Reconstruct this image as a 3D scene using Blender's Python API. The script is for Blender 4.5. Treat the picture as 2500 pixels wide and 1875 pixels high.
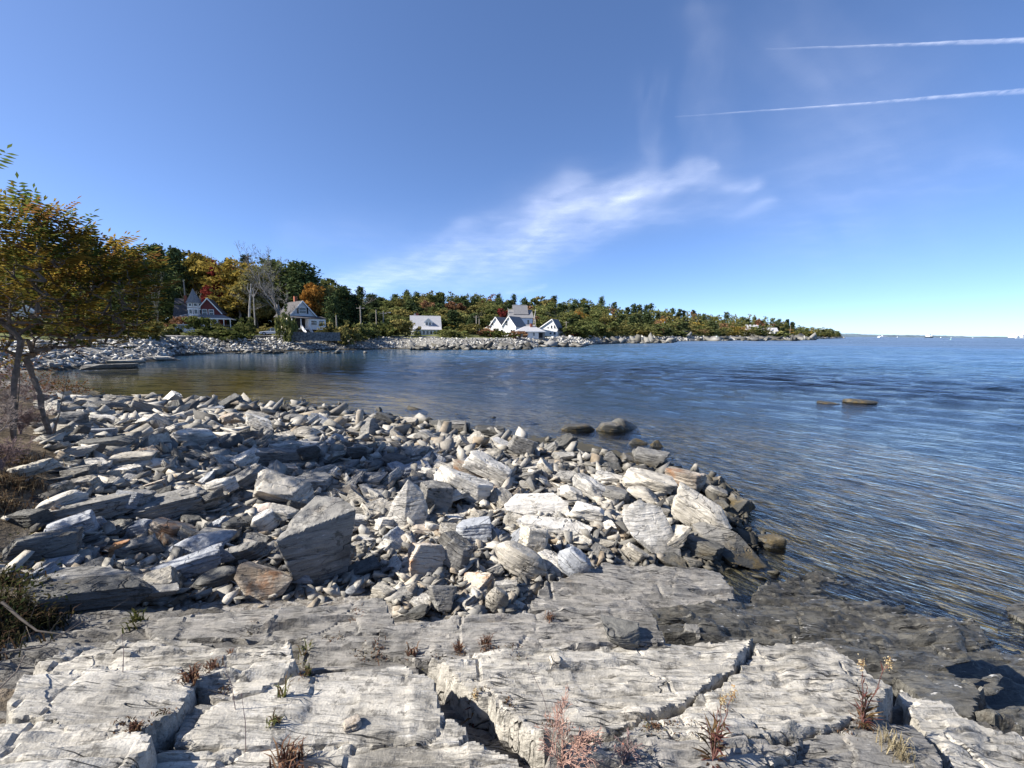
import bpy, bmesh, math, random
import numpy as np
from mathutils import Vector, Matrix, Euler

for _o in list(bpy.data.objects):
    bpy.data.objects.remove(_o, do_unlink=True)
random.seed(11)
RNG = np.random.default_rng(11)
SC = bpy.context.scene
COL = SC.collection
R = math.radians

# ------------------------------------------------------------------ camera
EYE = 3.5                       # metres above the water
FPX = 1000.0                    # focal length for a 2500 px wide picture
PITCH, ROLL = R(-7.0), R(0.5)
_f = Vector((0, math.cos(PITCH), math.sin(PITCH)))
_r0 = Vector((1, 0, 0)); _u0 = _r0.cross(_f)
_r = _r0 * math.cos(ROLL) + _u0 * math.sin(ROLL)
_u = _u0 * math.cos(ROLL) - _r0 * math.sin(ROLL)
cam_d = bpy.data.cameras.new('camera'); cam = bpy.data.objects.new('camera', cam_d); COL.objects.link(cam)
cam_d.sensor_fit = 'HORIZONTAL'; cam_d.sensor_width = 36.0; cam_d.lens = 36.0 * FPX / 2500.0
cam_d.clip_start = 0.05; cam_d.clip_end = 90000.0
cam.matrix_world = Matrix(((_r.x, _u.x, -_f.x, 0), (_r.y, _u.y, -_f.y, 0), (_r.z, _u.z, -_f.z, EYE), (0, 0, 0, 1)))
SC.camera = cam

# ------------------------------------------------------------------ sky, sun, exposure
SUN_EL, SUN_AZ = R(38.0), R(-101.0)          # azimuth clockwise from +Y (the view direction): low over the left shoulder
S = Vector((math.cos(SUN_EL) * math.sin(SUN_AZ), math.cos(SUN_EL) * math.cos(SUN_AZ), math.sin(SUN_EL)))
world = bpy.data.worlds.new('World'); SC.world = world; world.use_nodes = True
_wn = world.node_tree
_sky = _wn.nodes.new('ShaderNodeTexSky'); _sky.sky_type = 'NISHITA'; _sky.sun_disc = False
_sky.sun_elevation = SUN_EL; _sky.sun_rotation = SUN_AZ
_sky.altitude = 0.0; _sky.air_density = 0.47; _sky.dust_density = 0.3; _sky.ozone_density = 5.5
_bg = _wn.nodes['Background']; _gm = _wn.nodes.new('ShaderNodeGamma'); _gm.inputs[1].default_value = 0.78
_hs = _wn.nodes.new('ShaderNodeHueSaturation'); _hs.inputs['Saturation'].default_value = 1.12; _hs.inputs['Hue'].default_value = 0.506
_wn.links.new(_sky.outputs[0], _gm.inputs[0]); _wn.links.new(_gm.outputs[0], _hs.inputs['Color']); _wn.links.new(_hs.outputs[0], _bg.inputs[0])
_bg.inputs[1].default_value = 0.15
sun_d = bpy.data.lights.new('sun', 'SUN'); sun_d.energy = 5.0; sun_d.angle = R(0.53); sun_d.color = (1.0, 0.95, 0.87)
sun = bpy.data.objects.new('sun', sun_d); COL.objects.link(sun)
sun.rotation_euler = S.to_track_quat('Z', 'Y').to_euler(); sun.location = (-30, -10, 40)
SC.view_settings.view_transform = 'Standard'; SC.view_settings.look = 'None'
SC.view_settings.exposure = 1.16; SC.view_settings.gamma = 1.0; SC.view_settings.use_curve_mapping = False
SC.render.engine = 'CYCLES'
cy = SC.cycles
cy.use_denoising = True
cy.max_bounces = 6; cy.diffuse_bounces = 3; cy.glossy_bounces = 3; cy.transmission_bounces = 4
cy.transparent_max_bounces = 12; cy.caustics_reflective = False; cy.caustics_refractive = False
cy.use_adaptive_sampling = True; cy.adaptive_threshold = 0.014

# ------------------------------------------------------------------ picture <-> place
def ray(x, y):
    d = _f + _r * ((x - 1250.0) / FPX) - _u * ((y - 937.5) / FPX)
    return d
def at_z(x, y, z):
    d = ray(x, y); t = (z - EYE) / d.z
    return Vector((d.x * t, d.y * t, z))
def at_d(x, y, D):
    d = ray(x, y); t = D / d.y
    return Vector((d.x * t, D, EYE + d.z * t))
_M = np.array([[_r.x, _r.y, _r.z], [_u.x, _u.y, _u.z], [_f.x, _f.y, _f.z]])
def to_px(P):
    P = np.asarray(P, float) - np.array([0, 0, EYE])
    q = P @ _M.T
    w = np.maximum(q[..., 2], 1e-3)
    return np.stack([1250 + q[..., 0] / w * FPX, 937.5 - q[..., 1] / w * FPX], -1)

# ------------------------------------------------------------------ noise
def _hash(ix, iy, iz, seed):
    h = (ix.astype(np.int64) * 374761393 + iy.astype(np.int64) * 668265263 + iz.astype(np.int64) * 2147483647 + seed * 974634777) & 0xFFFFFFFF
    h = ((h ^ (h >> 13)) * 1274126177) & 0xFFFFFFFF
    h = ((h ^ (h >> 16)) * 2246822519) & 0xFFFFFFFF
    return ((h ^ (h >> 15)) & 0xFFFFFF) / float(0xFFFFFF) * 2.0 - 1.0
def noise3(x, y, z, seed=0):
    x, y, z = np.broadcast_arrays(np.asarray(x, float), np.asarray(y, float), np.asarray(z, float))
    ix, iy, iz = np.floor(x), np.floor(y), np.floor(z)
    fx, fy, fz = x - ix, y - iy, z - iz
    fx = fx * fx * (3 - 2 * fx); fy = fy * fy * (3 - 2 * fy); fz = fz * fz * (3 - 2 * fz)
    out = 0
    for dx in (0, 1):
        wx = fx if dx else 1 - fx
        for dy in (0, 1):
            wy = fy if dy else 1 - fy
            for dz in (0, 1):
                wz = fz if dz else 1 - fz
                out = out + wx * wy * wz * _hash(ix + dx, iy + dy, iz + dz, seed)
    return out
def noise2(x, y, seed=0):
    x, y = np.broadcast_arrays(np.asarray(x, float), np.asarray(y, float))
    ix, iy = np.floor(x), np.floor(y); fx, fy = x - ix, y - iy
    fx = fx * fx * (3 - 2 * fx); fy = fy * fy * (3 - 2 * fy); zz = np.zeros_like(ix)
    return ((1 - fx) * (1 - fy) * _hash(ix, iy, zz, seed) + fx * (1 - fy) * _hash(ix + 1, iy, zz, seed)
            + (1 - fx) * fy * _hash(ix, iy + 1, zz, seed) + fx * fy * _hash(ix + 1, iy + 1, zz, seed))
def fbm2(x, y, oct=4, seed=0, gain=0.5):
    s, a, o = 0, 1.0, 0
    for k in range(oct):
        s = s + a * noise2(x * 2 ** k, y * 2 ** k, seed + k * 17); o += a; a *= gain
    return s / o
def fbm3(p, f, oct=3, seed=0, gain=0.5):
    s, a, o = 0, 1.0, 0
    for k in range(oct):
        m = f * 2 ** k
        s = s + a * noise3(p[:, 0] * m + 5.3, p[:, 1] * m + 1.7, p[:, 2] * m + 9.1, seed + k * 31); o += a; a *= gain
    return s / o

# ------------------------------------------------------------------ mesh and object helpers
def np_mesh(name, V, F, smooth=False, sharp=None):
    V = np.asarray(V, np.float32); F = np.asarray(F, np.int32)
    me = bpy.data.meshes.new(name)
    k = F.shape[1]
    me.vertices.add(len(V)); me.vertices.foreach_set('co', V.ravel())
    me.loops.add(F.size); me.loops.foreach_set('vertex_index', F.ravel())
    me.polygons.add(len(F)); me.polygons.foreach_set('loop_start', np.arange(0, F.size, k, dtype=np.int32))
    if smooth:
        me.polygons.foreach_set('use_smooth', np.ones(len(F), bool))
    me.update(calc_edges=True); me.validate()
    if smooth and sharp:
        me.set_sharp_from_angle(angle=R(sharp))
    return me
def face_col(me, cols):
    a = me.attributes.new('tint', 'FLOAT_COLOR', 'FACE')
    c = np.ones((len(cols), 4), np.float32); c[:, :3] = cols
    a.data.foreach_set('color', c.ravel())
def point_col(me, name, cols):
    a = me.attributes.new(name, 'FLOAT_COLOR', 'POINT')
    c = np.ones((len(cols), 4), np.float32); c[:, :3] = cols
    a.data.foreach_set('color', c.ravel())
def link(name, data, mat=None, parent=None, loc=None, rot=None, scale=None):
    o = bpy.data.objects.new(name, data); COL.objects.link(o)
    if mat is not None and data is not None and not data.materials:
        data.materials.append(mat)
    if parent is not None: o.parent = parent
    if loc is not None: o.location = loc
    if rot is not None: o.rotation_euler = rot
    if scale is not None: o.scale = scale
    return o
def tag(o, label=None, cat=None, group=None, kind=None):
    if label: o['label'] = label
    if cat: o['category'] = cat
    if group: o['group'] = group
    if kind: o['kind'] = kind
    return o
def empty(name, loc=(0, 0, 0), rz=0.0):
    o = bpy.data.objects.new(name, None); COL.objects.link(o); o.location = loc; o.rotation_euler = (0, 0, rz)
    o.empty_display_size = 0.2
    return o
def copy_tree(o, parent=None):
    c = o.copy(); COL.objects.link(c); c.parent = parent
    for ch in list(o.children): copy_tree(ch, c)
    return c
def grid_mesh(name, X, Y, Z, mask=None, smooth=True, sharp=None):
    ny, nx = Z.shape
    V = np.stack([X, Y, Z], -1).reshape(-1, 3)
    i = np.arange(ny * nx).reshape(ny, nx)
    F = np.stack([i[:-1, :-1], i[:-1, 1:], i[1:, 1:], i[1:, :-1]], -1)
    if mask is not None:
        fm = mask[:-1, :-1] | mask[:-1, 1:] | mask[1:, 1:] | mask[1:, :-1]
        F = F[fm]
        used = np.zeros(ny * nx, bool); used[F.ravel()] = True
        remap = np.cumsum(used) - 1
        V = V[used]; F = remap[F]
    F = F.reshape(-1, 4)
    return np_mesh(name, V, F, smooth, sharp)

class MB:
    """collects boxes, prisms, bars and tubes for ONE mesh object"""
    def __init__(s): s.v = []; s.f = []
    def add(s, vs, fs):
        b = len(s.v); s.v += [tuple(v) for v in vs]; s.f += [tuple(i + b for i in f) for f in fs]; return s
    def box(s, x0, x1, y0, y1, z0, z1):
        return s.add([(x0, y0, z0), (x1, y0, z0), (x1, y1, z0), (x0, y1, z0), (x0, y0, z1), (x1, y0, z1), (x1, y1, z1), (x0, y1, z1)],
                     [(0, 3, 2, 1), (4, 5, 6, 7), (0, 1, 5, 4), (1, 2, 6, 5), (2, 3, 7, 6), (3, 0, 4, 7)])
    def prism(s, poly, axis, a, b):
        """poly in the two other axes, extruded along axis from a to b"""
        n = len(poly)
        def P(p, t):
            return {'x': (t, p[0], p[1]), 'y': (p[0], t, p[1]), 'z': (p[0], p[1], t)}[axis]
        vs = [P(p, a) for p in poly] + [P(p, b) for p in poly]
        fs = [tuple(range(n))[::-1], tuple(range(n, 2 * n))] + [(i, (i + 1) % n, n + (i + 1) % n, n + i) for i in range(n)]
        return s.add(vs, fs)
    def slab(s, quad, t):
        """a quad given thickness t along its normal (downwards)"""
        q = [Vector(p) for p in quad]; n = (q[1] - q[0]).cross(q[2] - q[0]).normalized()
        if n.z < 0: n = -n
        lo = [p - n * t for p in q]
        m = len(q)
        return s.add(q + lo, [tuple(range(m)), tuple(range(m, 2 * m))[::-1]] + [(i, (i + 1) % m, m + (i + 1) % m, m + i) for i in range(m)])
    def tube(s, pts, rad, n=6, cap=True):
        pts = [Vector(p) for p in pts]
        if not hasattr(rad, '__len__'): rad = [rad] * len(pts)
        vs, fs = [], []
        for i, p in enumerate(pts):
            t = (pts[min(i + 1, len(pts) - 1)] - pts[max(i - 1, 0)])
            if t.length < 1e-9: t = Vector((0, 0, 1))
            t.normalize(); a = t.orthogonal().normalized(); b = t.cross(a)
            if i and False: pass
            if i == 0: ref = a
            else:
                a = (ref - t * ref.dot(t))
                a = a.normalized() if a.length > 1e-6 else t.orthogonal().normalized()
                b = t.cross(a); ref = a
            for k in range(n):
                an = 2 * math.pi * k / n
                vs.append(p + (a * math.cos(an) + b * math.sin(an)) * rad[i])
        for i in range(len(pts) - 1):
            for k in range(n):
                fs.append((i * n + k, i * n + (k + 1) % n, (i + 1) * n + (k + 1) % n, (i + 1) * n + k))
        if cap:
            fs.append(tuple(range(n))[::-1]); fs.append(tuple((len(pts) - 1) * n + k for k in range(n)))
        return s.add(vs, fs)
    def lathe(s, prof, n=12, c=(0, 0)):
        vs, fs = [], []
        for (r, z) in prof:
            for k in range(n):
                an = 2 * math.pi * k / n; vs.append((c[0] + r * math.cos(an), c[1] + r * math.sin(an), z))
        for i in range(len(prof) - 1):
            for k in range(n):
                fs.append((i * n + k, i * n + (k + 1) % n, (i + 1) * n + (k + 1) % n, (i + 1) * n + k))
        fs.append(tuple(range(n))[::-1]); fs.append(tuple((len(prof) - 1) * n + k for k in range(n)))
        return s.add(vs, fs)
    def build(s, name, mat, parent=None, smooth=False, loc=None, rot=None):
        me = bpy.data.meshes.new(name); me.from_pydata(s.v, [], s.f); me.update()
        bm = bmesh.new(); bm.from_mesh(me); bmesh.ops.recalc_face_normals(bm, faces=bm.faces); bm.to_mesh(me); bm.free()
        if smooth:
            me.polygons.foreach_set('use_smooth', np.ones(len(me.polygons), bool)); me.set_sharp_from_angle(angle=R(40))
        return link(name, me, mat, parent, loc, rot)

# ------------------------------------------------------------------ material helpers
class NT:
    def __init__(s, name):
        s.m = bpy.data.materials.new(name); s.m.use_nodes = True; s.t = s.m.node_tree
        s.t.nodes.clear(); s.out = s.t.nodes.new('ShaderNodeOutputMaterial')
    def n(s, typ, ins=None, **props):
        nd = s.t.nodes.new(typ)
        for k, v in props.items(): setattr(nd, k, v)
        for k, v in (ins or {}).items(): s.put(nd.inputs[k], v)
        return nd
    def put(s, sock, v):
        if isinstance(v, bpy.types.NodeSocket): s.t.links.new(v, sock)
        elif isinstance(v, bpy.types.Node): s.t.links.new(v.outputs[0], sock)
        else:
            if hasattr(sock, 'default_value'):
                if sock.type == 'RGBA' and len(v) == 3: v = tuple(v) + (1.0,)
                sock.default_value = v
    def math(s, op, a, b=0.0, c=None, clamp=False):
        nd = s.n('ShaderNodeMath', operation=op, use_clamp=clamp); s.put(nd.inputs[0], a); s.put(nd.inputs[1], b)
        if c is not None: s.put(nd.inputs[2], c)
        return nd.outputs[0]
    def mix(s, fac, a, b, blend='MIX'):
        nd = s.n('ShaderNodeMix', data_type='RGBA', blend_type=blend); s.put(nd.inputs[0], fac); s.put(nd.inputs[6], a); s.put(nd.inputs[7], b)
        return nd.outputs[2]
    def rng(s, v, a, b, c=0.0, d=1.0, smooth=True):
        nd = s.n('ShaderNodeMapRange', interpolation_type='SMOOTHSTEP' if smooth else 'LINEAR')
        for i, x in enumerate((v, a, b, c, d)): s.put(nd.inputs[i], x)
        return nd.outputs[0]
    def noise(s, vec, scale, detail=4.0, rough=0.55, dist=0.0):
        nd = s.n('ShaderNodeTexNoise', {'Scale': scale, 'Detail': detail, 'Roughness': rough, 'Distortion': dist})
        if vec is not None: s.put(nd.inputs['Vector'], vec)
        return nd.outputs[0]
    def mapping(s, vec, scale=(1, 1, 1), rot=(0, 0, 0), loc=(0, 0, 0)):
        nd = s.n('ShaderNodeMapping'); s.put(nd.inputs['Vector'], vec)
        nd.inputs['Scale'].default_value = scale; nd.inputs['Rotation'].default_value = rot; nd.inputs['Location'].default_value = loc
        return nd.outputs[0]
    def obj(s): return s.n('ShaderNodeTexCoord').outputs['Object']
    def pos(s): return s.n('ShaderNodeNewGeometry').outputs['Position']
    def bump(s, h, strength=0.5, dist=0.02, normal=None):
        nd = s.n('ShaderNodeBump', {'Strength': strength, 'Distance': dist, 'Height': h})
        if normal is not None: s.put(nd.inputs['Normal'], normal)
        return nd.outputs[0]
    def bsdf(s, col, rough=0.8, normal=None, spec=0.3, metal=0.0, **kw):
        ins = {'Base Color': col, 'Roughness': rough, 'Specular IOR Level': spec, 'Metallic': metal}
        if normal is not None: ins['Normal'] = normal
        ins.update(kw)
        nd = s.n('ShaderNodeBsdfPrincipled', ins); return nd.outputs[0]
    def end(s, shader, disp=None):
        s.put(s.out.inputs[0], shader); return s.m

def plain(name, col, rough=0.7, var=0.12, scale=6.0, spec=0.3, metal=0.0, bump=0.0):
    t = NT(name); o = t.obj(); n = t.noise(o, scale, 4)
    c = t.mix(t.rng(n, 0.3, 0.7, 0, 1), tuple(x * (1 - var) for x in col), tuple(min(1, x * (1 + var)) for x in col))
    nm = t.bump(n, bump, 0.02) if bump else None
    return t.end(t.bsdf(c, rough, nm, spec, metal))
# ------------------------------------------------------------------ rock materials
def rock_mat(name, pale, mid, dark, strata=7.0, rust=0.0, wet=False, tide=True, world=False, strike=0.0, rnd=0.35, vein=0.5, gloss=0.75):
    t = NT(name)
    o = t.pos() if world else t.obj()
    info = t.n('ShaderNodeObjectInfo').outputs['Random']
    if not world:
        off = t.n('ShaderNodeCombineXYZ', {0: t.math('MULTIPLY', info, 37.0), 1: t.math('MULTIPLY', info, 91.0), 2: t.math('MULTIPLY', info, 53.0)})
        vv = t.n('ShaderNodeVectorMath', operation='ADD'); t.put(vv.inputs[0], o); t.put(vv.inputs[1], off.outputs[0]); o2 = vv.outputs[0]
    else:
        o2 = o
    if world:
        ms = t.mapping(o2, (1.3, 1.3 * strata, 6.0), (0, 0, -strike))
        ms2 = t.mapping(o2, (4.0, 4.0 * strata, 14.0), (0, 0, -strike))
    else:
        ms = t.mapping(o2, (1.6, 1.6, 1.6 * strata)); ms2 = t.mapping(o2, (5, 5, 5 * strata))
    big = t.noise(o2, 1.7, 4, 0.6)
    lay = t.noise(ms, 1.6, 5, 0.62, 0.35)
    lay2 = t.noise(ms2, 1.3, 4, 0.6, 0.2)
    grain = t.noise(o2, 70.0, 3, 0.6)
    lump = t.noise(o2, 4.5, 6, 0.62)
    c = t.mix(t.rng(lay, 0.36, 0.62), mid, pale)
    c = t.mix(t.rng(big, 0.50, 0.66, 0, 0.85), c, mid)
    stain = t.noise(o2, 0.9, 6, 0.68)
    c = t.mix(t.rng(stain, 0.52, 0.66, 0, 0.75), c, dark)
    c = t.mix(t.rng(stain, 0.44, 0.34, 0, 0.55), c, pale)
    c = t.mix(t.rng(lay2, 0.56, 0.70, 0, 0.85), c, dark)
    if world:
        lay3 = t.noise(t.mapping(o2, (3.2, 46.0, 24.0), (0, 0, -strike)), 1.0, 4, 0.6, 0.25)
        c = t.mix(t.rng(lay3, 0.55, 0.68, 0, 0.7), c, dark); c = t.mix(t.rng(lay3, 0.42, 0.32, 0, 0.5), c, pale)
    lich = t.noise(o2, 9.0 if world else 6.0, 6, 0.7)
    c = t.mix(t.rng(lich, 0.57, 0.63, 0, 0.7), c, dark)
    c = t.mix(t.rng(lay2, 0.36, 0.28, 0, vein), c, (0.72, 0.70, 0.66))
    crv = t.n('ShaderNodeTexVoronoi', {'Scale': 1.3}, feature='DISTANCE_TO_EDGE')
    wv = t.n('ShaderNodeVectorMath', operation='ADD'); t.put(wv.inputs[0], ms)
    nv = t.n('ShaderNodeTexNoise', {'Scale': 1.2, 'Detail': 3.0}); t.put(nv.inputs['Vector'], o2); t.put(wv.inputs[1], nv.outputs[1])
    t.put(crv.inputs['Vector'], wv.outputs[0])
    crack = t.rng(crv.outputs['Distance'], 0.0, 0.022, 1, 0)
    crack = t.math('MULTIPLY', crack, t.rng(t.noise(o2, 1.1, 3), 0.50, 0.66)) if not world else t.math('MULTIPLY', crack, 0.0)
    c = t.mix(t.math('MULTIPLY', crack, 0.6), c, tuple(x * 0.35 for x in dark))
    if rust > 0:
        rn = t.noise(o2, 2.6, 5, 0.65)
        c = t.mix(t.rng(rn, 0.62 - 0.22 * rust, 0.74 - 0.1 * rust, 0, 0.85), c, (0.36, 0.17, 0.07))
    else:
        rn = t.noise(o2, 2.2, 5, 0.65)
        c = t.mix(t.rng(rn, 0.60, 0.78, 0, 0.35), c, (0.34, 0.25, 0.15))
    c = t.mix(t.rng(grain, 0.35, 0.65, 0, 0.35), c, t.mix(1.0, c, (0.6, 0.6, 0.6), 'MULTIPLY'))
    # thin dark fissures: long ones along the bedding, shorter ones across it
    f1 = t.noise(t.mapping(o2, (0.55, 8.0, 1.0), (0, 0, -strike)) if world else t.mapping(o2, (1.2, 1.2, 6.0)), 1.0, 3, 0.55, 0.5)
    a1 = t.rng(t.math('ABSOLUTE', t.math('SUBTRACT', f1, 0.47)), 0.0, 0.009, 1, 0)
    a1 = t.math('MULTIPLY', a1, t.rng(t.noise(o2, 1.9, 3), 0.42, 0.58))
    fis = a1
    c = t.mix(t.math('MULTIPLY', fis, 0.8), c, tuple(x * 0.3 for x in dark))
    val = t.math('ADD', t.math('MULTIPLY', info, rnd), 1.0 - rnd * 0.62)
    vc = t.n('ShaderNodeCombineXYZ', {0: val, 1: val, 2: val})
    c = t.mix(1.0, c, vc.outputs[0], 'MULTIPLY')
    rough = gloss
    if tide:
        sep = t.n('ShaderNodeSeparateXYZ'); t.put(sep.inputs[0], t.pos())
        zz = t.math('ADD', sep.outputs[2], t.math('MULTIPLY', t.math('SUBTRACT', t.noise(t.pos(), 2.5, 3), 0.5), 0.35))
        low = t.rng(zz, 0.10, 0.42, 1, 0)
        weed = t.mix(t.rng(t.noise(t.pos(), 5.0, 3), 0.45, 0.6), (0.045, 0.043, 0.036), (0.085, 0.062, 0.026))
        c = t.mix(t.math('MULTIPLY', low, 0.92), c, weed)
        rough = t.rng(low, 0, 1, gloss, 0.45)
    if wet:
        rough = t.rng(t.noise(o2, 3.0, 4), 0.4, 0.6, 0.3, 0.7)
    wst = t.rng(t.noise(o2, 1.3, 2), 0.35, 0.65, 0.15, 1.0)
    h = t.math('ADD', t.math('MULTIPLY', lay, 0.55), t.math('MULTIPLY', t.math('MULTIPLY', lay2, wst), 0.42))
    h = t.math('ADD', h, t.math('MULTIPLY', lump, 0.35 if world else 0.7))
    h = t.math('SUBTRACT', h, t.math('MULTIPLY', fis, 0.6))
    h = t.math('SUBTRACT', h, t.math('MULTIPLY', crack, 0.45))
    h = t.math('ADD', h, t.math('MULTIPLY', grain, 0.10))
    nm = t.bump(h, 0.9, 0.05)
    return t.end(t.bsdf(c, rough, nm, 0.25))
STRIKE = R(9)
M_PALE = rock_mat('rock_pale', (0.52, 0.475, 0.395), (0.32, 0.292, 0.243), (0.115, 0.104, 0.086))
M_WHITE = rock_mat('rock_white', (0.67, 0.63, 0.555), (0.48, 0.45, 0.395), (0.19, 0.176, 0.152), vein=0.3)
M_GREY = rock_mat('rock_grey', (0.28, 0.266, 0.238), (0.18, 0.172, 0.157), (0.07, 0.067, 0.06))
M_DARK = rock_mat('rock_dark', (0.15, 0.145, 0.13), (0.092, 0.09, 0.082), (0.042, 0.04, 0.037), vein=0.25)
M_RUST = rock_mat('rock_rusty', (0.50, 0.44, 0.36), (0.36, 0.30, 0.235), (0.16, 0.12, 0.08), rust=0.55)
M_ORANGE = rock_mat('rock_orange', (0.50, 0.30, 0.16), (0.42, 0.22, 0.10), (0.2, 0.1, 0.05), strata=1.5, tide=False)
M_PINK = rock_mat('rock_pink', (0.62, 0.55, 0.48), (0.52, 0.40, 0.32), (0.3, 0.2, 0.15), strata=1.5)
M_BLUE = rock_mat('rock_blue_grey', (0.38, 0.39, 0.40), (0.27, 0.28, 0.295), (0.14, 0.145, 0.155), strata=4)
ROCKM = dict(p=M_PALE, w=M_WHITE, g=M_GREY, d=M_DARK, r=M_RUST, k=M_PINK, b=M_BLUE)
M_LEDGE = rock_mat('ledge_pale', (0.50, 0.467, 0.405), (0.315, 0.295, 0.257), (0.105, 0.098, 0.085), strata=7, world=True, strike=STRIKE, tide=False, rnd=0.15, vein=0.45)
M_LEDGE2 = rock_mat('ledge_grey', (0.30, 0.28, 0.25), (0.20, 0.19, 0.172), (0.085, 0.08, 0.072), strata=8, world=True, strike=STRIKE, tide=False, rnd=0.2, vein=0.4)
M_WET = rock_mat('ledge_wet', (0.125, 0.118, 0.10), (0.066, 0.063, 0.055), (0.028, 0.026, 0.022), strata=4, world=True, strike=R(-14), tide=False, wet=True, rnd=0.1, vein=0.6)
M_LEDGE_B = rock_mat('ledge_base', (0.20, 0.187, 0.165), (0.13, 0.12, 0.105), (0.055, 0.05, 0.043), strata=6, world=True, strike=STRIKE, tide=False, rnd=0.1, vein=0.15)

def rubble_mat(name, cols, tide=True):
    t = NT(name); g = t.n('ShaderNodeNewGeometry'); isl = g.outputs['Random Per Island']; p = g.outputs['Position']
    ramp = t.n('ShaderNodeValToRGB'); t.put(ramp.inputs[0], isl); e = ramp.color_ramp
    while len(e.elements) < len(cols): e.elements.new(0.5)
    for i, c in enumerate(cols):
        e.elements[i].position = i / (len(cols) - 1); e.elements[i].color = tuple(c) + (1,)
    n = t.noise(p, 9.0, 4); c = t.mix(t.rng(n, 0.35, 0.65, 0, 0.5), ramp.outputs[0], t.mix(1.0, ramp.outputs[0], (0.5, 0.5, 0.5), 'MULTIPLY'))
    if tide:
        sep = t.n('ShaderNodeSeparateXYZ'); t.put(sep.inputs[0], p)
        zz = t.math('ADD', sep.outputs[2], t.math('MULTIPLY', t.math('SUBTRACT', t.noise(p, 2.5, 3), 0.5), 0.3))
        c = t.mix(t.rng(zz, 0.10, 0.42, 0.92, 0), c, (0.05, 0.045, 0.033))
    return t.end(t.bsdf(c, 0.8, t.bump(t.noise(p, 30.0, 4), 0.5, 0.02), 0.25))
M_RUBBLE = rubble_mat('rubble', [(0.07, 0.066, 0.06), (0.20, 0.193, 0.178), (0.40, 0.372, 0.32), (0.16, 0.152, 0.135), (0.52, 0.485, 0.42), (0.28, 0.225, 0.16), (0.27, 0.255, 0.225), (0.45, 0.42, 0.365)])
M_RIPRAP = rubble_mat('riprap', [(0.20, 0.195, 0.185), (0.46, 0.445, 0.41), (0.60, 0.58, 0.53), (0.32, 0.31, 0.29), (0.54, 0.52, 0.475), (0.14, 0.135, 0.125), (0.42, 0.40, 0.37)])
M_REEF = rubble_mat('reef', [(0.06, 0.057, 0.05), (0.12, 0.115, 0.10), (0.3, 0.29, 0.27), (0.09, 0.085, 0.07)])

# ------------------------------------------------------------------ near ground (under the stones) and sea bed
CTRL = [  # picture x, y, height of the ground there
    (0, 1875, 1.05), (600, 1875, 1.0), (1250, 1875, .85), (1900, 1875, .55), (2500, 1875, .1), (-300, 1700, 1.3), (2900, 1800, -.1),
    (0, 1600, 1.05), (600, 1620, .85), (1200, 1650, .65), (1800, 1650, .3), (2300, 1650, -.25), (2600, 1600, -.35),
    (300, 1470, .78), (800, 1490, .62), (1150, 1485, .55), (1500, 1450, .25), (1800, 1450, -.12), (2100, 1450, -.35), (2450, 1500, -.3),
    (0, 1430, 1.05), (-300, 1430, 1.6), (60, 1330, 1.0), (350, 1340, .72), (600, 1290, .66), (900, 1330, .55), (1100, 1280, .5), (1400, 1290, .42),
    (1640, 1330, .22), (1790, 1360, .05), (1860, 1330, -.05), (1950, 1360, -.3), (2050, 1300, -.32), (2300, 1300, -.4), (2500, 1300, -.5),
    (-300, 1250, 1.7), (0, 1220, 1.25), (120, 1180, 1.08), (250, 1160, .9), (450, 1150, .72), (700, 1160, .6), (1000, 1170, .5), (1300, 1180, .4), (1550, 1190, .25),
    (1720, 1200, .08), (1800, 1200, -.05), (1900, 1180, -.3), (2100, 1150, -.6), (2400, 1150, -.8),
    (-200, 1080, 1.95), (40, 1070, 1.35), (140, 1060, 1.0), (300, 1050, .75), (600, 1070, .62), (900, 1080, .5), (1200, 1100, .35), (1450, 1110, .12),
    (1560, 1110, .0), (1650, 1110, -.35), (1800, 1080, -.7), (130, 990, .6), (300, 985, .28), (600, 1000, .2), (900, 1035, .18), (1100, 1060, .15),
    (1300, 1075, .06), (1380, 1055, -.15), (1200, 1030, -.25), (950, 1000, -.2), (700, 970, -.15), (400, 962, -.1), (200, 965, .05), (130, 955, .25),
    (60, 965, .6), (0, 985, 1.5), (-150, 985, 2.0), (100, 938, -.2), (180, 945, -.28), (150, 925, -.25), (20, 930, .35), (300, 930, -.35), (500, 930, -.38), (750, 945, -.42), (950, 960, -1.2),
    (1200, 980, -1.6), (1500, 1000, -1.8), (2000, 1000, -2.6), (800, 920, -1.0), (1000, 920, -2.4), (600, 905, -.75), (400, 905, -.4), (200, 910, -.25), (60, 905, .25), (-100, 910, 2.0),
    (1400, 920, -3.0), (2300, 950, -3.2), (700, 895, -2.4),
]
_cp = np.array([tuple(at_z(x, y, z)) for x, y, z in CTRL])
def _rbf_fit(P, z):
    n = len(P); d = np.linalg.norm(P[:, None] - P[None], axis=-1)
    A = np.zeros((n + 3, n + 3)); A[:n, :n] = d - np.eye(n) * 0.05; A[:n, n] = 1; A[:n, n + 1:] = P; A[n, :n] = 1; A[n + 1:, :n] = P.T
    return np.linalg.solve(A, np.concatenate([z, np.zeros(3)]))
_w = _rbf_fit(_cp[:, :2], _cp[:, 2])
def _rbf(x, y):
    q = np.stack([x.ravel(), y.ravel()], -1); out = np.empty(len(q)); n = len(_cp)
    for a in range(0, len(q), 20000):
        d = np.linalg.norm(q[a:a + 20000, None] - _cp[None, :, :2], axis=-1)
        out[a:a + 20000] = d @ _w[:n] + _w[n] + q[a:a + 20000] @ _w[n + 1:]
    return out.reshape(x.shape)
GX0, GX1, GY0, GY1, GS = -40.0, 16.0, 0.2, 46.0, 0.2
_gx = np.arange(GX0, GX1, GS); _gy = np.arange(GY0, GY1, GS)
GXX, GYY = np.meshgrid(_gx, _gy)
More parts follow.
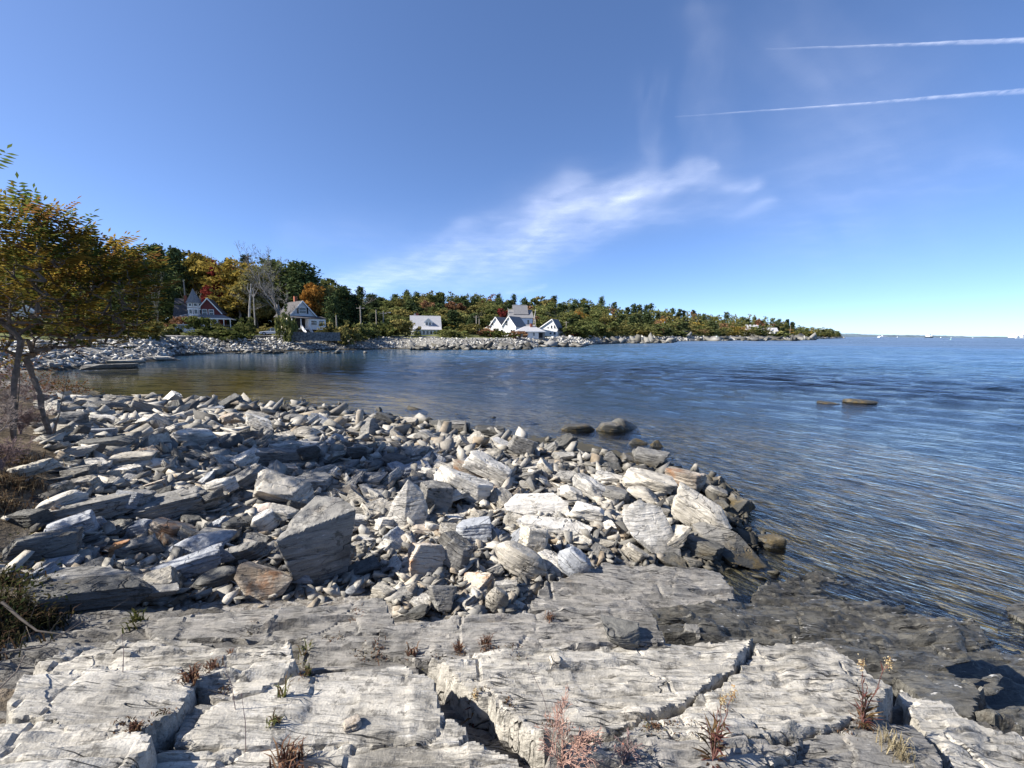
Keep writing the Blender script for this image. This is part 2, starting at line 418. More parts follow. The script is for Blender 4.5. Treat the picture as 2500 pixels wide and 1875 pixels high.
GZ = np.clip(_rbf(GXX, GYY), -3.4, 2.6)
GZ += 0.05 * fbm2(GXX * 1.1, GYY * 1.1, 4, 3) + 0.02 * noise2(GXX * 5, GYY * 5, 9)
def ground(x, y):
    fx = np.clip((np.asarray(x, float) - GX0) / GS, 0, len(_gx) - 1.001); fy = np.clip((np.asarray(y, float) - GY0) / GS, 0, len(_gy) - 1.001)
    i = fx.astype(int); j = fy.astype(int); u = fx - i; v = fy - j
    return GZ[j, i] * (1 - u) * (1 - v) + GZ[j, i + 1] * u * (1 - v) + GZ[j + 1, i] * (1 - u) * v + GZ[j + 1, i + 1] * u * v
def hit(x, y, zf=None):
    zf = zf or ground
    d = ray(x, y); t = 1.0
    for k in range(900):
        p = Vector((0, 0, EYE)) + d * t
        if p.z <= float(zf(p.x, p.y)): break
        t *= 1.006
    return p

def ground_mat():
    t = NT('shore_ground'); p = t.pos(); sep = t.n('ShaderNodeSeparateXYZ'); t.put(sep.inputs[0], p); z = sep.outputs[2]
    n1 = t.noise(p, 1.3, 5, 0.6); n2 = t.noise(p, 14.0, 4, 0.65); n3 = t.noise(p, 0.35, 3)
    grav = t.mix(t.rng(n2, 0.35, 0.65), (0.12, 0.105, 0.085), (0.30, 0.28, 0.25))
    soil = t.mix(t.rng(n1, 0.4, 0.6), (0.085, 0.065, 0.042), (0.17, 0.13, 0.085))
    c = t.mix(t.rng(z, 0.85, 1.2), grav, soil)
    vor = t.n('ShaderNodeTexVoronoi', {'Scale': 2.1}); t.put(vor.inputs['Vector'], t.mapping(p, (1, .7, 1)))
    st = t.rng(vor.outputs['Distance'], 0.25, 0.5, 1, 0)
    under = t.mix(t.rng(n1, 0.40, 0.62), (0.075, 0.07, 0.05), (0.24, 0.185, 0.095))
    under = t.mix(t.math('MULTIPLY', st, t.rng(n2, 0.3, 0.6, 0.2, 0.8)), under, (0.36, 0.31, 0.22))
    gold = t.mix(t.rng(t.noise(t.mapping(p, (0.5, 1.5, 1)), 1.1, 5, 0.6), 0.34, 0.56), (0.14, 0.095, 0.025), (0.66, 0.45, 0.13))
    sepx = sep.outputs[0]
    under = t.mix(t.rng(sepx, -2.5, -7.0, 0, 1), under, gold)
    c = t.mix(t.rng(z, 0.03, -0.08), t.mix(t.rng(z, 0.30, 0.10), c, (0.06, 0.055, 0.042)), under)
    deep = t.mix(t.rng(n3, 0.4, 0.6), (0.022, 0.042, 0.066), (0.035, 0.058, 0.082))  # dark navy puts the light lost in deep water into the bed colour
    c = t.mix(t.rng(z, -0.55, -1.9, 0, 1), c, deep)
    return t.end(t.bsdf(c, 0.9, t.bump(n2, 0.8, 0.05), 0.15))
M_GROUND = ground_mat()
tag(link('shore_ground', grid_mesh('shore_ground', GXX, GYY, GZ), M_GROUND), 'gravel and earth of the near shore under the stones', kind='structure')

# ------------------------------------------------------------------ bedrock ledge: slabs that keep their own edges
HX0, HX1, HY0, HY1, HS = -16.0, 9.0, 0.3, 26.0, 0.05
_hx = np.arange(HX0, HX1, HS); _hy = np.arange(HY0, HY1, HS)
HXX, HYY = np.meshgrid(_hx, _hy)
HT = ground(HXX, HYY)                          # running height of whatever lies there, for setting stones down
SLABMASK = np.zeros_like(HT, bool)
def sdf_poly(P, poly):
    """signed distance, positive inside"""
    d = np.full(P.shape[:-1], 1e9); inside = np.zeros(P.shape[:-1], bool); n = len(poly)
    for i in range(n):
        a, b = poly[i], poly[(i + 1) % n]; e = b - a; w = P - a
        t = np.clip((w @ e) / max(e @ e, 1e-9), 0, 1)
        d = np.minimum(d, np.linalg.norm(w - t[..., None] * e, axis=-1))
        c = ((a[1] <= P[..., 1]) & (b[1] > P[..., 1])) | ((b[1] <= P[..., 1]) & (a[1] > P[..., 1]))
        den = b[1] - a[1] if abs(b[1] - a[1]) > 1e-9 else 1e-9
        inside ^= c & (P[..., 0] < a[0] + (P[..., 1] - a[1]) / den * e[0])
    return np.where(inside, d, -d)
ca, sa = math.cos(STRIKE), math.sin(STRIKE)
def slab_height(X, Y, poly, coef, seed, amp, terr, joints, edge, drop, cfreq):
    amp = amp * 1.35
    U = X * ca + Y * sa; W = -X * sa + Y * ca
    z = coef[0] + coef[1] * X + coef[2] * Y
    z = z + amp * 0.6 * fbm2(U * 0.7 + seed, W * 1.6, 3, seed)
    q = W * terr + 0.55 * fbm2(U * 0.5 + 3.1 * seed, W * 1.3, 3, seed + 5)          # thin beds breaking out along the strike
    k = np.floor(q); fr = q - k
    lev = _hash(k.astype(int), np.zeros_like(k, int), np.zeros_like(k, int), seed + 77)
    lev2 = _hash(k.astype(int) + 1, np.zeros_like(k, int), np.zeros_like(k, int), seed + 77)
    e = np.clip((fr - 0.93) / 0.07, 0, 1)
    pa = np.clip(0.5 + 1.6 * noise2(U * 0.8 + 9 * k, k * 3.3, seed + 21), 0, 1); pb = np.clip(0.5 + 1.6 * noise2(U * 0.8 + 9 * (k + 1), (k + 1) * 3.3, seed + 21), 0, 1)
    z = z + amp * 1.25 * (lev * pa * (1 - e) + lev2 * pb * e)
    q2 = W * terr * 3.1 + 0.7 * fbm2(U * 0.9 + 1.7 * seed, W * 2.0, 3, seed + 6); k2 = np.floor(q2); e2 = np.clip((q2 - k2 - 0.85) / 0.15, 0, 1)
    zk = np.zeros_like(k2, int)
    def _pp(kk): return _hash(kk.astype(int), zk, zk, seed + 78) * np.clip(0.4 + 1.8 * noise2(U * 1.7 + 5 * kk, kk * 2.1, seed + 22), 0, 1)
    z = z + amp * 0.55 * (_pp(k2) * (1 - e2) + _pp(k2 + 1) * e2)
    q3 = W * terr * 2.3 + 0.55 * fbm2(U * 0.45 + 2.3 * seed, W * 0.9, 3, seed + 63); f3 = q3 - np.floor(q3)      # sheets tilted into the slope, broken edges towards the sea
    saw = np.where(f3 < .94, f3 / .94, (1 - f3) / .06) - .5
    z = z + amp * .55 * saw * np.clip(.55 + 1.3 * noise2(U * .7 + 7 * np.floor(q3), np.floor(q3) * 1.9, seed + 64), 0, 1)
    z = z + amp * 0.22 * noise2(U * 1.6, W * 26.0, seed + 8) + amp * 0.18 * noise2(U * 5, W * 50.0, seed + 9) + amp * 0.10 * noise2(X * 22, Y * 22, seed + 10)
    for i in range(6):
        nn = fbm2(U * (0.4 + .2 * i) + 17.3 * i + seed, W * (2.2 + 1.1 * i) - 3.1 * i, 4, seed + 200 + i, .5)
        z = z + amp * (.13 + .05 * (i % 3)) * np.clip((nn - .12 * ((i % 3) - 1)) / .03, -1, 1)
    for (ang, freq, ph, dep) in joints:
        t = (X * math.cos(ang) + Y * math.sin(ang)) * freq + ph + 0.22 * fbm2(X * 2.2, Y * 2.2, 3, seed + 31)
        dd = np.abs(t - np.round(t)) / freq
        on = np.clip(3.0 * noise2(np.round(t) * 7.7, (-X * math.sin(ang) + Y * math.cos(ang)) * 1.3, seed + 3) + 0.6, 0, 1)
        z = z - dep * on * np.clip(1 - dd / 0.014, 0, 1)
        z = z + 0.5 * dep * (_hash(np.round(t + .5).astype(int), np.zeros_like(t, int), np.zeros_like(t, int), seed + 5)) * np.clip(dd / 0.02, 0, 1)
    P = np.stack([X, Y], -1)
    d = sdf_poly(P, poly) + edge * (0.35 * fbm2(X * 2.3, Y * 2.3, 3, seed + 40) + 0.55 * noise2(X * 8, Y * 8, seed + 41) + 0.35 * noise2(X * 21, Y * 21, seed + 42))
    out = np.where(d > 0, z, z + d * (11.0 + 7.0 * noise2(U * 2.5, W * 2.5, seed + 50)) )
    return np.maximum(out, z - drop), d
ledge = empty('bedrock_ledge', (0, 2.6, 0.9)); tag(ledge, 'pale layered bedrock ledge split into slabs in front', kind='structure')
SLABS = []
def slab(pts, mat, seed, amp=0.035, terr=4.0, joints=None, edge=0.035, drop=0.55, res=0.0175, name='slab', label=None):
    P3 = np.array([tuple(at_z(x, y, z)) for x, y, z in pts]); poly = P3[:, :2]
    A = np.c_[np.ones(len(P3)), poly]; coef = np.linalg.lstsq(A, P3[:, 2], rcond=None)[0]
    if joints is None:
        joints = [(STRIKE + R(8 + 6 * math.sin(seed)), 1.5, seed * 0.37, 0.03), (STRIKE + R(-40), 0.9, seed * 0.61, 0.022)]
    m = 0.14
    lo = poly.min(0) - m; hi = poly.max(0) + m
    pu = np.stack([poly[:, 0] * ca + poly[:, 1] * sa, -poly[:, 0] * sa + poly[:, 1] * ca], -1)
    l2 = np.maximum(pu.min(0) - m, [-6.5, 0.3]); h2 = np.minimum(pu.max(0) + m, [9.5, 12])
    UU, WW = np.meshgrid(np.arange(l2[0], h2[0], res * 1.25), np.arange(l2[1], h2[1], res * .8))     # rows follow the beds
    X = UU * ca - WW * sa; Y = UU * sa + WW * ca
    Z, d = slab_height(X, Y, poly, coef, seed, amp, terr, joints, edge, drop, 1)
    me = grid_mesh(name, X, Y, Z, mask=d > -0.13, smooth=True, sharp=26)
    o = link(name, me, mat, ledge)
    o.matrix_parent_inverse = ledge.matrix_world.inverted() if False else Matrix.Translation((0, -2.6, -0.9))
    if label: o['label'] = label
    # height map for things set down on it
    j = (HXX > lo[0]) & (HXX < hi[0]) & (HYY > lo[1]) & (HYY < hi[1])
    z2, d2 = slab_height(HXX[j], HYY[j], poly, coef, seed, amp, terr, joints, edge, drop, 1)
    on = d2 > 0
    cur = HT[j]; cur[on] = np.maximum(cur[on], z2[on]); HT[j] = cur
    mk = SLABMASK[j]; mk |= d2 > -0.05; SLABMASK[j] = mk
    return o
# what lies under and between the slabs
slab([(-250, 1900, 1.12), (-200, 1560, 1.0), (300, 1520, .86), (900, 1480, .78), (1300, 1500, .66), (1620, 1570, .55), (1900, 1640, .45), (2200, 1740, .34), (2480, 1830, .3), (2600, 1990, .5), (1800, 2150, .8), (600, 2150, 1.1)],
     M_LEDGE_B, 3, amp=0.05, res=0.03, drop=0.7)
# upper row
slab([(330, 1502, 1.05), (520, 1478, 1.06), (760, 1462, 1.06), (925, 1452, 1.05), (985, 1528, 1.04), (720, 1546, 1.05), (380, 1556, 1.06)], M_LEDGE2, 11, amp=0.028, terr=6, label='striped grey slab like a beam behind the pale slabs')
slab([(990, 1522, .98), (1260, 1500, .95), (1420, 1488, .92), (1585, 1482, .9), (1622, 1572, .9), (1440, 1582, .93), (1230, 1600, .97), (1010, 1612, 1.0), (880, 1560, 1.02)], M_LEDGE2, 12, amp=0.03, terr=5)
slab([(735, 1560, .98), (985, 1535, .96), (1010, 1600, .95), (1030, 1650, .95), (880, 1640, .97), (735, 1640, .99)], M_LEDGE2, 13, amp=0.025, terr=5)
# left
slab([(70, 1592, 1.27), (300, 1538, 1.22), (520, 1552, 1.2), (705, 1562, 1.2), (728, 1640, 1.2), (640, 1700, 1.2), (520, 1730, 1.2), (400, 1640, 1.22), (130, 1650, 1.28)], M_LEDGE, 14, amp=0.04, terr=3.5)
slab([(60, 1650, 1.40), (230, 1622, 1.37), (400, 1622, 1.33), (470, 1660, 1.31), (440, 1730, 1.32), (350, 1790, 1.36), (180, 1790, 1.40), (0, 1710, 1.42)], M_LEDGE, 15, amp=0.022, terr=1.5, edge=0.05, label='thick rounded pale slab with a shaded end at the bottom corner')
slab([(-120, 1770, 1.42), (150, 1765, 1.40), (330, 1765, 1.37), (385, 1830, 1.36), (330, 1905, 1.36), (120, 2010, 1.38), (-150, 2010, 1.45)], M_LEDGE, 16, amp=0.045, terr=5)
# centre
slab([(430, 1745, 1.27), (600, 1700, 1.22), (735, 1655, 1.2), (985, 1622, 1.17), (1040, 1650, 1.16), (1075, 1720, 1.17), (1140, 1762, 1.18), (1120, 1800, 1.2), (820, 1812, 1.22), (420, 1830, 1.27)], M_LEDGE, 17, amp=0.022, terr=2.5)
slab([(380, 1835, 1.27), (800, 1815, 1.21), (1110, 1803, 1.17), (1210, 1815, 1.16), (1260, 1860, 1.16), (1300, 1905, 1.18), (1310, 2030, 1.2), (340, 2040, 1.32)], M_LEDGE, 18, amp=0.045, terr=5.5)
# the big bright slab on the right of the dark cleft
slab([(1050, 1615, 1.0), (1230, 1604, .97), (1440, 1588, .93), (1640, 1566, .89), (1838, 1562, .84), (1800, 1640, .88), (1640, 1730, .96), (1480, 1790, 1.04), (1330, 1800, 1.07), (1260, 1752, 1.05), (1160, 1690, 1.02)], M_LEDGE, 19, amp=0.03, terr=3, label='big bright slab beside the dark cleft')
slab([(1842, 1568, .86), (2022, 1563, .80), (2100, 1612, .78), (2182, 1668, .77), (2130, 1745, .83), (1960, 1800, .92), (1760, 1815, .98), (1500, 1815, 1.04), (1650, 1735, .97), (1805, 1645, .89)], M_LEDGE, 20, amp=0.034, terr=5)
# front right
slab([(1430, 1830, 1.05), (1560, 1810, 1.03), (1770, 1822, .99), (1960, 1808, .94), (1940, 1850, .97), (1760, 1905, 1.05), (1600, 2030, 1.12), (1330, 2030, 1.15), (1340, 1880, 1.1)], M_LEDGE2, 21, amp=0.04, terr=4)
slab([(1975, 1800, .92), (2135, 1748, .84), (2230, 1752, .82), (2262, 1790, .82), (2300, 1850, .83), (2330, 2030, .9), (1650, 2030, 1.08), (1780, 1900, 1.03)], M_LEDGE2, 22, amp=0.03, terr=4)
slab([(2190, 1690, .55), (2300, 1720, .52), (2420, 1798, .5), (2560, 1800, .45), (2700, 1990, .6), (2340, 2030, .72), (2310, 1850, .70), (2268, 1790, .68)], M_LEDGE, 23, amp=0.03, terr=4)
# lower ledge by the water
slab([(1285, 1470, .55), (1330, 1425, .52), (1470, 1378, .46), (1620, 1382, .38), (1762, 1402, .28), (1800, 1452, .25), (1765, 1482, .28), (1620, 1500, .36), (1500, 1508, .42), (1290, 1500, .52)], M_LEDGE2, 24, amp=0.03, terr=4, res=0.025)
slab([(1500, 1515, .34), (1640, 1496, .28), (1800, 1478, .16), (1850, 1445, .05), (2000, 1415, -.10), (2200, 1425, -.14), (2330, 1490, -.06), (2420, 1560, .02), (2560, 1600, .02), (2700, 1750, .05), (2560, 1800, .16), (2420, 1790, .2), (2200, 1680, .28), (2030, 1575, .34), (1640, 1575, .42)],
     M_WET, 25, amp=0.05, terr=3.2, res=0.024, drop=0.5, label='dark wet rock shelf running down into the water',
     joints=[(STRIKE + R(50), 0.8, .2, .05), (STRIKE - R(35), 0.55, .4, .05)])
slab([(2455, 1480, -.02), (2500, 1460, .02), (2620, 1465, .03), (2640, 1515, .04), (2500, 1520, .02), (2462, 1508, -.02)], M_WET, 26, amp=0.03, terr=3, res=0.03, drop=0.4)
slab([(2180, 1640, .34), (2330, 1650, .3), (2400, 1690, .28), (2370, 1750, .33), (2260, 1720, .36)], M_WET, 27, amp=0.02, terr=3, res=0.025, drop=0.3)

def height(x, y):
    fx = np.clip((np.asarray(x, float) - HX0) / HS, 0, len(_hx) - 1.001); fy = np.clip((np.asarray(y, float) - HY0) / HS, 0, len(_hy) - 1.001)
    h = HT[fy.astype(int), fx.astype(int)]
    return np.where((x > HX0) & (x < HX1) & (y > HY0) & (y < HY1), h, ground(x, y))

# ------------------------------------------------------------------ stones
_ico = {}
def ico(lvl):
    if lvl not in _ico:
        bm = bmesh.new(); bmesh.ops.create_icosphere(bm, subdivisions=lvl, radius=1.0); bm.verts.ensure_lookup_table()
        V = np.array([v.co[:] for v in bm.verts]); F = np.array([[v.index for v in f.verts] for f in bm.faces]); bm.free()
        V /= np.linalg.norm(V, axis=1)[:, None]; _ico[lvl] = (V, F)
    return _ico[lvl]
def stone(seed, kind='block', lvl=4):
    """unit stone about +-0.5 in each axis, layered along z"""
    g = np.random.default_rng(seed); D, F = ico(lvl)
    N, H = [], []
    def pl(n, h): n = np.array(n, float); N.append(n / np.linalg.norm(n)); H.append(h)
    if kind in ('block', 'slab', 'standing'):
        for s in (-1, 1):
            for ax in range(3):
                n = np.zeros(3); n[ax] = s; n += g.normal(0, 0.16 if ax < 2 else 0.09, 3); pl(n, g.uniform(0.86, 1.0))
        for k in range(g.integers(4, 8)):
            n = g.normal(0, 1, 3); n[2] *= 0.45; pl(n, g.uniform(0.95, 1.22))
        soft = 60
    elif kind == 'wedge':
        pl((0, 0, -1), 0.55)
        a0 = g.uniform(0, 6.28)
        for k in range(4):
            a = a0 + k * 1.571 + g.normal(0, 0.25); pl((math.cos(a), math.sin(a), g.uniform(0.35, 0.95)), g.uniform(0.5, 0.8))
        pl((g.normal(0, .3), g.normal(0, .3), 1), g.uniform(0.8, 1.0))
        for k in range(4):
            a = g.uniform(0, 6.28); pl((math.cos(a), math.sin(a), 0.1), g.uniform(0.85, 1.05))
        soft = 60
    elif kind == 'round':
        for k in range(14):
            n = g.normal(0, 1, 3); pl(n, g.uniform(0.85, 1.05))
        soft = 6
    elif kind == 'lens':
        for s in (-1, 1):
            pl((0.0, 0, s), 0.8); pl((s, 0.8, 0.15), 0.85); pl((s, -0.8, -0.15), 0.85); pl((s * .3, 1, .1), .8); pl((s * .3, -1, -.1), .8); pl((s, 0, .7), .95); pl((s, 0, -.7), .95)
        soft = 14
    return _shape(D, F, np.array(N), np.array(H), soft, seed, kind, lvl)
def _shape(D, F, N, H, soft, seed, kind, lvl):
    q = np.maximum(D @ N.T, 0) / H
    r = (q ** soft).sum(1) ** (-1.0 / soft)
    P = D * np.minimum(r, 1.75)[:, None]
    if lvl >= 3:
        so = 1000 + seed
        rough = 0.05 if kind in ('round', 'lens') else 0.065
        chip = np.clip(fbm3(P, 2.3, 3, so + 90) - .2, 0, 1)
        P = P * (1 + rough * fbm3(P, 1.6, 4, so, .6) - (.0 if kind in ('round', 'lens') else .22) * chip)[:, None]
        lay = noise3(P[:, 0] * 0.5, P[:, 1] * 0.5, P[:, 2] * 7.0 + 0.6 * fbm3(P, 1.2, 2, so + 4), so + 2)
        lay2 = noise3(P[:, 0] * 0.9, P[:, 1] * 0.9, P[:, 2] * 17.0, so + 3)
        sc = 1 + (0.022 if kind == 'round' else 0.05) * lay + 0.022 * lay2
        P[:, 0] *= sc; P[:, 1] *= sc
        P += (0.012 * np.stack([noise3(P[:, 0] * 9, P[:, 1] * 9, P[:, 2] * 9, so + 60 + k) for k in range(3)], -1))
    ext = P.max(0) - P.min(0); P = (P - (P.max(0) + P.min(0)) / 2) / ext
    return P, F
def hull_faces(Pn):
    bm = bmesh.new()
    for p in Pn: bm.verts.new(p)
    bmesh.ops.convex_hull(bm, input=bm.verts)
    bm.faces.ensure_lookup_table(); bm.normal_update()
    fs = [(np.array(f.normal[:]), np.array(f.verts[0].co[:])) for f in bm.faces if f.calc_area() > 1e-7]
    vs = [v for v in bm.verts if v.link_faces]
    idx = {v: i for i, v in enumerate(vs)}
    V = np.array([v.co[:] for v in vs]); T = np.array([[idx[v] for v in f.verts] for f in bm.faces if len(f.verts) == 3])
    bm.free(); return fs, V, T
def hull_stone(pts, mat, label, seed, lvl=6, base=None):
    """a boulder spanned by corner points (picture x, y, metres behind the foot)"""
    g = hit(*base); W = np.array([tuple(at_d(x, y, g.y + d)) for x, y, d in pts])
    lo, hi = W.min(0), W.max(0); c = (lo + hi) / 2; ext = (hi - lo) / 2
    fs, _, _ = hull_faces((W - c) / ext)
    N, H = [], []
    for n, p in fs:
        h = float(n @ p)
        if h < 0: n, h = -n, -h
        N.append(n); H.append(max(h, 0.04))
    D, F = ico(lvl); N = np.array(N); H = np.array(H)
    q = np.maximum(D @ N.T, 0) / H
    r = 1.0 / q.max(1); P = D * np.minimum(r, 2.2)[:, None] * ext
    so = 3000 + seed; s = 1.0 / ext.max()
    lay = noise3(P[:, 0] * s * 1.2, P[:, 1] * s * 1.2, P[:, 2] * s * 8 + fbm3(P, 1.5 * s, 2, so), so)
    chip = np.clip(fbm3(P, 3.1 * s, 4, so + 9) - .18, 0, 1)
    P = P * (1 + 0.05 * fbm3(P, 2.2 * s, 5, so, .6) + 0.018 * lay - .16 * chip)[:, None]
    o = link('boulder', np_mesh('boulder', P, F, True, 32), mat, loc=tuple(c))
    tag(o, label, 'boulder', 'boulders on the near shore')
    stamp((c[0], c[1], lo[2]), ext[0] * .8, ext[1] * .8, 0, hi[2] - 0.15 * ext[2])
    q = to_px(W); YMAX_HERO.append(((q[:, 0].min() + q[:, 0].max()) / 2, (q[:, 1].min() + q[:, 1].max()) / 2, np.ptp(q[:, 0]) / 2, np.ptp(q[:, 1]) / 2))
    return o
def stone_mesh(seed, kind, lvl, dims=(1, 1, 1)):
    P, F = stone(seed, kind, lvl)
    return np_mesh('stone', P * np.array(dims), F, smooth=True, sharp=34)
YMAX_HERO = []
ROCKS = []        # (object, px, py, width px, descr) for the label pass
def stamp(c, rx, ry, yaw, top):
    """raise the running height map where a stone now lies"""
    r = max(rx, ry)
    i0, i1 = int((c[0] - r - HX0) / HS), int((c[0] + r - HX0) / HS) + 2; j0, j1 = int((c[1] - r - HY0) / HS), int((c[1] + r - HY0) / HS) + 2
    i0, j0 = max(i0, 0), max(j0, 0)
    if i1 <= i0 or j1 <= j0: return
    X = HXX[j0:j1, i0:i1] - c[0]; Y = HYY[j0:j1, i0:i1] - c[1]
    u = (X * math.cos(yaw) + Y * math.sin(yaw)) / rx; v = (-X * math.sin(yaw) + Y * math.cos(yaw)) / ry
    q = u * u + v * v
    z = np.where(q < 1, top - (top - c[2]) * 0.6 * q, -9)
    HT[j0:j1, i0:i1] = np.maximum(HT[j0:j1, i0:i1], z)
